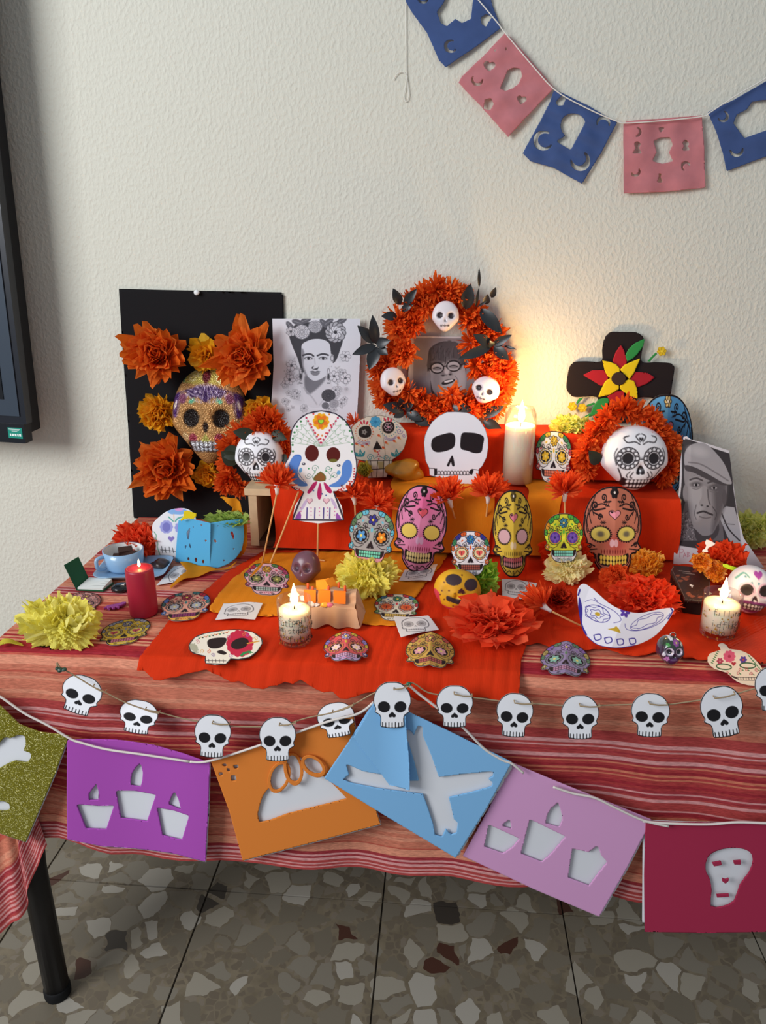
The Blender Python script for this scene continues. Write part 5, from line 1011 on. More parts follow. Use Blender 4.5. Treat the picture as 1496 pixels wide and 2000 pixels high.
# folded white skull with purple drawing
def purple_fold(k):
    k.z(zH); pu = '3d2f8c'
    k.ring(500, 905, 75, 45, 4, pu, .5)
    for q in (1., .55): k.line([(495 + q * (62 + 14 * math.cos(5 * t)) * math.cos(t), 905 + q * (40 + 9 * math.cos(5 * t)) * math.sin(t) + q * 22 * math.cos(t)) for t in np.linspace(0, 6.3, 40)], 3, pu)
    k.ell(500, 908, 16, 11, 'c8a030', .5); k.line('430,830 470,820 520,850 600,900 632,950 590,965', 3, pu, sm=5); k.line('480,810 500,830', 3, pu)
    k.ring(790, 950, 110, 36, 3, pu, -.42); k.line([(790 + (85 + 12 * math.cos(6 * t)) * math.cos(t), 950 + (24 + 5 * math.cos(6 * t)) * math.sin(t) - 38 * math.cos(t)) for t in np.linspace(0, 6.3, 44)], 3, pu); k.line('655,970 665,1000 720,1008 800,990 880,950 930,900', 3, pu, sm=5)
    k.poly('555,1000 590,995 605,985 630,1025 585,1010', 'c8a030', sm=2); k.flower(655, 905, 30, 5, '5a3a9a', None)
    for x, y in ((495, 1045), (555, 1065), (625, 1075), (700, 1068)): k.line([(x - 18, y - 12), (x + 16, y - 16), (x + 22, y + 10), (x - 8, y + 18), (x - 18, y - 12)], 6, pu, sm=3)
    k.poly('395,800 415,870 412,960 440,1030 415,1020 390,900', pu, sm=3); k.line('390,790 400,760', 10, pu); k.line('935,868 948,885 920,930', 8, pu); k.line('440,1040 500,1092 600,1112 720,1092', 5, pu, sm=4)
wp = stand(1200, 1266, ZC, 42)
tag(sheet('folded_paper_skull', cr(zH('385,770 400,735 430,725 480,760 560,840 640,890 740,905 850,880 935,866 952,885 900,970 830,1040 720,1092 600,1112 500,1092 440,1040 410,980 390,860'), 3, True), wp, purple_fold, base='ece6ec', step=.8, thick=.0009, bend=fold(1225, 1180, 1190, 1270, .012, 80)), 'white folded paper skull drawn in purple lines, lying on the red crepe', 'skull cutout')

# ------------------------------------------------------------------ flat printed skulls on the cloth and crepe
FZ = lambda i=0: PZ(ZC + .0012 + .0003 * i)
tskull('paper_skull', 'flat pink printed skull at the foot of the bamboo sticks', T1, (521, 1131, 45, 2, 0, 31), sugar, dict(base='e6b4bc', ef='8a8a50', ff='d89a3a', ac=['5a8a50', 'c03a4a', 'b0486a'], seed=11, gum='6a7a70', tooth='b8c8bc'), FZ())
tskull('paper_skull', 'flat salmon printed skull with purple lips right of the red candle', T1, (362, 1184, 49, -4, -5, 28), sugar, dict(base='dca08c', ef='a8a8b0', ff='b03a4a', ac=['4a7a7a', 'b02a3a', '5a7ac0'], seed=12, gum='7a2a5a', tooth='8a3a6a', jaw='e0a850', np=8), FZ(1))
tskull('paper_skull', 'flat yellow printed skull with grey forehead petals by the lemon pompom', T1, (244, 1234, 49, -6, -8, 25), sugar, dict(base='d4b440', eye='e0cc60', ef='c05060', hearts=1, ff='8a8a9a', ac=['8a8ea0', '9a9aa8', 'b8a040'], seed=13, gum='b05060', tooth='c07080', ow=.09), PZ(ZT + .004))
tskull('paper_skull', 'flat pale printed skull with orange eyes behind the square paper card', T1, (774, 1186, 44, 2, -4, 26), sugar, dict(base='dcd4c4', eye='d86a40', ef='c04a30', hearts=1, ff='4a8a6a', ac=['c8404a', '4a7aa0', '6a9a5a'], seed=14, gum='c8a040', tooth='d8b860'), FZ(2))
tskull('paper_skull', 'creased crimson printed skull on the front of the red runner', T1, (676, 1271, 45, 0, 0, 28), sugar, dict(base='c85a62', ef='e8c8d0', ff='b0a0d0', ac=['c8b048', 'c83a48', '8a7ac0'], seed=15, gum='b088b8', tooth='c8a0c8', jaw='a898c8'), FZ(), fold(676, 1240, 676, 1302, .010, 46))
tskull('paper_skull', 'creased golden printed skull on the front of the red runner', T1, (840, 1280, 49, 2, 0, 33), sugar, dict(base='c8a050', ef='e0a0a8', ff='c88a60', ac=['c89a40', 'b85a50', 'd0b060'], seed=16, gum='a84a48', tooth='b86058'), FZ(), fold(842, 1247, 838, 1313, .012, 50))
tskull('paper_skull', 'creased violet printed skull on the striped cloth at the right', T1, (1104, 1297, 50, 4, -2, 32), sugar, dict(base='9486a8', ef='88b8a8', ff='b090c8', ac=['6a8a6a', '8a6ab0', 'b0a060'], seed=17, gum='a06a90', tooth='b888a8'), PZ(ZT + .005), fold(1106, 1262, 1102, 1330, .012, 50))
tskull('paper_skull', 'flat faded pink skull half hidden behind the left lemon pompom', T1, (160, 1177, 34, 4, -14, 20), sugar, dict(base='c89088', ef='8a6060', ff='a86a60', ac=['a06058', 'b87068'], seed=18, ow=.1), PZ(ZT + .004))
def side_skull(k):
    k.z(zI); k.poly('735,620 780,605 850,605 845,640 810,668 760,672 735,655', '2a2022', sm=4)
    k.flower(938, 640, 85, 14, 'c02a4a', None, fat=.4); k.ell(938, 640, 58, 34, '2a2022', -.3); k.poly('790,695 820,682 855,700 835,712', '2a2022', sm=3)
    for i in range(9): k.ell(680 + 22 * i, 607 - 4.5 * i, 6, 4, ['3a7a50', '1f2a24', 'b0402a'][i % 3]); k.ell(690 + 22 * i, 600 - 4.5 * i, 4, 3, 'd8902a')
    for x, y, c in ((640, 650, '8a8a72'), (650, 670, '8a8a72'), (665, 690, '8a8a72'), (870, 600, 'b85a90'), (960, 580, 'd88a4a'), (985, 585, 'b85ac0'), (1040, 610, 'd8a03a'), (700, 690, 'd8902a'), (770, 715, '6a4a8a'), (880, 715, '9a70b0'), (740, 690, 'd8602a'), (1000, 690, '2f8a50'), (670, 630, 'c05a70')): k.spiral(x, y, 14, 3, c, x, 1.2)
    k.poly('940,715 960,695 1000,688 1025,700 990,700 965,712 950,722', '2f8a50', sm=3); k.line('985,640 1060,625', 7, 'd8a03a'); k.poly('615,650 640,640 670,660 665,700 640,690', 'b0b09c', sm=3)
    k.line('725,748 850,750', 3, '2a2022')
    for x in (740, 762, 785, 808, 832): k.line([(x, 740), (x + 2, 760)], 3, '2a2022')
    P = pts('612,650 650,600 720,572 850,552 940,550 1020,565 1075,605 1082,640 1050,690 1000,728 930,742 880,738 850,772 720,768 718,722 660,708 625,690'); k.line(P + [P[0]], 8, '3a3032')
tag(sheet('paper_skull', cr(zI('612,650 650,600 720,572 850,552 940,550 1020,565 1075,605 1082,640 1050,690 1000,728 930,742 880,738 850,772 720,768 718,722 660,708 625,690'), 2, True), FZ(1), side_skull, base='ebe7dc', step=.7), 'flat white skull cut-out with one crimson petalled eye, left of the front candle', 'skull cutout')
def hook_skull(k):
    k.z(zH); k.flower(1280, 1152, 36, 9, 'd85a78', 'b03050'); k.flower(1225, 1180, 20, 6, 'b0405a', None); k.flower(1362, 1172, 22, 6, '5a3a90', 'c84a30'); k.heart(1305, 1195, 14, 'b02a3a'); k.flower(1475, 1250, 22, 6, 'c02a3a', None)
    k.ring(1248, 1213, 44, 16, 7, '2f5a38', .1); k.ring(1388, 1206, 46, 16, 7, '2f5a38', .05)
    for i in range(7): k.ell(1178 + 6 * i, 1190 - 11 * i, 8, 3, '3f7a48', .5); k.ell(1395 + 12 * i, 1150 + 14 * i, 8, 3, '3f7a48', .9)
    for x, y in ((1330, 1250), (1380, 1230), (1410, 1255), (1290, 1270), (1440, 1230), (1345, 1228), (1270, 1250)): k.spiral(x, y, 12, 3, 'b02a3a', x, 1.2); k.ell(x + 14, y + 5, 6, 3, '3f7a48', .5)
    for i in range(9): k.line([(1330 + 16 * i, 1275), (1332 + 16 * i, 1292)], 3, '4a3a34')
    k.line('1320,1275 1480,1278', 3, '4a3a34'); k.line('1325,1292 1480,1295', 3, '4a3a34'); k.ell(1310, 1275, 20, 5, '3a2a2a', .4); k.ell(1470, 1268, 14, 8, '2a2a2a')
tag(sheet('paper_skull', cr(zH('1212,1085 1240,1073 1268,1090 1280,1108 1340,1115 1400,1142 1455,1195 1492,1258 1500,1308 1440,1325 1350,1310 1300,1280 1260,1245 1190,1222 1152,1180 1165,1135 1230,1112'), 2, True), PZ(ZT + .0095), hook_skull, base='ecd9c4', step=.7), 'flat cream skull cut-out with a paper tab at the right front corner', 'skull cutout')
def pencil_card(label, quad, fr, z, seed):
    def pt(k):
        k.fr(*fr); g_ = '8a8688'
        k.line(cr(pts('-.75,.1 -.7,-.4 -.35,-.75 .15,-.82 .6,-.6 .78,-.1 .7,.25 .5,.35 .45,.75 -.5,.8 -.55,.45 -.75,.4'), 4, True), .05, '57535a'); k.mottle(.01, seed, 4)
        for s in (-1, 1): k.ell(s * .36, -.1, .26, .3, 'a8a4a8', a=.75); k.ring(s * .36, -.1, .26, .3, .04, g_); k.flower(s * .36, -.1, .18, 6, '8c888c', '6a666a')
        k.line('-.05,.25 0,.1 .06,.25', .05, g_)
        for x in np.linspace(-.4, .38, 7): k.line([(x, .5), (x, .62)], .04, g_)
        k.line('-.48,.56 .42,.54', .04, '57535a')
    tag(sheet('drawing_card', quad, PZ(z), pt, base='dcd9dc', step=.8, bend=lambda x, y: .0015 * np.sin((x + y) * .06 + seed) + .0015), label, 'drawing card', 'small cards with a pencil skull')
pencil_card('small white card with a pencil skull between cup and yellow tissue', zN('375,858 525,690 745,685 700,745 560,830'), (353, 1124, 30, -12, 6, 14), ZT + .003, 1)
pencil_card('small white card with a pencil skull left of the front candle', zI('782,492 835,385 1085,388 1035,488'), (467, 1194, 36, -1, -3, 14), ZC + .002, 2)
pencil_card('small white card with a pencil skull under the chin of the pink mask', zG('452,760 490,692 698,662 655,770'), (818, 1120, 32, -2, -3, 13), ZC + .002, 3)
pencil_card('small white card with a pencil skull at the corner of the yellow crepe', zG('418,990 640,992 708,1075 465,1126'), (811, 1222, 34, 1, 4, 18), ZC + .003, 4)
pencil_card('small white card with a pencil skull behind the lying frilled flower', zG('1105,755 1330,778 1300,875 1108,875'), (1008, 1150, 28, 1, 0, 16), ZC + .002, 5)

# ------------------------------------------------------------------ candles on the table
def glyphs(word, x, y, s):
    """tiny handwriting as strokes"""
    L = {'f': ['.6,.1 .35,0 .25,.3 .25,1.2', '.05,.4 .55,.4'], 'u': ['.1,.4 .1,.85 .35,1 .55,.8', '.55,.4 .55,1'], 't': ['.3,.1 .3,.9 .5,1', '.1,.4 .5,.4'], 'r': ['.15,.4 .15,1', '.15,.6 .35,.4 .55,.45'], 'o': ['.3,.4 .08,.7 .3,1 .52,.7 .3,.4'], 'a': ['.5,.45 .2,.4 .08,.75 .25,1 .5,.8', '.5,.4 .52,1'], 'm': ['.08,.4 .08,1', '.08,.5 .25,.4 .3,1', '.3,.5 .5,.4 .55,1'], 'i': ['.2,.45 .2,1', '.2,.15 .21,.2'], 'l': ['.2,0 .2,1'], 's': ['.5,.45 .2,.4 .15,.6 .45,.75 .4,1 .08,.95'], 'd': ['.5,0 .5,1', '.5,.5 .15,.5 .1,.9 .5,.9'], 'e': ['.1,.7 .5,.68 .4,.4 .12,.6 .2,1 .5,.9'], 'p': ['.1,.4 .1,1.4', '.1,.45 .5,.5 .45,.9 .1,.9'], 'z': ['.1,.4 .5,.4 .1,1 .5,1']}
    out = []
    for ch in word:
        for st in L.get(ch, []): out.append([(x + a * s, y + b * s) for a, b in pts(st)])
        x += .68 * s
    return out
def glass_candle(label, px, py, wpx, ytop, words, power):
    b = atZ(px, py, ZC); kk = mpp(b); r = wpx / 2 * kk; b = np.array([b[0], b[1] + r * .85, ZC]); h = float(atY(px, ytop + 12, b[1] - r)[2]) - ZC
    t = thing('glass_candle', label, 'candle', b, 'burning candles in printed glasses')
    MB().lathe([(r * .3, .0095), (r * .90, .0095), (r * .90, h * .3), (r * .91, h * .76), (r * .6, h * .755), (.001, h * .75)], b, 40).obj('wax', WAX(), t, True)
    MB().lathe([(r * .5, 0), (r * .88, 0), (r * .93, .004), (r, h * .6), (r * 1.01, h), (r * .96, h), (r * .95, h * .6), (r * .9, .009), (r * .3, .009)], b, 44).obj('glass', glass_mat(), t, True)
    mb = MB(); mg = MB(); g_ = np.random.default_rng(int(px)); R = r * 1.004
    def cyl(a, z): return (b[0] + R * math.sin(a), b[1] - R * math.cos(a), b[2] + z)
    for w_, a0, z0, s in words:
        for st in glyphs(w_, 0, 0, s):
            P = [cyl(a0 + q[0] / R, z0 - q[1]) for q in cr(st, 3)]; mb.tube(P, .00034, 4)
    mb.obj('lettering', M('ink_print', '2a2420', .6), t)
    for _ in range(46):
        a, z, q = g_.uniform(-1.3, 1.3), g_.uniform(.05, .9) * h * .8, g_.uniform(.0007, .0016); cc = np.array(cyl(a, z)); ux = np.array([math.cos(a), math.sin(a), 0]) * q; uz = np.array([0, 0, q])
        mg.add([cc + ux * math.cos(k) + uz * math.sin(k) for k in np.linspace(0, 2 * PI, 8)[:-1]], [list(range(7))])
    mg.obj('printed_dots', M('gold_print', 'b08a30', .4, .4), t)
    wb = b + np.array([0, 0, h * .75]); MB().tube([wb, wb + np.array([.0005, 0, .009])], .0009, 6).obj('wick', M('burnt_wick', '1a1410', .9), t)
    flame(t, wb + np.array([.0005, 0, .007]), 1.1, power)
glass_candle('burning candle in a printed glass at the front, right of the white skull cut-out', 572, 1266, 67, 1172, [('futuro', -1.0, .047, .0105), ('familia', -.2, .050, .009), ('amistad', -.95, .035, .009), ('futuro', .3, .036, .0105), ('lozar', -1.1, .024, .009), ('futuro', -.2, .022, .011), ('tierra', -.95, .013, .008), ('miedo', .45, .016, .009)], .32)
glass_candle('burning candle in a printed glass at the right beside the ceramic skull', 1411, 1252, 73, 1162, [('filli', -.75, .052, .010), ('lam', .35, .050, .009), ('idfia', -.75, .034, .011), ('llar', .05, .036, .009), ('ido', -.75, .022, .011), ('fall', .2, .027, .011), ('oso', .1, .014, .008)], .30)
def red_candle():
    b = atZ(276, 1203, ZT + .003); kk = mpp(b); r = 27 * kk; b = np.array([b[0], b[1] + r * .55, ZT + .0025]); h = float(atY(271, 1109, b[1])[2]) - b[2]
    t = thing('red_candle', 'dark red pillar candle standing in front of the pale blue cup', 'candle', b)
    MB().lathe([(r * .5, 0), (r * .98, 0), (r, .002), (r, h * .5), (r * .985, h - .003), (r * .95, h - .0005), (r * .88, h)], b, 48).obj('wax_body', M('red_wax', 'a01c34', .4, sss=.12, spec=.4), t, True)
    MB().lathe([(r * .89, h - .001), (r * .86, h + .0004), (r * .5, h - .003), (.001, h - .0035)], b, 48).obj('melt_pool', M('melted_red_wax', 'e0685a', .25, sss=.2), t, True)
    wb = b + np.array([0, 0, h - .003]); MB().tube([wb, wb + np.array([.0006, 0, .007])], .0008, 6).obj('wick', M('burnt_wick', '1a1410', .9), t)
    flame(t, wb + np.array([.0006, 0, .005]), .42, .03)
red_candle()

# ------------------------------------------------------------------ cup, saucer and small things at the left
def rrect(cx, cy, hx_, hy, rad, rot, z, n=6):
    out = []
    for sx, sy, a0 in ((1, 1, 0), (-1, 1, PI / 2), (-1, -1, PI), (1, -1, 1.5 * PI)):
        for a in np.linspace(a0, a0 + PI / 2, n): x, y = sx * (hx_ - rad) + rad * math.cos(a), sy * (hy - rad) + rad * math.sin(a); out.append((cx + x * math.cos(rot) - y * math.sin(rot), cy + x * math.sin(rot) + y * math.cos(rot), z))
    return out
def loops(name, L, mat, parent, smooth=True):
    n = len(L[0]); v = [q for l_ in L for q in l_]; f = [[i * n + k, i * n + (k + 1) % n, (i + 1) * n + (k + 1) % n, (i + 1) * n + k] for i in range(len(L) - 1) for k in range(n)] + [list(range(n))[::-1], [(len(L) - 1) * n + k for k in range(n)]]
    return obj(name, v, f, mat, parent, smooth=smooth)
cer = M('pale_blue_ceramic', '8fb4d6', .22, spec=.5, coat=.3)
sc_ = atZ(263, 1112, ZT + .008); rt_ = .12
su = thing('saucer', 'pale blue square saucer holding cup and chocolate', 'saucer', (sc_[0], sc_[1], ZT + .0025))
loops('dish', [rrect(sc_[0], sc_[1], a, b_, .018, rt_, ZT + .0026 + z) for a, b_, z in ((.040, .030, 0), (.048, .036, .001), (.062, .047, .010), (.064, .049, .0125), (.062, .047, .0122), (.048, .036, .004), (.03, .022, .0035))], cer, su)
cb_ = atY(240, 1072, sc_[1] + .006); cr_r = 38.5 * mpp(cb_); cbx = np.array([cb_[0], cb_[1], ZT + .0075]); hcup = float(cb_[2]) - cbx[2]
cu = thing('cup', 'pale blue cup with white inside standing on the square saucer', 'cup', cbx)
MB().lathe([(cr_r * .5, 0), (cr_r * .80, .001), (cr_r * .9, .006), (cr_r * .97, hcup * .5), (cr_r, hcup), (cr_r * .955, hcup)], cbx, 48, top=False).obj('body', cer, cu, True)
MB().lathe([(.001, .010), (cr_r * .85, .012), (cr_r * .92, hcup * .5), (cr_r * .957, hcup - .0005)], cbx, 48, top=False).obj('inside', M('white_glaze', 'e2e6e4', .25), cu, True)
hd = [cbx + np.array([cr_r * a, -cr_r * b_, hcup * z]) for a, b_, z in ((-.74, .62, .80), (-.86, .82, .82), (-.98, .98, .74), (-.98, .98, .38), (-.88, .84, .24), (-.74, .62, .2))]
MB().tube(cr(hd, 5), .0034, 10).obj('handle', cer, cu, True)
choc = M('dark_chocolate', '3a2620', .4, var=.15)
for i, (dx, dy, a) in enumerate(((-.006, -.004, .2), (.008, .004, -.3), (0, .010, .5))):
    c = cbx + np.array([dx, dy, hcup * .62 + .004 * i]); R = Matrix.Rotation(a, 3, 'Z') @ Matrix.Rotation(.25, 3, 'X'); tag(MB().hexa([c + np.array(R @ Vector(p)) for p in ((-.013, -.009, -.003), (.013, -.009, -.003), (.013, .009, -.003), (-.013, .009, -.003), (-.012, -.008, .003), (.012, -.008, .003), (.012, .008, .003), (-.012, .008, .003))]).obj('chocolate_piece', choc), 'chocolate piece lying inside the pale blue cup', 'chocolate', 'chocolate pieces in the cup')
q = atZ(313, 1103, ZT + .012); lump('chocolate_piece', 'dark chocolate lump on the right end of the saucer', 'chocolate', (q[0], q[1], ZT + .014), (.016, .013, .008), '2c1c1a', 5)
bk0 = [atZ(*p, ZT + .004) for p in zE('428,640 580,646 640,600 500,580')]
bo = thing('booklet', 'small open booklet with a dark green cover by the left table edge', 'booklet', bk0[0])
up = np.array([0, 0, 1.]); z_ = .007
MB().hexa([p + up * -.001 for p in bk0] + [p + up * .001 for p in bk0]).obj('back_cover', card('245a3c'), bo)
mid = [bk0[0] * .96 + bk0[2] * .04, bk0[1] * .96 + bk0[3] * .04, bk0[2] * .96 + bk0[0] * .04, bk0[3] * .96 + bk0[1] * .04]
MB().hexa([p + up * .0011 for p in mid] + [mid[0] + up * .004, mid[1] + up * .004, mid[2] + up * .009, mid[3] + up * .005]).obj('pages', M('booklet_pages', 'dfe2de', .7), bo)
for i in range(3): MB().tube([mid[0] * (.8 - .2 * i) + mid[3] * (.2 + .2 * i) + up * (.0046 + .0003 * i) + np.array([.01, 0, 0]), mid[1] * (.75 - .2 * i) + mid[2] * (.25 + .2 * i) + up * (.0055 + .001 * i)], .0005, 4).obj('pencil_line', M('grey_pencil', '8a8e8c', .7), bo)
cvp = [bk0[0], bk0[3], None, None]; dirs = [onY(*zE('358,500')[0], bk0[0][1] + .012) - bk0[0], onY(*zE('440,452')[0], bk0[3][1] + .012) - bk0[3]]
MB().hexa([bk0[0] + up * .001, bk0[3] + up * .001, bk0[3] + dirs[1], bk0[0] + dirs[0]] + [p + np.array([.0012, -.0012, 0]) for p in (bk0[0] + up * .001, bk0[3] + up * .001, bk0[3] + dirs[1], bk0[0] + dirs[0])]).obj('front_cover', card('245a3c'), bo)
bd = atZ(237, 1151, ZT + .003); kk = mpp(bd); o = thing('black_disc', 'small glossy black disc with white marks left of the red candle', 'ornament', (bd[0], bd[1], ZT + .0025))
MB().lathe([(16 * kk, 0), (19 * kk, .002), (18 * kk, .007), (10 * kk, .010), (.0005, .0105)], (bd[0], bd[1], ZT + .0025), 28).obj('disc', M('black_gloss', '17181c', .2, coat=.4), o, True)
for i, a in enumerate((.5, 1.4, 2.6)): MB().tube([(bd[0] + .002 + .003 * i, bd[1] - .004, ZT + .0132), (bd[0] + .002 + .003 * i + .006 * math.cos(a), bd[1] - .004 + .006 * math.sin(a), ZT + .0134)], .0005, 5).obj('white_mark', wt, o)
def hand():
    P = zS('940,408 985,382 1030,374 1075,366 1120,352 1152,352 1148,362 1110,378 1080,386 1096,396 1068,398 1048,392 1052,404 1026,406 1012,396 1004,408 978,410 982,398')
    tag(sheet('plastic_hand', P, PZ(ZT + .008), mat=M('violet_plastic', '9a3f8c', .4), step=.8, thick=.004), 'tiny violet toy hand lying on the cloth left of the red candle', 'toy')
hand()
_, c = pom('lemon yellow ring of tissue at the left front corner of the cloth', 108, 1268, 90, 50, YL, 31, z=ZT + .003, wide=.5, layers=[(30, 4, .7), (46, 6, .8), (60, 8, .86), (74, 10, .9), (90, 10, .9)], axis=(0, -.2, .97), deep=.62, core=(1., .38, .4))
tag(sheet('tissue_tail', zS('0,710 40,698 110,705 200,715 215,735 120,742 0,750'), PZ(ZT + .007), mat=tissue('e4d850'), step=1.5, bend=lambda x, y: .003 * np.sin(x * .1)), 'yellow tissue tail trailing left from the lemon tissue ring', 'paper scrap')
_, c = pom('scarlet pompom behind the pale blue cup', 268, 1095, 50, 34, ['f65a34', 'f04e2a', 'f86840'], 32, z=ZT + .003, wide=.85)
# paper skull, lantern and tissue sheet behind the cup
def violet_skull(k):
    k.z(zN); k.flower(462, 348, 56, 10, 'a0a4e0', None, fat=.5); k.ell(462, 350, 34, 40, '7a7cc4'); k.flower(585, 355, 52, 10, 'a0a4e0', None); k.ell(590, 358, 32, 38, '7a7cc4'); k.heart(503, 450, 28, '8a7ac0', 1)
    k.poly('470,215 520,195 600,192 640,210 600,240 540,240 500,238', '88b4e8', sm=3); k.ell(570, 198, 36, 14, 'e0a0d8'); k.line('525,240 528,300', 8, 'e8c8a8'); k.line('480,262 505,285 520,300', 10, '5ab0a0', sm=3); k.line('600,262 560,275 540,300', 12, '5ab0a0', sm=3)
    k.line('355,390 375,420 372,450 388,490 384,520 400,570 415,610', 7, '6aa88a', sm=4); k.line('410,545 480,550 545,560', 4, '2a2a30')
    for x in (420, 450, 485, 515): k.line([(x, 515 + (x % 20)), (x + 8, 570)], 5, '2a2a30')
    k.line('520,600 525,630 505,630', 5, '2a2a30')
tag(sheet('paper_skull', cr(zN('342,330 400,262 470,212 560,188 640,195 700,240 720,330 700,480 640,640 560,650 378,620 372,510 345,430'), 3, True), stand(318, 1094, ZT + .003, 4), violet_skull, base='e8eaf0', step=.8, thick=.001), 'white paper skull with lilac flower eyes standing behind the blue card', 'skull cutout')
LB = atZ(411, 1109, ZT + .003)
lt_ = thing('paper_lantern', 'light blue folded paper lantern with small cut-outs, beside the crate end', 'lantern', LB)
zt_ = [float(onY(411, 1022, LB[1])[2])]
pl1 = Pl(LB, (-.30, -1, 0)); pl2 = Pl(LB, (.55, -1, 0)); bl = M('blue_card', '5ab4e4', .7, spec=.2, transl=.12)
sheet('lit_face', zN('566,288 690,282 842,315 836,702 690,675 538,650 548,500'), pl1, mat=bl, step=1.2, parent=lt_, holes=[zN(P_) for P_ in ('635,400 655,370 668,345 662,400 652,470 640,440', '655,480 668,500 680,550 660,520', '652,600 662,625 652,645 642,622', '715,605 728,632 715,658 704,630', '778,625 790,648 778,668 766,645', '690,350 710,335 680,370', '790,460 812,458 800,484', '620,510 638,505 622,550', '750,325 790,335 760,340')])
sheet('shaded_face', zN('842,315 930,290 1020,272 1110,268 1122,420 1100,530 1050,600 990,650 910,690 836,702'), pl2, mat=bl, step=1.2, parent=lt_, bend=lambda x, y: .010 * np.sin((x - 411) / 66 * 2.2), holes=[zN(P_) for P_ in ('868,460 882,450 890,470 876,482', '1000,380 1020,370 1035,410 1030,450 1018,420', '890,335 912,325 905,340', '1025,520 1040,510 1035,535', '945,620 958,612 950,640')])
tag(sheet('tissue_scrap', zN('612,215 640,208 720,235 715,262 690,282 650,275 610,285 590,300 580,285 606,262'), PY(LB[1] + .004), mat=card('dcc81e'), step=1.2, thick=.001), 'yellow paper flower bit on top of the blue lantern', 'paper scrap')
c = onY(447, 1012, LB[1] + .03); blossom('tissue_tuft', 'pale green tissue ruffle peeking out of the blue lantern', 'paper flower', (c[0], c[1], c[2] - .012), 44 * mpp(c), ['b4cc70', 'a0be5c'], (0, -.3, 1), 'ruffle', DOME[:5], 33, squash=(1, .5, .5), parts=False)
TS = PY(float(LB[1]) + .048)
tag(sheet('tissue_sheet', zN('905,98 980,95 1050,105 1100,140 1130,220 1150,350 1165,490 1140,560 1080,630 1000,680 900,722 760,700 1000,640 1085,520 1100,400 1095,260 1020,232 1040,175 1000,142'), TS, mat=tissue('e8a028'), step=1.5, bend=lambda x, y: .006 * np.sin(y * .09) + .004 * np.sin(x * .2)), 'amber tissue sheet curling up behind the blue lantern', 'tissue paper')
tag(sheet('tissue_sheet', zN('575,662 680,662 836,704 900,722 1000,690 1090,640 1020,700 820,750 640,800 500,872 490,860 560,800 640,740'), PZ(ZT + .006), mat=tissue('e8a028'), step=1.5, bend=lambda x, y: .002 + .002 * np.sin(x * .11)), 'amber tissue corner lying on the cloth in front of the blue lantern', 'tissue paper')

# ------------------------------------------------------------------ sugar skulls and the little draped altar in the middle
def cocoa(k):
    for s in (-1, 1): k.ell(s * .4, .1, .16, .15, '4a3440')
cq = atZ(596, 1143, ZC); kk = mpp(cq)
o = skull3d('chocolate_skull', (cq[0], cq[1] + .018, ZC + 31 * kk), 54 * kk, 64 * kk, .05, cocoa, '6e4a58', yaw=-12, pitch=-16, jaw=.25, deep=.28, mat=M('purple_candy', vc=True, rough=.3, spec=.5), nr=40, na=80); tag(o, 'glossy purple brown candy skull behind the little altar', 'skull')
def ysk(k):
    k.mottle(.05, 4, 5); k.poly('-1.1,.1 -.75,.2 -.6,.75 0,.85 .6,.8 .6,1.2 -1.2,1.2', 'cc3a4c', sm=2)
    k.ell(-.22, -.48, .34, .27, '3a2a30', -.1); k.ell(.52, -.36, .27, .3, '3a2a30', .5); k.heart(.16, -.0, .16, '4a1f22', -1)
    k.poly('-.42,.3 -.2,.34 0,.38 .2,.4 .42,.38 .4,.6 .2,.66 -.1,.6 -.4,.52', '3a2a2c', sm=2)
    k.dots([(-.6, -.3), (-.65, .1), (-.35, .05), (-.1, .15), (.4, .2), (.65, .1), (-.5, .5), (.55, .6), (-.1, .75), (.1, -.75), (.3, .05), (-.7, .3)], .04, '6a3a1a')
cq = atZ(892, 1197, ZC); kk = mpp(cq)
o = thing('yellow_skull', 'mustard yellow clay skull with pink rim in front of the green pompom', 'skull', (cq[0], cq[1] + .02, ZC))
skull3d('head', (cq[0], cq[1] + .024, ZC + 36 * kk), 92 * kk, 82 * kk, .062, ysk, 'd8a020', pitch=-22, roll=6, jaw=.12, deep=.05, teeth=.0, cheek=0, parent=o, nr=70, na=150, mat=M('painted_clay', vc=True, rough=.55, spec=.3))
tag(string('paper_scrap', [atZ(x, y, ZC + .004) for x, y in pts('915,1180 930,1188 948,1197')], .0035, M('lime_card', 'b8b83c', .6)), 'short olive green stem tucked under the scarlet rose', 'paper scrap')
# little altar draped in sheer cloth
qa = atZ(628, 1221, ZC); kk = mpp(qa); ax_, ay, W_, D_, h_ = qa[0] + .0, qa[1] + .0, .052, .05, .044
al = thing('little_altar', 'tiny altar draped in beige gauze with orange paper squares behind the front candle', 'ornament', (ax_, ay + D_ / 2, ZC))
gz = M('beige_gauze', 'cfa98c', .85, transl=.12, bump=(900, .3, .0008))
def prof_row(y, z, w_, wv, n=30):
    xs_ = np.linspace(-w_, w_, n); return np.stack([ax_ + xs_, np.full(n, y) + wv * np.sin(xs_ * 190), np.full(n, z) + .002 * np.sin(xs_ * 120)], 1)
Vr = [prof_row(ay + D_ + .004, ZC + .003, W_ + .01, .002), prof_row(ay + D_, ZC + h_ * .9, W_, .001), prof_row(ay + D_ * .6, ZC + h_ * 1.05, W_, 0), prof_row(ay + D_ * .45, ZC + h_, W_, 0), prof_row(ay + D_ * .40, ZC + h_ * .72, W_, .001), prof_row(ay + D_ * .1, ZC + h_ * .7, W_, .001), prof_row(ay + .002, ZC + h_ * .6, W_ + .003, .002), prof_row(ay - .003, ZC + h_ * .3, W_ + .006, .003), prof_row(ay - .006, ZC + .001, W_ + .010, .005)]
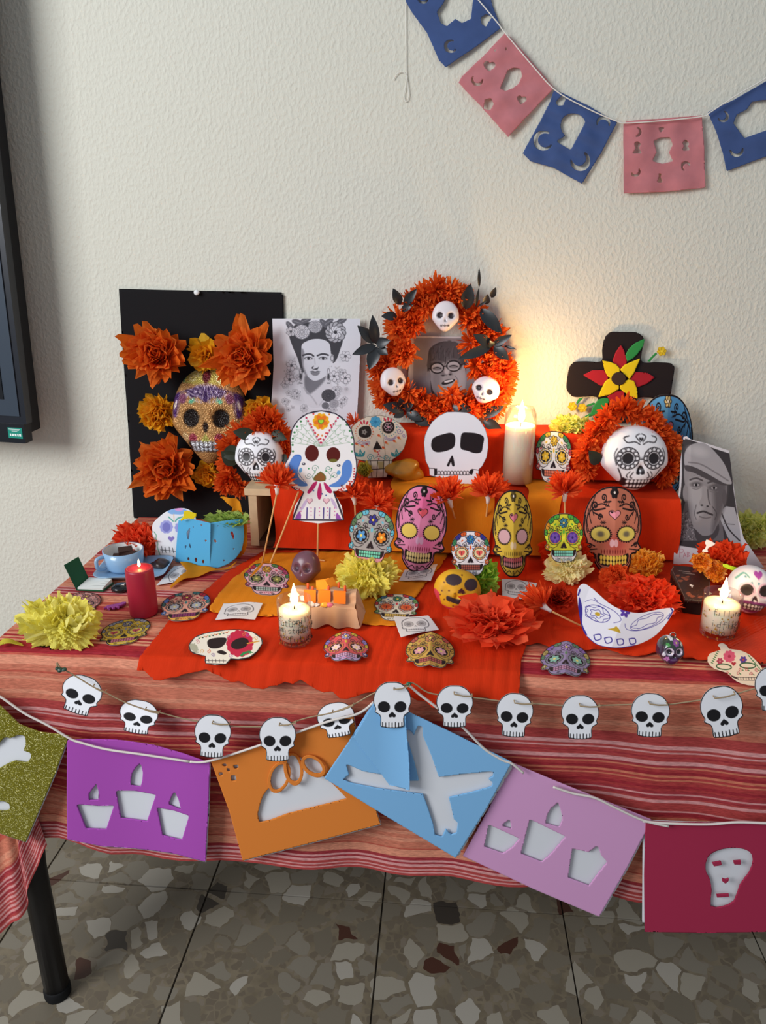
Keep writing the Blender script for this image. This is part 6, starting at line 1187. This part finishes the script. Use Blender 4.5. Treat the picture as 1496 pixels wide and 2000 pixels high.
Vr = np.array([cr(np.array([r_[i] for r_ in Vr]), 4) for i in range(30)]).transpose(1, 0, 2); a_, b_ = Vr.shape[:2]; qd = (np.arange(a_ - 1)[:, None] * b_ + np.arange(b_ - 1)[None]).ravel()
obj('gauze_cover', Vr.reshape(-1, 3), np.stack([qd, qd + b_, qd + b_ + 1, qd + 1], 1), gz, al, smooth=True)
for sx in (-1, 1):
    P_ = [(ax_ + sx * W_, ay + D_, ZC + h_ * .9), (ax_ + sx * W_, ay + D_ * .5, ZC + h_), (ax_ + sx * W_, ay + D_ * .4, ZC + h_ * .72), (ax_ + sx * (W_ + .003), ay, ZC + h_ * .6), (ax_ + sx * (W_ + .010), ay - .005, ZC + .001), (ax_ + sx * (W_ + .012), ay + D_, ZC + .001)]
    obj('gauze_side', P_, [[0, 1, 2, 3, 4, 5]], gz, al)
oc = card('ea7a22')
for i, dx in enumerate((-.020, .003, .027)):
    x0 = ax_ + dx; sq_ = MB().hexa([(x0 - .0095, ay + .002 + .012, ZC + h_ * .66 + .002), (x0 + .0095, ay + .002 + .012, ZC + h_ * .66 + .002), (x0 + .0095, ay + .0035 + .012, ZC + h_ * .66 + .002), (x0 - .0095, ay + .0035 + .012, ZC + h_ * .66 + .002)] + [(x0 - .0095, ay + .018, ZC + h_ * .66 + .022), (x0 + .0095, ay + .018, ZC + h_ * .66 + .022), (x0 + .0095, ay + .0195, ZC + h_ * .66 + .022), (x0 - .0095, ay + .0195, ZC + h_ * .66 + .022)]).obj('paper_square', oc, al)
    for (mx_, mz) in ((-.002, .012), (.002, .013), (0, .008)): MB().tube([(x0 + mx_, ay + .0145 + mz * .2, ZC + h_ * .66 + mz), (x0 + mx_ + .001, ay + .0147 + mz * .2, ZC + h_ * .66 + mz + .002)], .0005, 4).obj('pen_mark', M('dark_pen', '5a2a1a', .7), sq_)
for dx, dy, rz in ((.0, .040, .5), (.010, .044, 1.0), (-.004, .036, .2)):
    c = np.array([ax_ + dx, ay + dy, ZC + h_ * 1.05 + .006]); R = Matrix.Rotation(rz, 3, 'Z') @ Matrix.Rotation(-.7, 3, 'X'); MB().hexa([c + np.array(R @ Vector(p)) for p in ((-.009, -.0006, -.008), (.009, -.0006, -.008), (.009, .0006, -.008), (-.009, .0006, -.008), (-.009, -.0006, .008), (.009, -.0006, .008), (.009, .0006, .008), (-.009, .0006, .008))]).obj('paper_square', card('f0962c'), al)
for dx, dy, zz in ((-.026, .034, 1.03), (-.017, .026, 1.0), (.008, .028, 1.02), (.034, .030, 1.03), (.022, .044, 1.0), (.002, .046, 1.0)):
    MB().lathe([(.0021, -.002), (.0021, .009), (.0016, .0098)], (ax_ + dx, ay + dy, ZC + h_ * zz), 10).obj('peg', card('e0603a'), al, True)
for dx, cc, r_ in ((-.016, 'd8d4d8', .006), (.004, 'e8b040', .0055), (.013, 'e87aa0', .005), (-.007, 'c8c0c8', .0045)): lump('sweet', None, None, (ax_ + dx, ay + .006, ZC + h_ * .66 + r_ * .6), (r_, r_ * .8, r_ * .7), cc, int(r_ * 1e4), .3, al)

# ------------------------------------------------------------------ right side: portrait, coffin box, ceramic skull, figurine
def man_cap(k):
    k.z(zD); sh = lambda P: P
    k.poly('1062,660 1300,745 1312,900 1330,1010 1370,1300 1000,1240', '3e3a3c')
    k.z(zH); k.poly('1008,-130 1290,-40 1310,280 1000,250', '3c383a'); k.poly('1030,200 1230,280 1250,470 985,470 1000,330', '6a6466'); r_ = np.random.default_rng(3)
    for _ in range(240): k.ell(r_.uniform(985, 1110), r_.uniform(290, 470), 5, 3, ['4a4446', '9a9294', '787072'][int(r_.integers(3))], r_.uniform(0, 3))
    k.poly('1220,300 1310,275 1350,490 1290,480 1250,400', 'a8a6aa', sm=2); k.line('1235,310 1275,400 1340,470', 8, '3a3638', sm=4); k.line('1250,370 1310,375', 5, '6a6668')
    # head
    k.poly('1015,80 1030,10 1100,-20 1200,20 1262,110 1262,210 1240,290 1215,370 1180,430 1120,440 1075,400 1050,330 1035,250 1022,170', '8d8788', sm=5); k.poly('1040,130 1080,110 1120,150 1130,260 1110,330 1080,350 1055,280', 'a8a2a2', soft=30, sm=4)
    k.poly('1190,120 1262,130 1255,240 1220,350 1180,420 1190,300', '5e585a', soft=30, sm=4); k.ell(1120, 90, 60, 26, '9a9495', soft=20)
    k.ell(1022, 190, 16, 50, '8a8485'); k.ell(1250, 215, 14, 45, '5a5456')
    for x, y in ((1085, 140), (1190, 158)): k.ell(x, y, 32, 16, '5a5456', soft=12); k.ell(x, y + 2, 17, 8, 'b0aaaa'); k.ell(x, y + 2, 8, 8, '1e1a1c'); k.line([(x - 36, y - 28), (x, y - 38), (x + 36, y - 24)], 10, '4e484a', sm=4); k.line([(x - 24, y + 22), (x, y + 28), (x + 24, y + 20)], 4, '6a6466', sm=4)
    k.poly('1125,150 1118,210 1102,250 1120,268 1150,272 1165,255 1150,215 1150,160', '989292', sm=4); k.line('1152,170 1158,230 1166,256', 7, '5a5456', sm=4); k.ell(1118, 262, 8, 5, '3a3436'); k.ell(1152, 268, 8, 5, '3a3436')
    k.line('1092,308 1125,298 1150,306 1180,318', 11, '3c3638', sm=4); k.line('1105,328 1140,338 1170,332', 8, '6c6668', sm=4); k.line('1085,260 1075,310 1085,345', 5, '6a6466', sm=4); k.line('1180,270 1205,310 1195,345', 5, '4a4446', sm=4)
    for i in range(4): k.line([(1070, 60 + 13 * i), (1130, 52 + 14 * i), (1200, 75 + 13 * i)], 3, '77716f', sm=4)
    k.poly('1075,400 1120,440 1180,430 1215,370 1215,430 1160,480 1090,470', '4a4446', sm=3)
    # flat cap
    k.z(zD); k.poly('1055,800 1058,740 1080,700 1120,685 1170,690 1225,740 1270,800 1300,870 1308,908 1270,905 1200,865 1120,822 1070,808', 'a19c9e', sm=4); k.poly('1060,805 1120,822 1200,865 1270,905 1306,910 1260,915 1180,885 1100,845 1062,835', '4c4648', sm=3); k.line('1075,790 1140,800 1220,845 1290,890', 8, '7c7678', sm=4); k.ell(1130, 730, 50, 26, 'b4afb0', .3, soft=26)
    # handwriting below the picture: PAB...
    k.z(zR)
    for P_ in ('325,370 330,475', '315,365 365,362 385,385 365,410 328,415', '395,415 378,475', '395,415 415,470', '382,448 408,448', '430,405 433,470', '430,405 460,415 435,435 465,455 433,470'): k.line(P_, 6, 'b8707c', sm=0)
pc = stand(1400, 1105, ZT + .006, 14, 0)
tag(sheet('portrait_photo', pts('1338,853 1343,852 1349,858 1380,866 1424,880 1430,930 1440,1000 1452,1050 1488,1107 1440,1108 1315,1104 1318,1050 1325,970 1331,900'), pc, man_cap, base='d2cdd0', step=.8, thick=.0006, bend=lambda x, y: .010 * np.clip((x - 1440) / 48, 0, 1) ** 2 - .01 * np.clip((1349 - x) / 12, 0, 1) * np.clip((950 - y) / 100, 0, 1)), 'grey portrait photo of an elderly man in a flat cap, leaning at the right', 'portrait')
CZ = ZT + .040
def coffin(k):
    k.z(zR); r_ = np.random.default_rng(8)
    for x, y in ((300, 720), (380, 750), (340, 790), (430, 740), (450, 960), (500, 1000), (470, 985), (560, 640), (530, 660), (600, 1010), (420, 770)):
        k.poly([(x + r_.uniform(18, 42) * math.cos(t) * 1.2, y + r_.uniform(8, 24) * math.sin(t)) for t in np.linspace(0, 6.2, 9)], '8a4a34')
    k.dots([(r_.uniform(280, 680), r_.uniform(640, 1030)) for _ in range(30)], 5, '6a3a2c')
    for i, (x0, x1) in enumerate(((320, 470), (370, 530))):
        for x in np.arange(x0, x1, 11): k.line([(x, 655 + 30 * i + (x - x0) * .12), (x + 7, 657 + 30 * i + (x - x0) * .12)], 6, 'b8a8a0')
    k.poly('465,840 485,838 500,850 520,855 505,868 500,885 488,880 485,865 460,855', 'e8e0dc'); k.line('225,640 300,800 395,1020', 4, '8a7a74'); k.line('215,650 245,605', 6, '9a8a84'); k.line('738,810 736,890', 5, '9a8a84')
cpx = zR('245,582 600,612 740,770 742,890 640,1060 400,1032 206,665'); cf = thing('coffin_box', 'small black coffin shaped box with brown print beside the right candle', 'box', atZ(1345, 1150, ZT + .007))
sheet('lid', cpx, PZ(CZ), coffin, base='33211e', step=.8, thick=.006, parent=cf, mat=M('coffin_print', vc=True, rough=.4, spec=.4))
tp_w = [PZ(CZ - .0065).at(x, y) for x, y in cpx]; cen = sum(tp_w) / len(tp_w); n_ = len(tp_w)
tp_w = [cen + (p - cen) * .97 for p in tp_w]; v = [np.array([p[0], p[1], ZT + .007]) for p in tp_w] + tp_w
obj('box_body', v, [[i, (i + 1) % n_, n_ + (i + 1) % n_, n_ + i] for i in range(n_)] + [list(range(n_))[::-1], list(range(n_, 2 * n_))], card('241614', .5), cf)
_, c = pom('scarlet tissue cone behind the coffin box before the portrait', 1408, 1152, 50, 58, ['f65c30', 'f05028'], 41, wide=.9, z=ZT + .006)
for (px, py, r_, sd, lab) in ((1370, 1096, 19, 42, 'amber crumpled tissue bud above the coffin box'), (1394, 1112, 22, 43, 'amber tissue bud with pale edge beside the lime ribbon')):
    q = onY(px, py, float(c[1]) - .045); blossom('tissue_bud', lab, 'paper flower', q, r_ * mpp(q), ['f8a83c', 'f29c2c', 'f8bc70'], (-.3, -1, .2), 'ruffle', DOME[:5], sd, parts=False, wide=.9, core=(.92, .34))
q = float(c[1]) - .062
tag(sheet('lime_ribbon', zR('915,565 960,562 1100,610 1170,650 1150,680 1060,650 915,605'), PY(q), mat=card('b4d42c', .5), step=1, thick=.0008, bend=lambda x, y: .003 * np.sin(x * .12)), 'lime green ribbon beside the amber tissue bud', 'ribbon')
tag(sheet('paper_bow', zR('690,235 740,250 815,290 780,320 720,345 705,370 715,400 690,408 630,400 640,375 672,365 690,320 672,285'), PY(q + .01), mat=card('f0eeee', .6), step=1, thick=.001), 'white paper bow on the scarlet tissue cone', 'bow')
tag(sheet('white_slip', zR('585,840 640,860 770,965 680,1010 665,1090 640,1030'), stand(1383, 1178, ZT + .007, 10), mat=card('dccfc8', .7), step=1.2, thick=.0008), 'small white paper slip standing between coffin box and candle', 'paper scrap')
def ceramic(k):
    k.heart(.1, -.72, .2, 'a848a0'); k.dots('-.45,-.62 -.2,-.4 .1,-.38 .5,-.55 .7,-.3 -.6,-.3', .05, '6a9aa8'); k.line('-.8,-.5 -.5,-.75 -.3,-.6', .06, '6aa8a0', sm=4)
    for s, x in ((-1, -.38), (1, .42)): k.ell(x, -.1, .36, .32, 'e0b8c8'); k.ell(x, -.1, .27, .24, '2e2422', .1 * s)
    k.poly('.0,.12 .1,.25 .14,.36 .05,.34 0,.3 -.06,.36 -.14,.36 -.1,.25', '4a3a3c', sm=2)
    k.poly('-.6,.38 -.2,.36 .2,.4 .62,.5 .6,.82 .2,.9 -.2,.86 -.55,.66', '8a3a7a', sm=3); k.poly('-.48,.46 .5,.54 .46,.76 0,.8 -.42,.66', '4a3a3a', sm=2)
    for i in range(6): x = -.36 + .15 * i; k.ell(x, .54 + .015 * i, .062, .06, 'e8e4e0'); k.ell(x + .02, .68 + .015 * i, .055, .055, 'd8d4d0')
    k.heart(-.3, .95, .08, 'c85aa8'); k.ell(-.6, .75, .06, .04, '4a9a70', .5)
cq = atZ(1463, 1206, ZT + .007); kk = mpp(cq)
tag(skull3d('ceramic_skull', (cq[0] + .004, cq[1] + .028, ZT + .007 + 46 * kk), 82 * kk, 94 * kk, .075, ceramic, 'e6e0e6', yaw=-6, nr=60, na=140, jaw=.18, deep=.07, pitch=-14), 'white glazed skull with purple lips at the right edge of the table', 'skull')
def figur(k):
    k.ell(0, -.62, .95, .42, '2e3a2e'); k.flower(.15, -.6, .26, 7, '9a4a9a', 'e0d060'); k.flower(-.5, -.45, .16, 6, '4a9a4a', None); k.flower(.62, -.5, .14, 6, 'e0e0e0', None); k.flower(-.2, -.88, .16, 6, 'e8e4e8', None)
    for s in (-1, 1): k.ell(s * .38, .0, .3, .26, 'e2d2e0'); k.ell(s * .38, .0, .19, .17, '1e1820')
    k.poly('0,.2 .12,.4 -.12,.4', '1e1820'); k.ell(0, .62, .4, .2, '4a2a5a')
    for i in range(6): k.ell(-.25 + .1 * i, .56, .04, .06, '7a6a8a')
    k.flower(-.55, .5, .18, 6, 'd088c8', None); k.flower(.4, .85, .14, 6, 'c870b0', None); k.ell(-.8, .2, .12, .12, 'e0d8e0')
cq = atZ(1310, 1302, ZT + .004); kk = mpp(cq); fg = thing('skull_figurine', 'tiny dark painted skull charm with metal loop on the striped cloth', 'figurine', (cq[0], cq[1], ZT + .002))
skull3d('head', (cq[0], cq[1] + .016, ZT + .002 + 28 * kk), 48 * kk, 58 * kk, .045, figur, '3a2a40', yaw=4, pitch=-20, parent=fg, nr=48, na=100, jaw=.3, mat=M('glossy_paint', vc=True, rough=.2, spec=.5, coat=.4))
lc = np.array([cq[0] + .002, cq[1] + .016, ZT + .002 + 60 * kk]); v, f = tube_vf([lc + .004 * np.array([math.cos(t), 0, math.sin(t)]) for t in np.linspace(0, 2 * PI, 16)], .0008, 6); obj('loop', v, f, M('steel', 'b8b8b8', .3, 1.), fg, smooth=True)
# ------------------------------------------------------------------ foam panels hanging along the front of the table
FY = .880
foam = lambda c: M('foam_' + c, c, .8, spec=.1, bump=(1500, .1, .0005))
white_back = M('white_backing', 'dfe1e6', .75)
def panel(label, outline, holes, col, y, islands=(), mat=None, back=None, bend=None):
    c = PY(y).at(*np.mean(outline, 0)); t = thing('foam_banner', label, 'foam banner', (c[0], y, float(PY(y).at(outline[0][0], max(q[1] for q in outline))[2])), 'cut foam banners along the table front')
    sheet('front_sheet', outline, PY(y), mat=mat or foam(col), step=2, thick=.0018, holes=holes, parent=t, bend=bend)
    sheet('white_backing', back or [(a + 2, b + 1) for a, b in outline], PY(y + .005), mat=white_back, step=5, thick=.0008, parent=t, bend=bend)
    for n_i, isl in enumerate(islands): sheet(isl[0], isl[1], PY(y - .0022 - .002 * (n_i % 3)), mat=mat or foam(col), step=1.2, thick=.0018, parent=t, holes=isl[2:] and [isl[2]] or ())
    return t
def glitter():
    m, nt, b, n, l = nodes_of('gold_glitter'); g_ = n.new('ShaderNodeNewGeometry'); v = n.new('ShaderNodeTexVoronoi'); v.inputs['Scale'].default_value = 900; l.new(g_.outputs['Position'], v.inputs['Vector'])
    sp = n.new('ShaderNodeSeparateColor'); l.new(v.outputs['Color'], sp.inputs[0]); r = n.new('ShaderNodeValToRGB'); r.color_ramp.elements[0].color = (*lin(hx('6a6410')), 1); r.color_ramp.elements[1].color = (*lin(hx('c8bc3a')), 1); r.color_ramp.elements.new(.82).color = (*lin(hx('8a8418')), 1); r.color_ramp.elements.new(.93).color = (*lin(hx('f4f0b0')), 1)
    l.new(sp.outputs[0], r.inputs[0]); l.new(r.outputs[0], b.inputs['Base Color']); b.inputs['Roughness'].default_value = .35; b.inputs['Metallic'].default_value = .3
    bp = n.new('ShaderNodeBump'); bp.inputs['Strength'].default_value = .6; bp.inputs['Distance'].default_value = .0008; l.new(sp.outputs[1], bp.inputs['Height']); l.new(bp.outputs[0], b.inputs['Normal']); return m
panel('gold glitter banner with a bone cut-out at the left edge', pts('-170,1320 -60,1345 0,1378 38,1415 78,1430 135,1437 108,1510 50,1645 0,1628 -150,1580'), [cr(pts('-60,1500 0,1450 10,1440 20,1442 35,1436 48,1438 50,1455 46,1466 58,1470 60,1480 50,1490 30,1486 0,1500 -60,1540'), 2, True), cr(pts('-40,1572 0,1565 14,1568 19,1575 12,1584 -40,1580'), 2, True)], None, FY, mat=glitter())
panel('purple foam banner with three candle cut-outs', pts('133,1443 170,1444 225,1448 300,1459 360,1472 411,1487 408,1580 402,1680 340,1668 270,1662 200,1655 133,1637 132,1540'), [pts(s) for s in ('150,1569 190,1575 221,1576 206,1622 168,1618', '174,1563 173,1552 180,1542 188,1532 192,1548 191,1564', '224,1547 260,1548 303,1555 285,1608 234,1601', '252,1537 255,1515 263,1503 273,1494 277,1512 276,1528 272,1541', '305,1580 340,1584 370,1592 355,1641 316,1634', '328,1573 334,1558 341,1546 349,1563 354,1582')], 'ae52b4', FY + .003, bend=lambda x, y: .004 * np.sin(x * .018))
ob = panel('orange foam banner with a bread cut-out and bow loops', pts('412,1487 500,1458 560,1438 625,1414 690,1395 700,1480 743,1610 620,1643 474,1681 448,1585'), [cr(pts('506,1607 508,1570 520,1545 540,1528 556,1522 570,1500 585,1478 596,1492 604,1506 622,1512 640,1522 674,1556 676,1560 640,1570 560,1590'), 2, True)] + [pts(s) for s in ('437,1491 444,1492 440,1499 433,1495', '443,1500 450,1502 448,1508 442,1506', '455,1495 466,1493 466,1500 458,1503', '427,1509 436,1508 434,1515 428,1516', '450,1515 460,1514 462,1525 452,1526')] + [ellpts(545, 1518, 15, 26, .35), ellpts(573, 1500, 13, 27, -.15), ellpts(612, 1496, 20, 12, .65)], 'e08338', FY + .001,
    islands=[('bow_loop', ellpts(545, 1518, 21, 32, .35), ellpts(545, 1518, 15, 26, .35)), ('bow_loop', ellpts(573, 1503, 19, 32, -.15), ellpts(573, 1501, 13, 26, -.15)), ('bow_loop', ellpts(612, 1497, 27, 18, .65), ellpts(612, 1496, 20, 12, .65))])
panel('light blue foam banner with crossed bones, tilted in the middle', pts('735,1362 800,1392 870,1425 1000,1489 950,1580 890,1676 760,1598 633,1520 680,1450'), [zL('85,380 105,365 95,328 120,338 150,352 230,366 310,384 338,384 325,330 305,262 288,225 305,212 322,232 335,200 350,204 352,235 380,300 405,372 480,362 585,352 586,368 570,378 586,392 580,404 510,424 438,440 448,480 455,512 468,524 464,558 445,565 428,545 415,572 392,566 386,530 370,480 352,430 260,418 200,410 110,392')], '82b8e4', FY - .006, back=pts('745,1366 1004,1494 896,1672 640,1516'))
# lifted flap on the blue panel
tag(sheet('foam_flap', pts('735,1364 792,1392 800,1480 801,1535 760,1532 690,1440'), PY(FY - .0085), mat=foam('82b8e4'), step=2, thick=.0016, bend=lambda x, y: .010 * np.clip((x - 735) / 66, 0, 1) ** 2), 'lifted light blue foam flap over the crossed bones', 'foam flap')
panel('pale pink foam banner with three candle cut-outs', zL('650,325 800,388 960,452 1115,515 1030,680 940,838 720,745 485,635 570,480'), [zL(s) for s in ('570,530 620,552 675,578 645,610 618,627 556,605', '614,536 628,522 642,514 648,546', '708,512 770,542 828,570 790,615 748,656 678,628', '760,527 766,500 778,478 803,457 812,485 818,512 806,540', '850,610 905,622 935,600 946,632 967,655 935,695 905,735 835,708')], 'd8a0cc', FY + .002)
panel('dark crimson foam banner with a skull cut-out at the right edge', zL('1095,519 1250,525 1496,528 1700,530 1710,880 1496,888 1300,892 1092,888 1090,700'), [cr(zL('1295,660 1310,630 1350,612 1400,608 1440,620 1453,650 1440,690 1410,730 1390,785 1350,805 1312,803 1315,750 1308,710 1297,690'), 2, True)], 'a8304e', FY + .001, islands=[('eye_piece', zL('1316,658 1346,652 1349,666 1322,670')), ('eye_piece', zL('1387,652 1412,650 1413,664 1390,664')), ('nose_piece', zL('1350,710 1362,714 1372,708 1372,718 1361,728 1350,720')), ('mouth_piece', zL('1331,764 1372,762 1373,771 1333,774'))], back=zL('1085,515 1250,521 1700,526 1705,870 1083,862'))
cord = M('cream_cord', 'ded6cf', .85)
FP = PY(FY - .004)
for lab, P_ in (('cream cord looping from the gold panel to the purple panel', '-40,1340 0,1358 50,1392 95,1415 138,1441 160,1449 210,1462 280,1472 372,1486'), ('cream cord from the purple panel behind the garland to the blue panel', '372,1486 412,1484 520,1450 640,1408 700,1392 730,1370'), ('cream cord from the blue panel top down to the pale pink panel', '800,1338 820,1355 860,1385 905,1420 945,1460 980,1482 1000,1490 1022,1508'), ('cream cord crossing from the pale pink panel to the crimson panel', '1080,1535 1120,1548 1160,1556 1200,1575 1255,1600 1305,1612'), ('cream cord along the top of the crimson panel', '1255,1602 1300,1606 1380,1608 1440,1604 1510,1606 1620,1604')):
    tag(string('cord', [FP.at(x, y) + np.array([0, -.002, 0]) for x, y in pts(P_)], .0018, cord), lab, 'cord', 'cords joining the foam panels')

# ------------------------------------------------------------------ garland of white skulls
G3 = cr(mirror('0,-1 .36,-.97 .7,-.78 .93,-.45 .97,-.1 .86,.16 .90,.30 .66,.44 .60,.60 .60,.92 .4,.97 .2,1 0,1'), 3, True)
def gskull(k):
    k.poly(G3, 'efeff3')
    for s in (-1, 1): k.ell(s * .42, .08, .31, .24, '1d1c1f', s * -.1)
    k.heart(0, .43, .15, '1d1c1f', -1, rx=.19)
    for i in range(7): x = -.5 + .166 * i; k.line([(x, .76 + .02 * (i % 2)), (x, .99)], .05, '1d1c1f')
    k.line([(-.95, .0), (-.86, .17), (-.9, .3), (-.66, .44), (-.6, .6), (-.6, .9)], .06, '1d1c1f'); k.line([(.95, .0), (.86, .17), (.9, .3), (.66, .44), (.6, .6), (.6, .9)], .06, '1d1c1f')
    k.line(list(G3) + [G3[0]], .075, '1d1c1f')
GY = FY - .012
places = [(158, 1357, 41, 38, 18, 'first'), (270, 1400, 39, 33, 10, 'second'), (415, 1438, 37, 42, 3, 'third'), (542, 1444, 37, 43, 0, 'fourth'), (657, 1406, 38, 34, -10, 'fifth'), (766, 1377, 38, 45, 0, 'sixth'), (888, 1380, 37, 41, 1, 'seventh'), (1005, 1397, 37, 43, 4, 'eighth'), (1133, 1401, 38, 43, 0, 'ninth'), (1270, 1397, 39, 43, 3, 'tenth'), (1411, 1390, 43, 50, -10, 'eleventh'), (1511, 1346, 38, 44, 0, 'twelfth')]
from_ = {0: 'tilted, at the left end of the skull garland', 1: 'tilted, above the purple panel', 2: 'upright, at the corner between purple and orange panels', 3: 'upright, in the middle of the orange panel top', 4: 'tilted right, between the orange and blue panels', 5: 'on the top corner of the light blue panel', 6: 'just right of the blue panel top corner', 7: 'eighth from the left, above the pale pink panel', 8: 'ninth from the left, above the pale pink panel', 9: 'third from the right on the striped cloth', 10: 'tilted left, second from the right end', 11: 'cut off by the right edge of the picture'}
hs = []
for i, (x, y, a, b_, rot, nm) in enumerate(places):
    t = math.radians(rot); fr = (x, y, a * math.cos(t), a * math.sin(t), -b_ * math.sin(t), b_ * math.cos(t))
    yy = GY - (.003 if i == 5 else 0) - (.002 if i in (2, 3, 4) else 0)
    tilt = {1: 38, 4: 36, 0: 14}.get(i, 4)
    o = sheet('garland_skull', unit(*fr)(G3), Pl(PY(yy).at(x, y + (b_ if tilt > 10 else 0)), (0, -math.cos(math.radians(tilt)), math.sin(math.radians(tilt)))), lambda k, fr=fr: gskull(k.fr(*fr)), base='efeff3', step=.8, thick=.0008, back='efeff3')
    tag(o, 'white paper skull ' + from_[i], 'skull cutout', 'white paper skulls on the front garland'); hs.append((x, y - b_ * .45))
tw = M('jute_twine', 'a08a6c', .9, bump=(1200, .4, .001))
gp_ = PY(GY + .003)
tag(string('garland_twine', [gp_.at(x, y) for x, y in pts('111,1296 113,1304 122,1306 150,1322 181,1341 205,1352 245,1372 285,1386 310,1391 360,1404 415,1413 470,1419 545,1417 600,1402 648,1392 690,1376 735,1352 775,1346 798,1334 812,1337 835,1352 868,1358 920,1362 1000,1372 1038,1374 1132,1380 1170,1378 1270,1375 1305,1376 1395,1363 1430,1357 1500,1338 1560,1330')], .0010, tw), 'brown twine threading the white skull garland along the table front', 'twine')
for i, (x, y) in enumerate(hs):   # twine passing over each skull
    if i == 11: continue
    px = [(181, 1341, 205, 1352), (283, 1386, 310, 1393), (414, 1413, 447, 1415), (545, 1417, 578, 1412), (649, 1392, 690, 1378), (769, 1347, 800, 1340), (887, 1356, 922, 1360), (1005, 1373, 1040, 1375), (1133, 1379, 1172, 1380), (1269, 1375, 1304, 1377), (1396, 1364, 1436, 1356)][i]
    q0, q1 = PY(GY - .006).at(px[0], px[1]), PY(GY - .006).at(px[2], px[3])
    tag(MB().tube([q0 + np.array([0, .006, 0]), q0, (q0 + q1) / 2 + np.array([0, -.001, -.0005]), q1, q1 + np.array([0, .006, 0])], .0010, 6).obj('twine_stitch', tw), 'short twine stitch through the paper skull ' + from_[i], 'twine')
c = PY(GY).at(119, 1307); kn = thing('twine_knot', 'green beaded twine knot at the left end of the skull garland', 'knot', c)
for dx, dz, r_ in ((0, 0, .0045), (.006, .001, .0035), (-.004, .002, .003)): lump('bead', None, None, c + np.array([dx, -.002, dz]), (r_, r_, r_ * .8), '2f4a3c', int(r_ * 1e4), .4, kn, .04)
MB().tube([c, PY(GY).at(111, 1294)], .0012, 6).obj('twine_end', tw, kn)
c = PY(GY).at(798, 1336); lump('twine_bead', 'tiny green bead on the twine right of the middle skull', 'bead', c, (.0035, .003, .003), '2f6a50', 7, .4, None, .04)
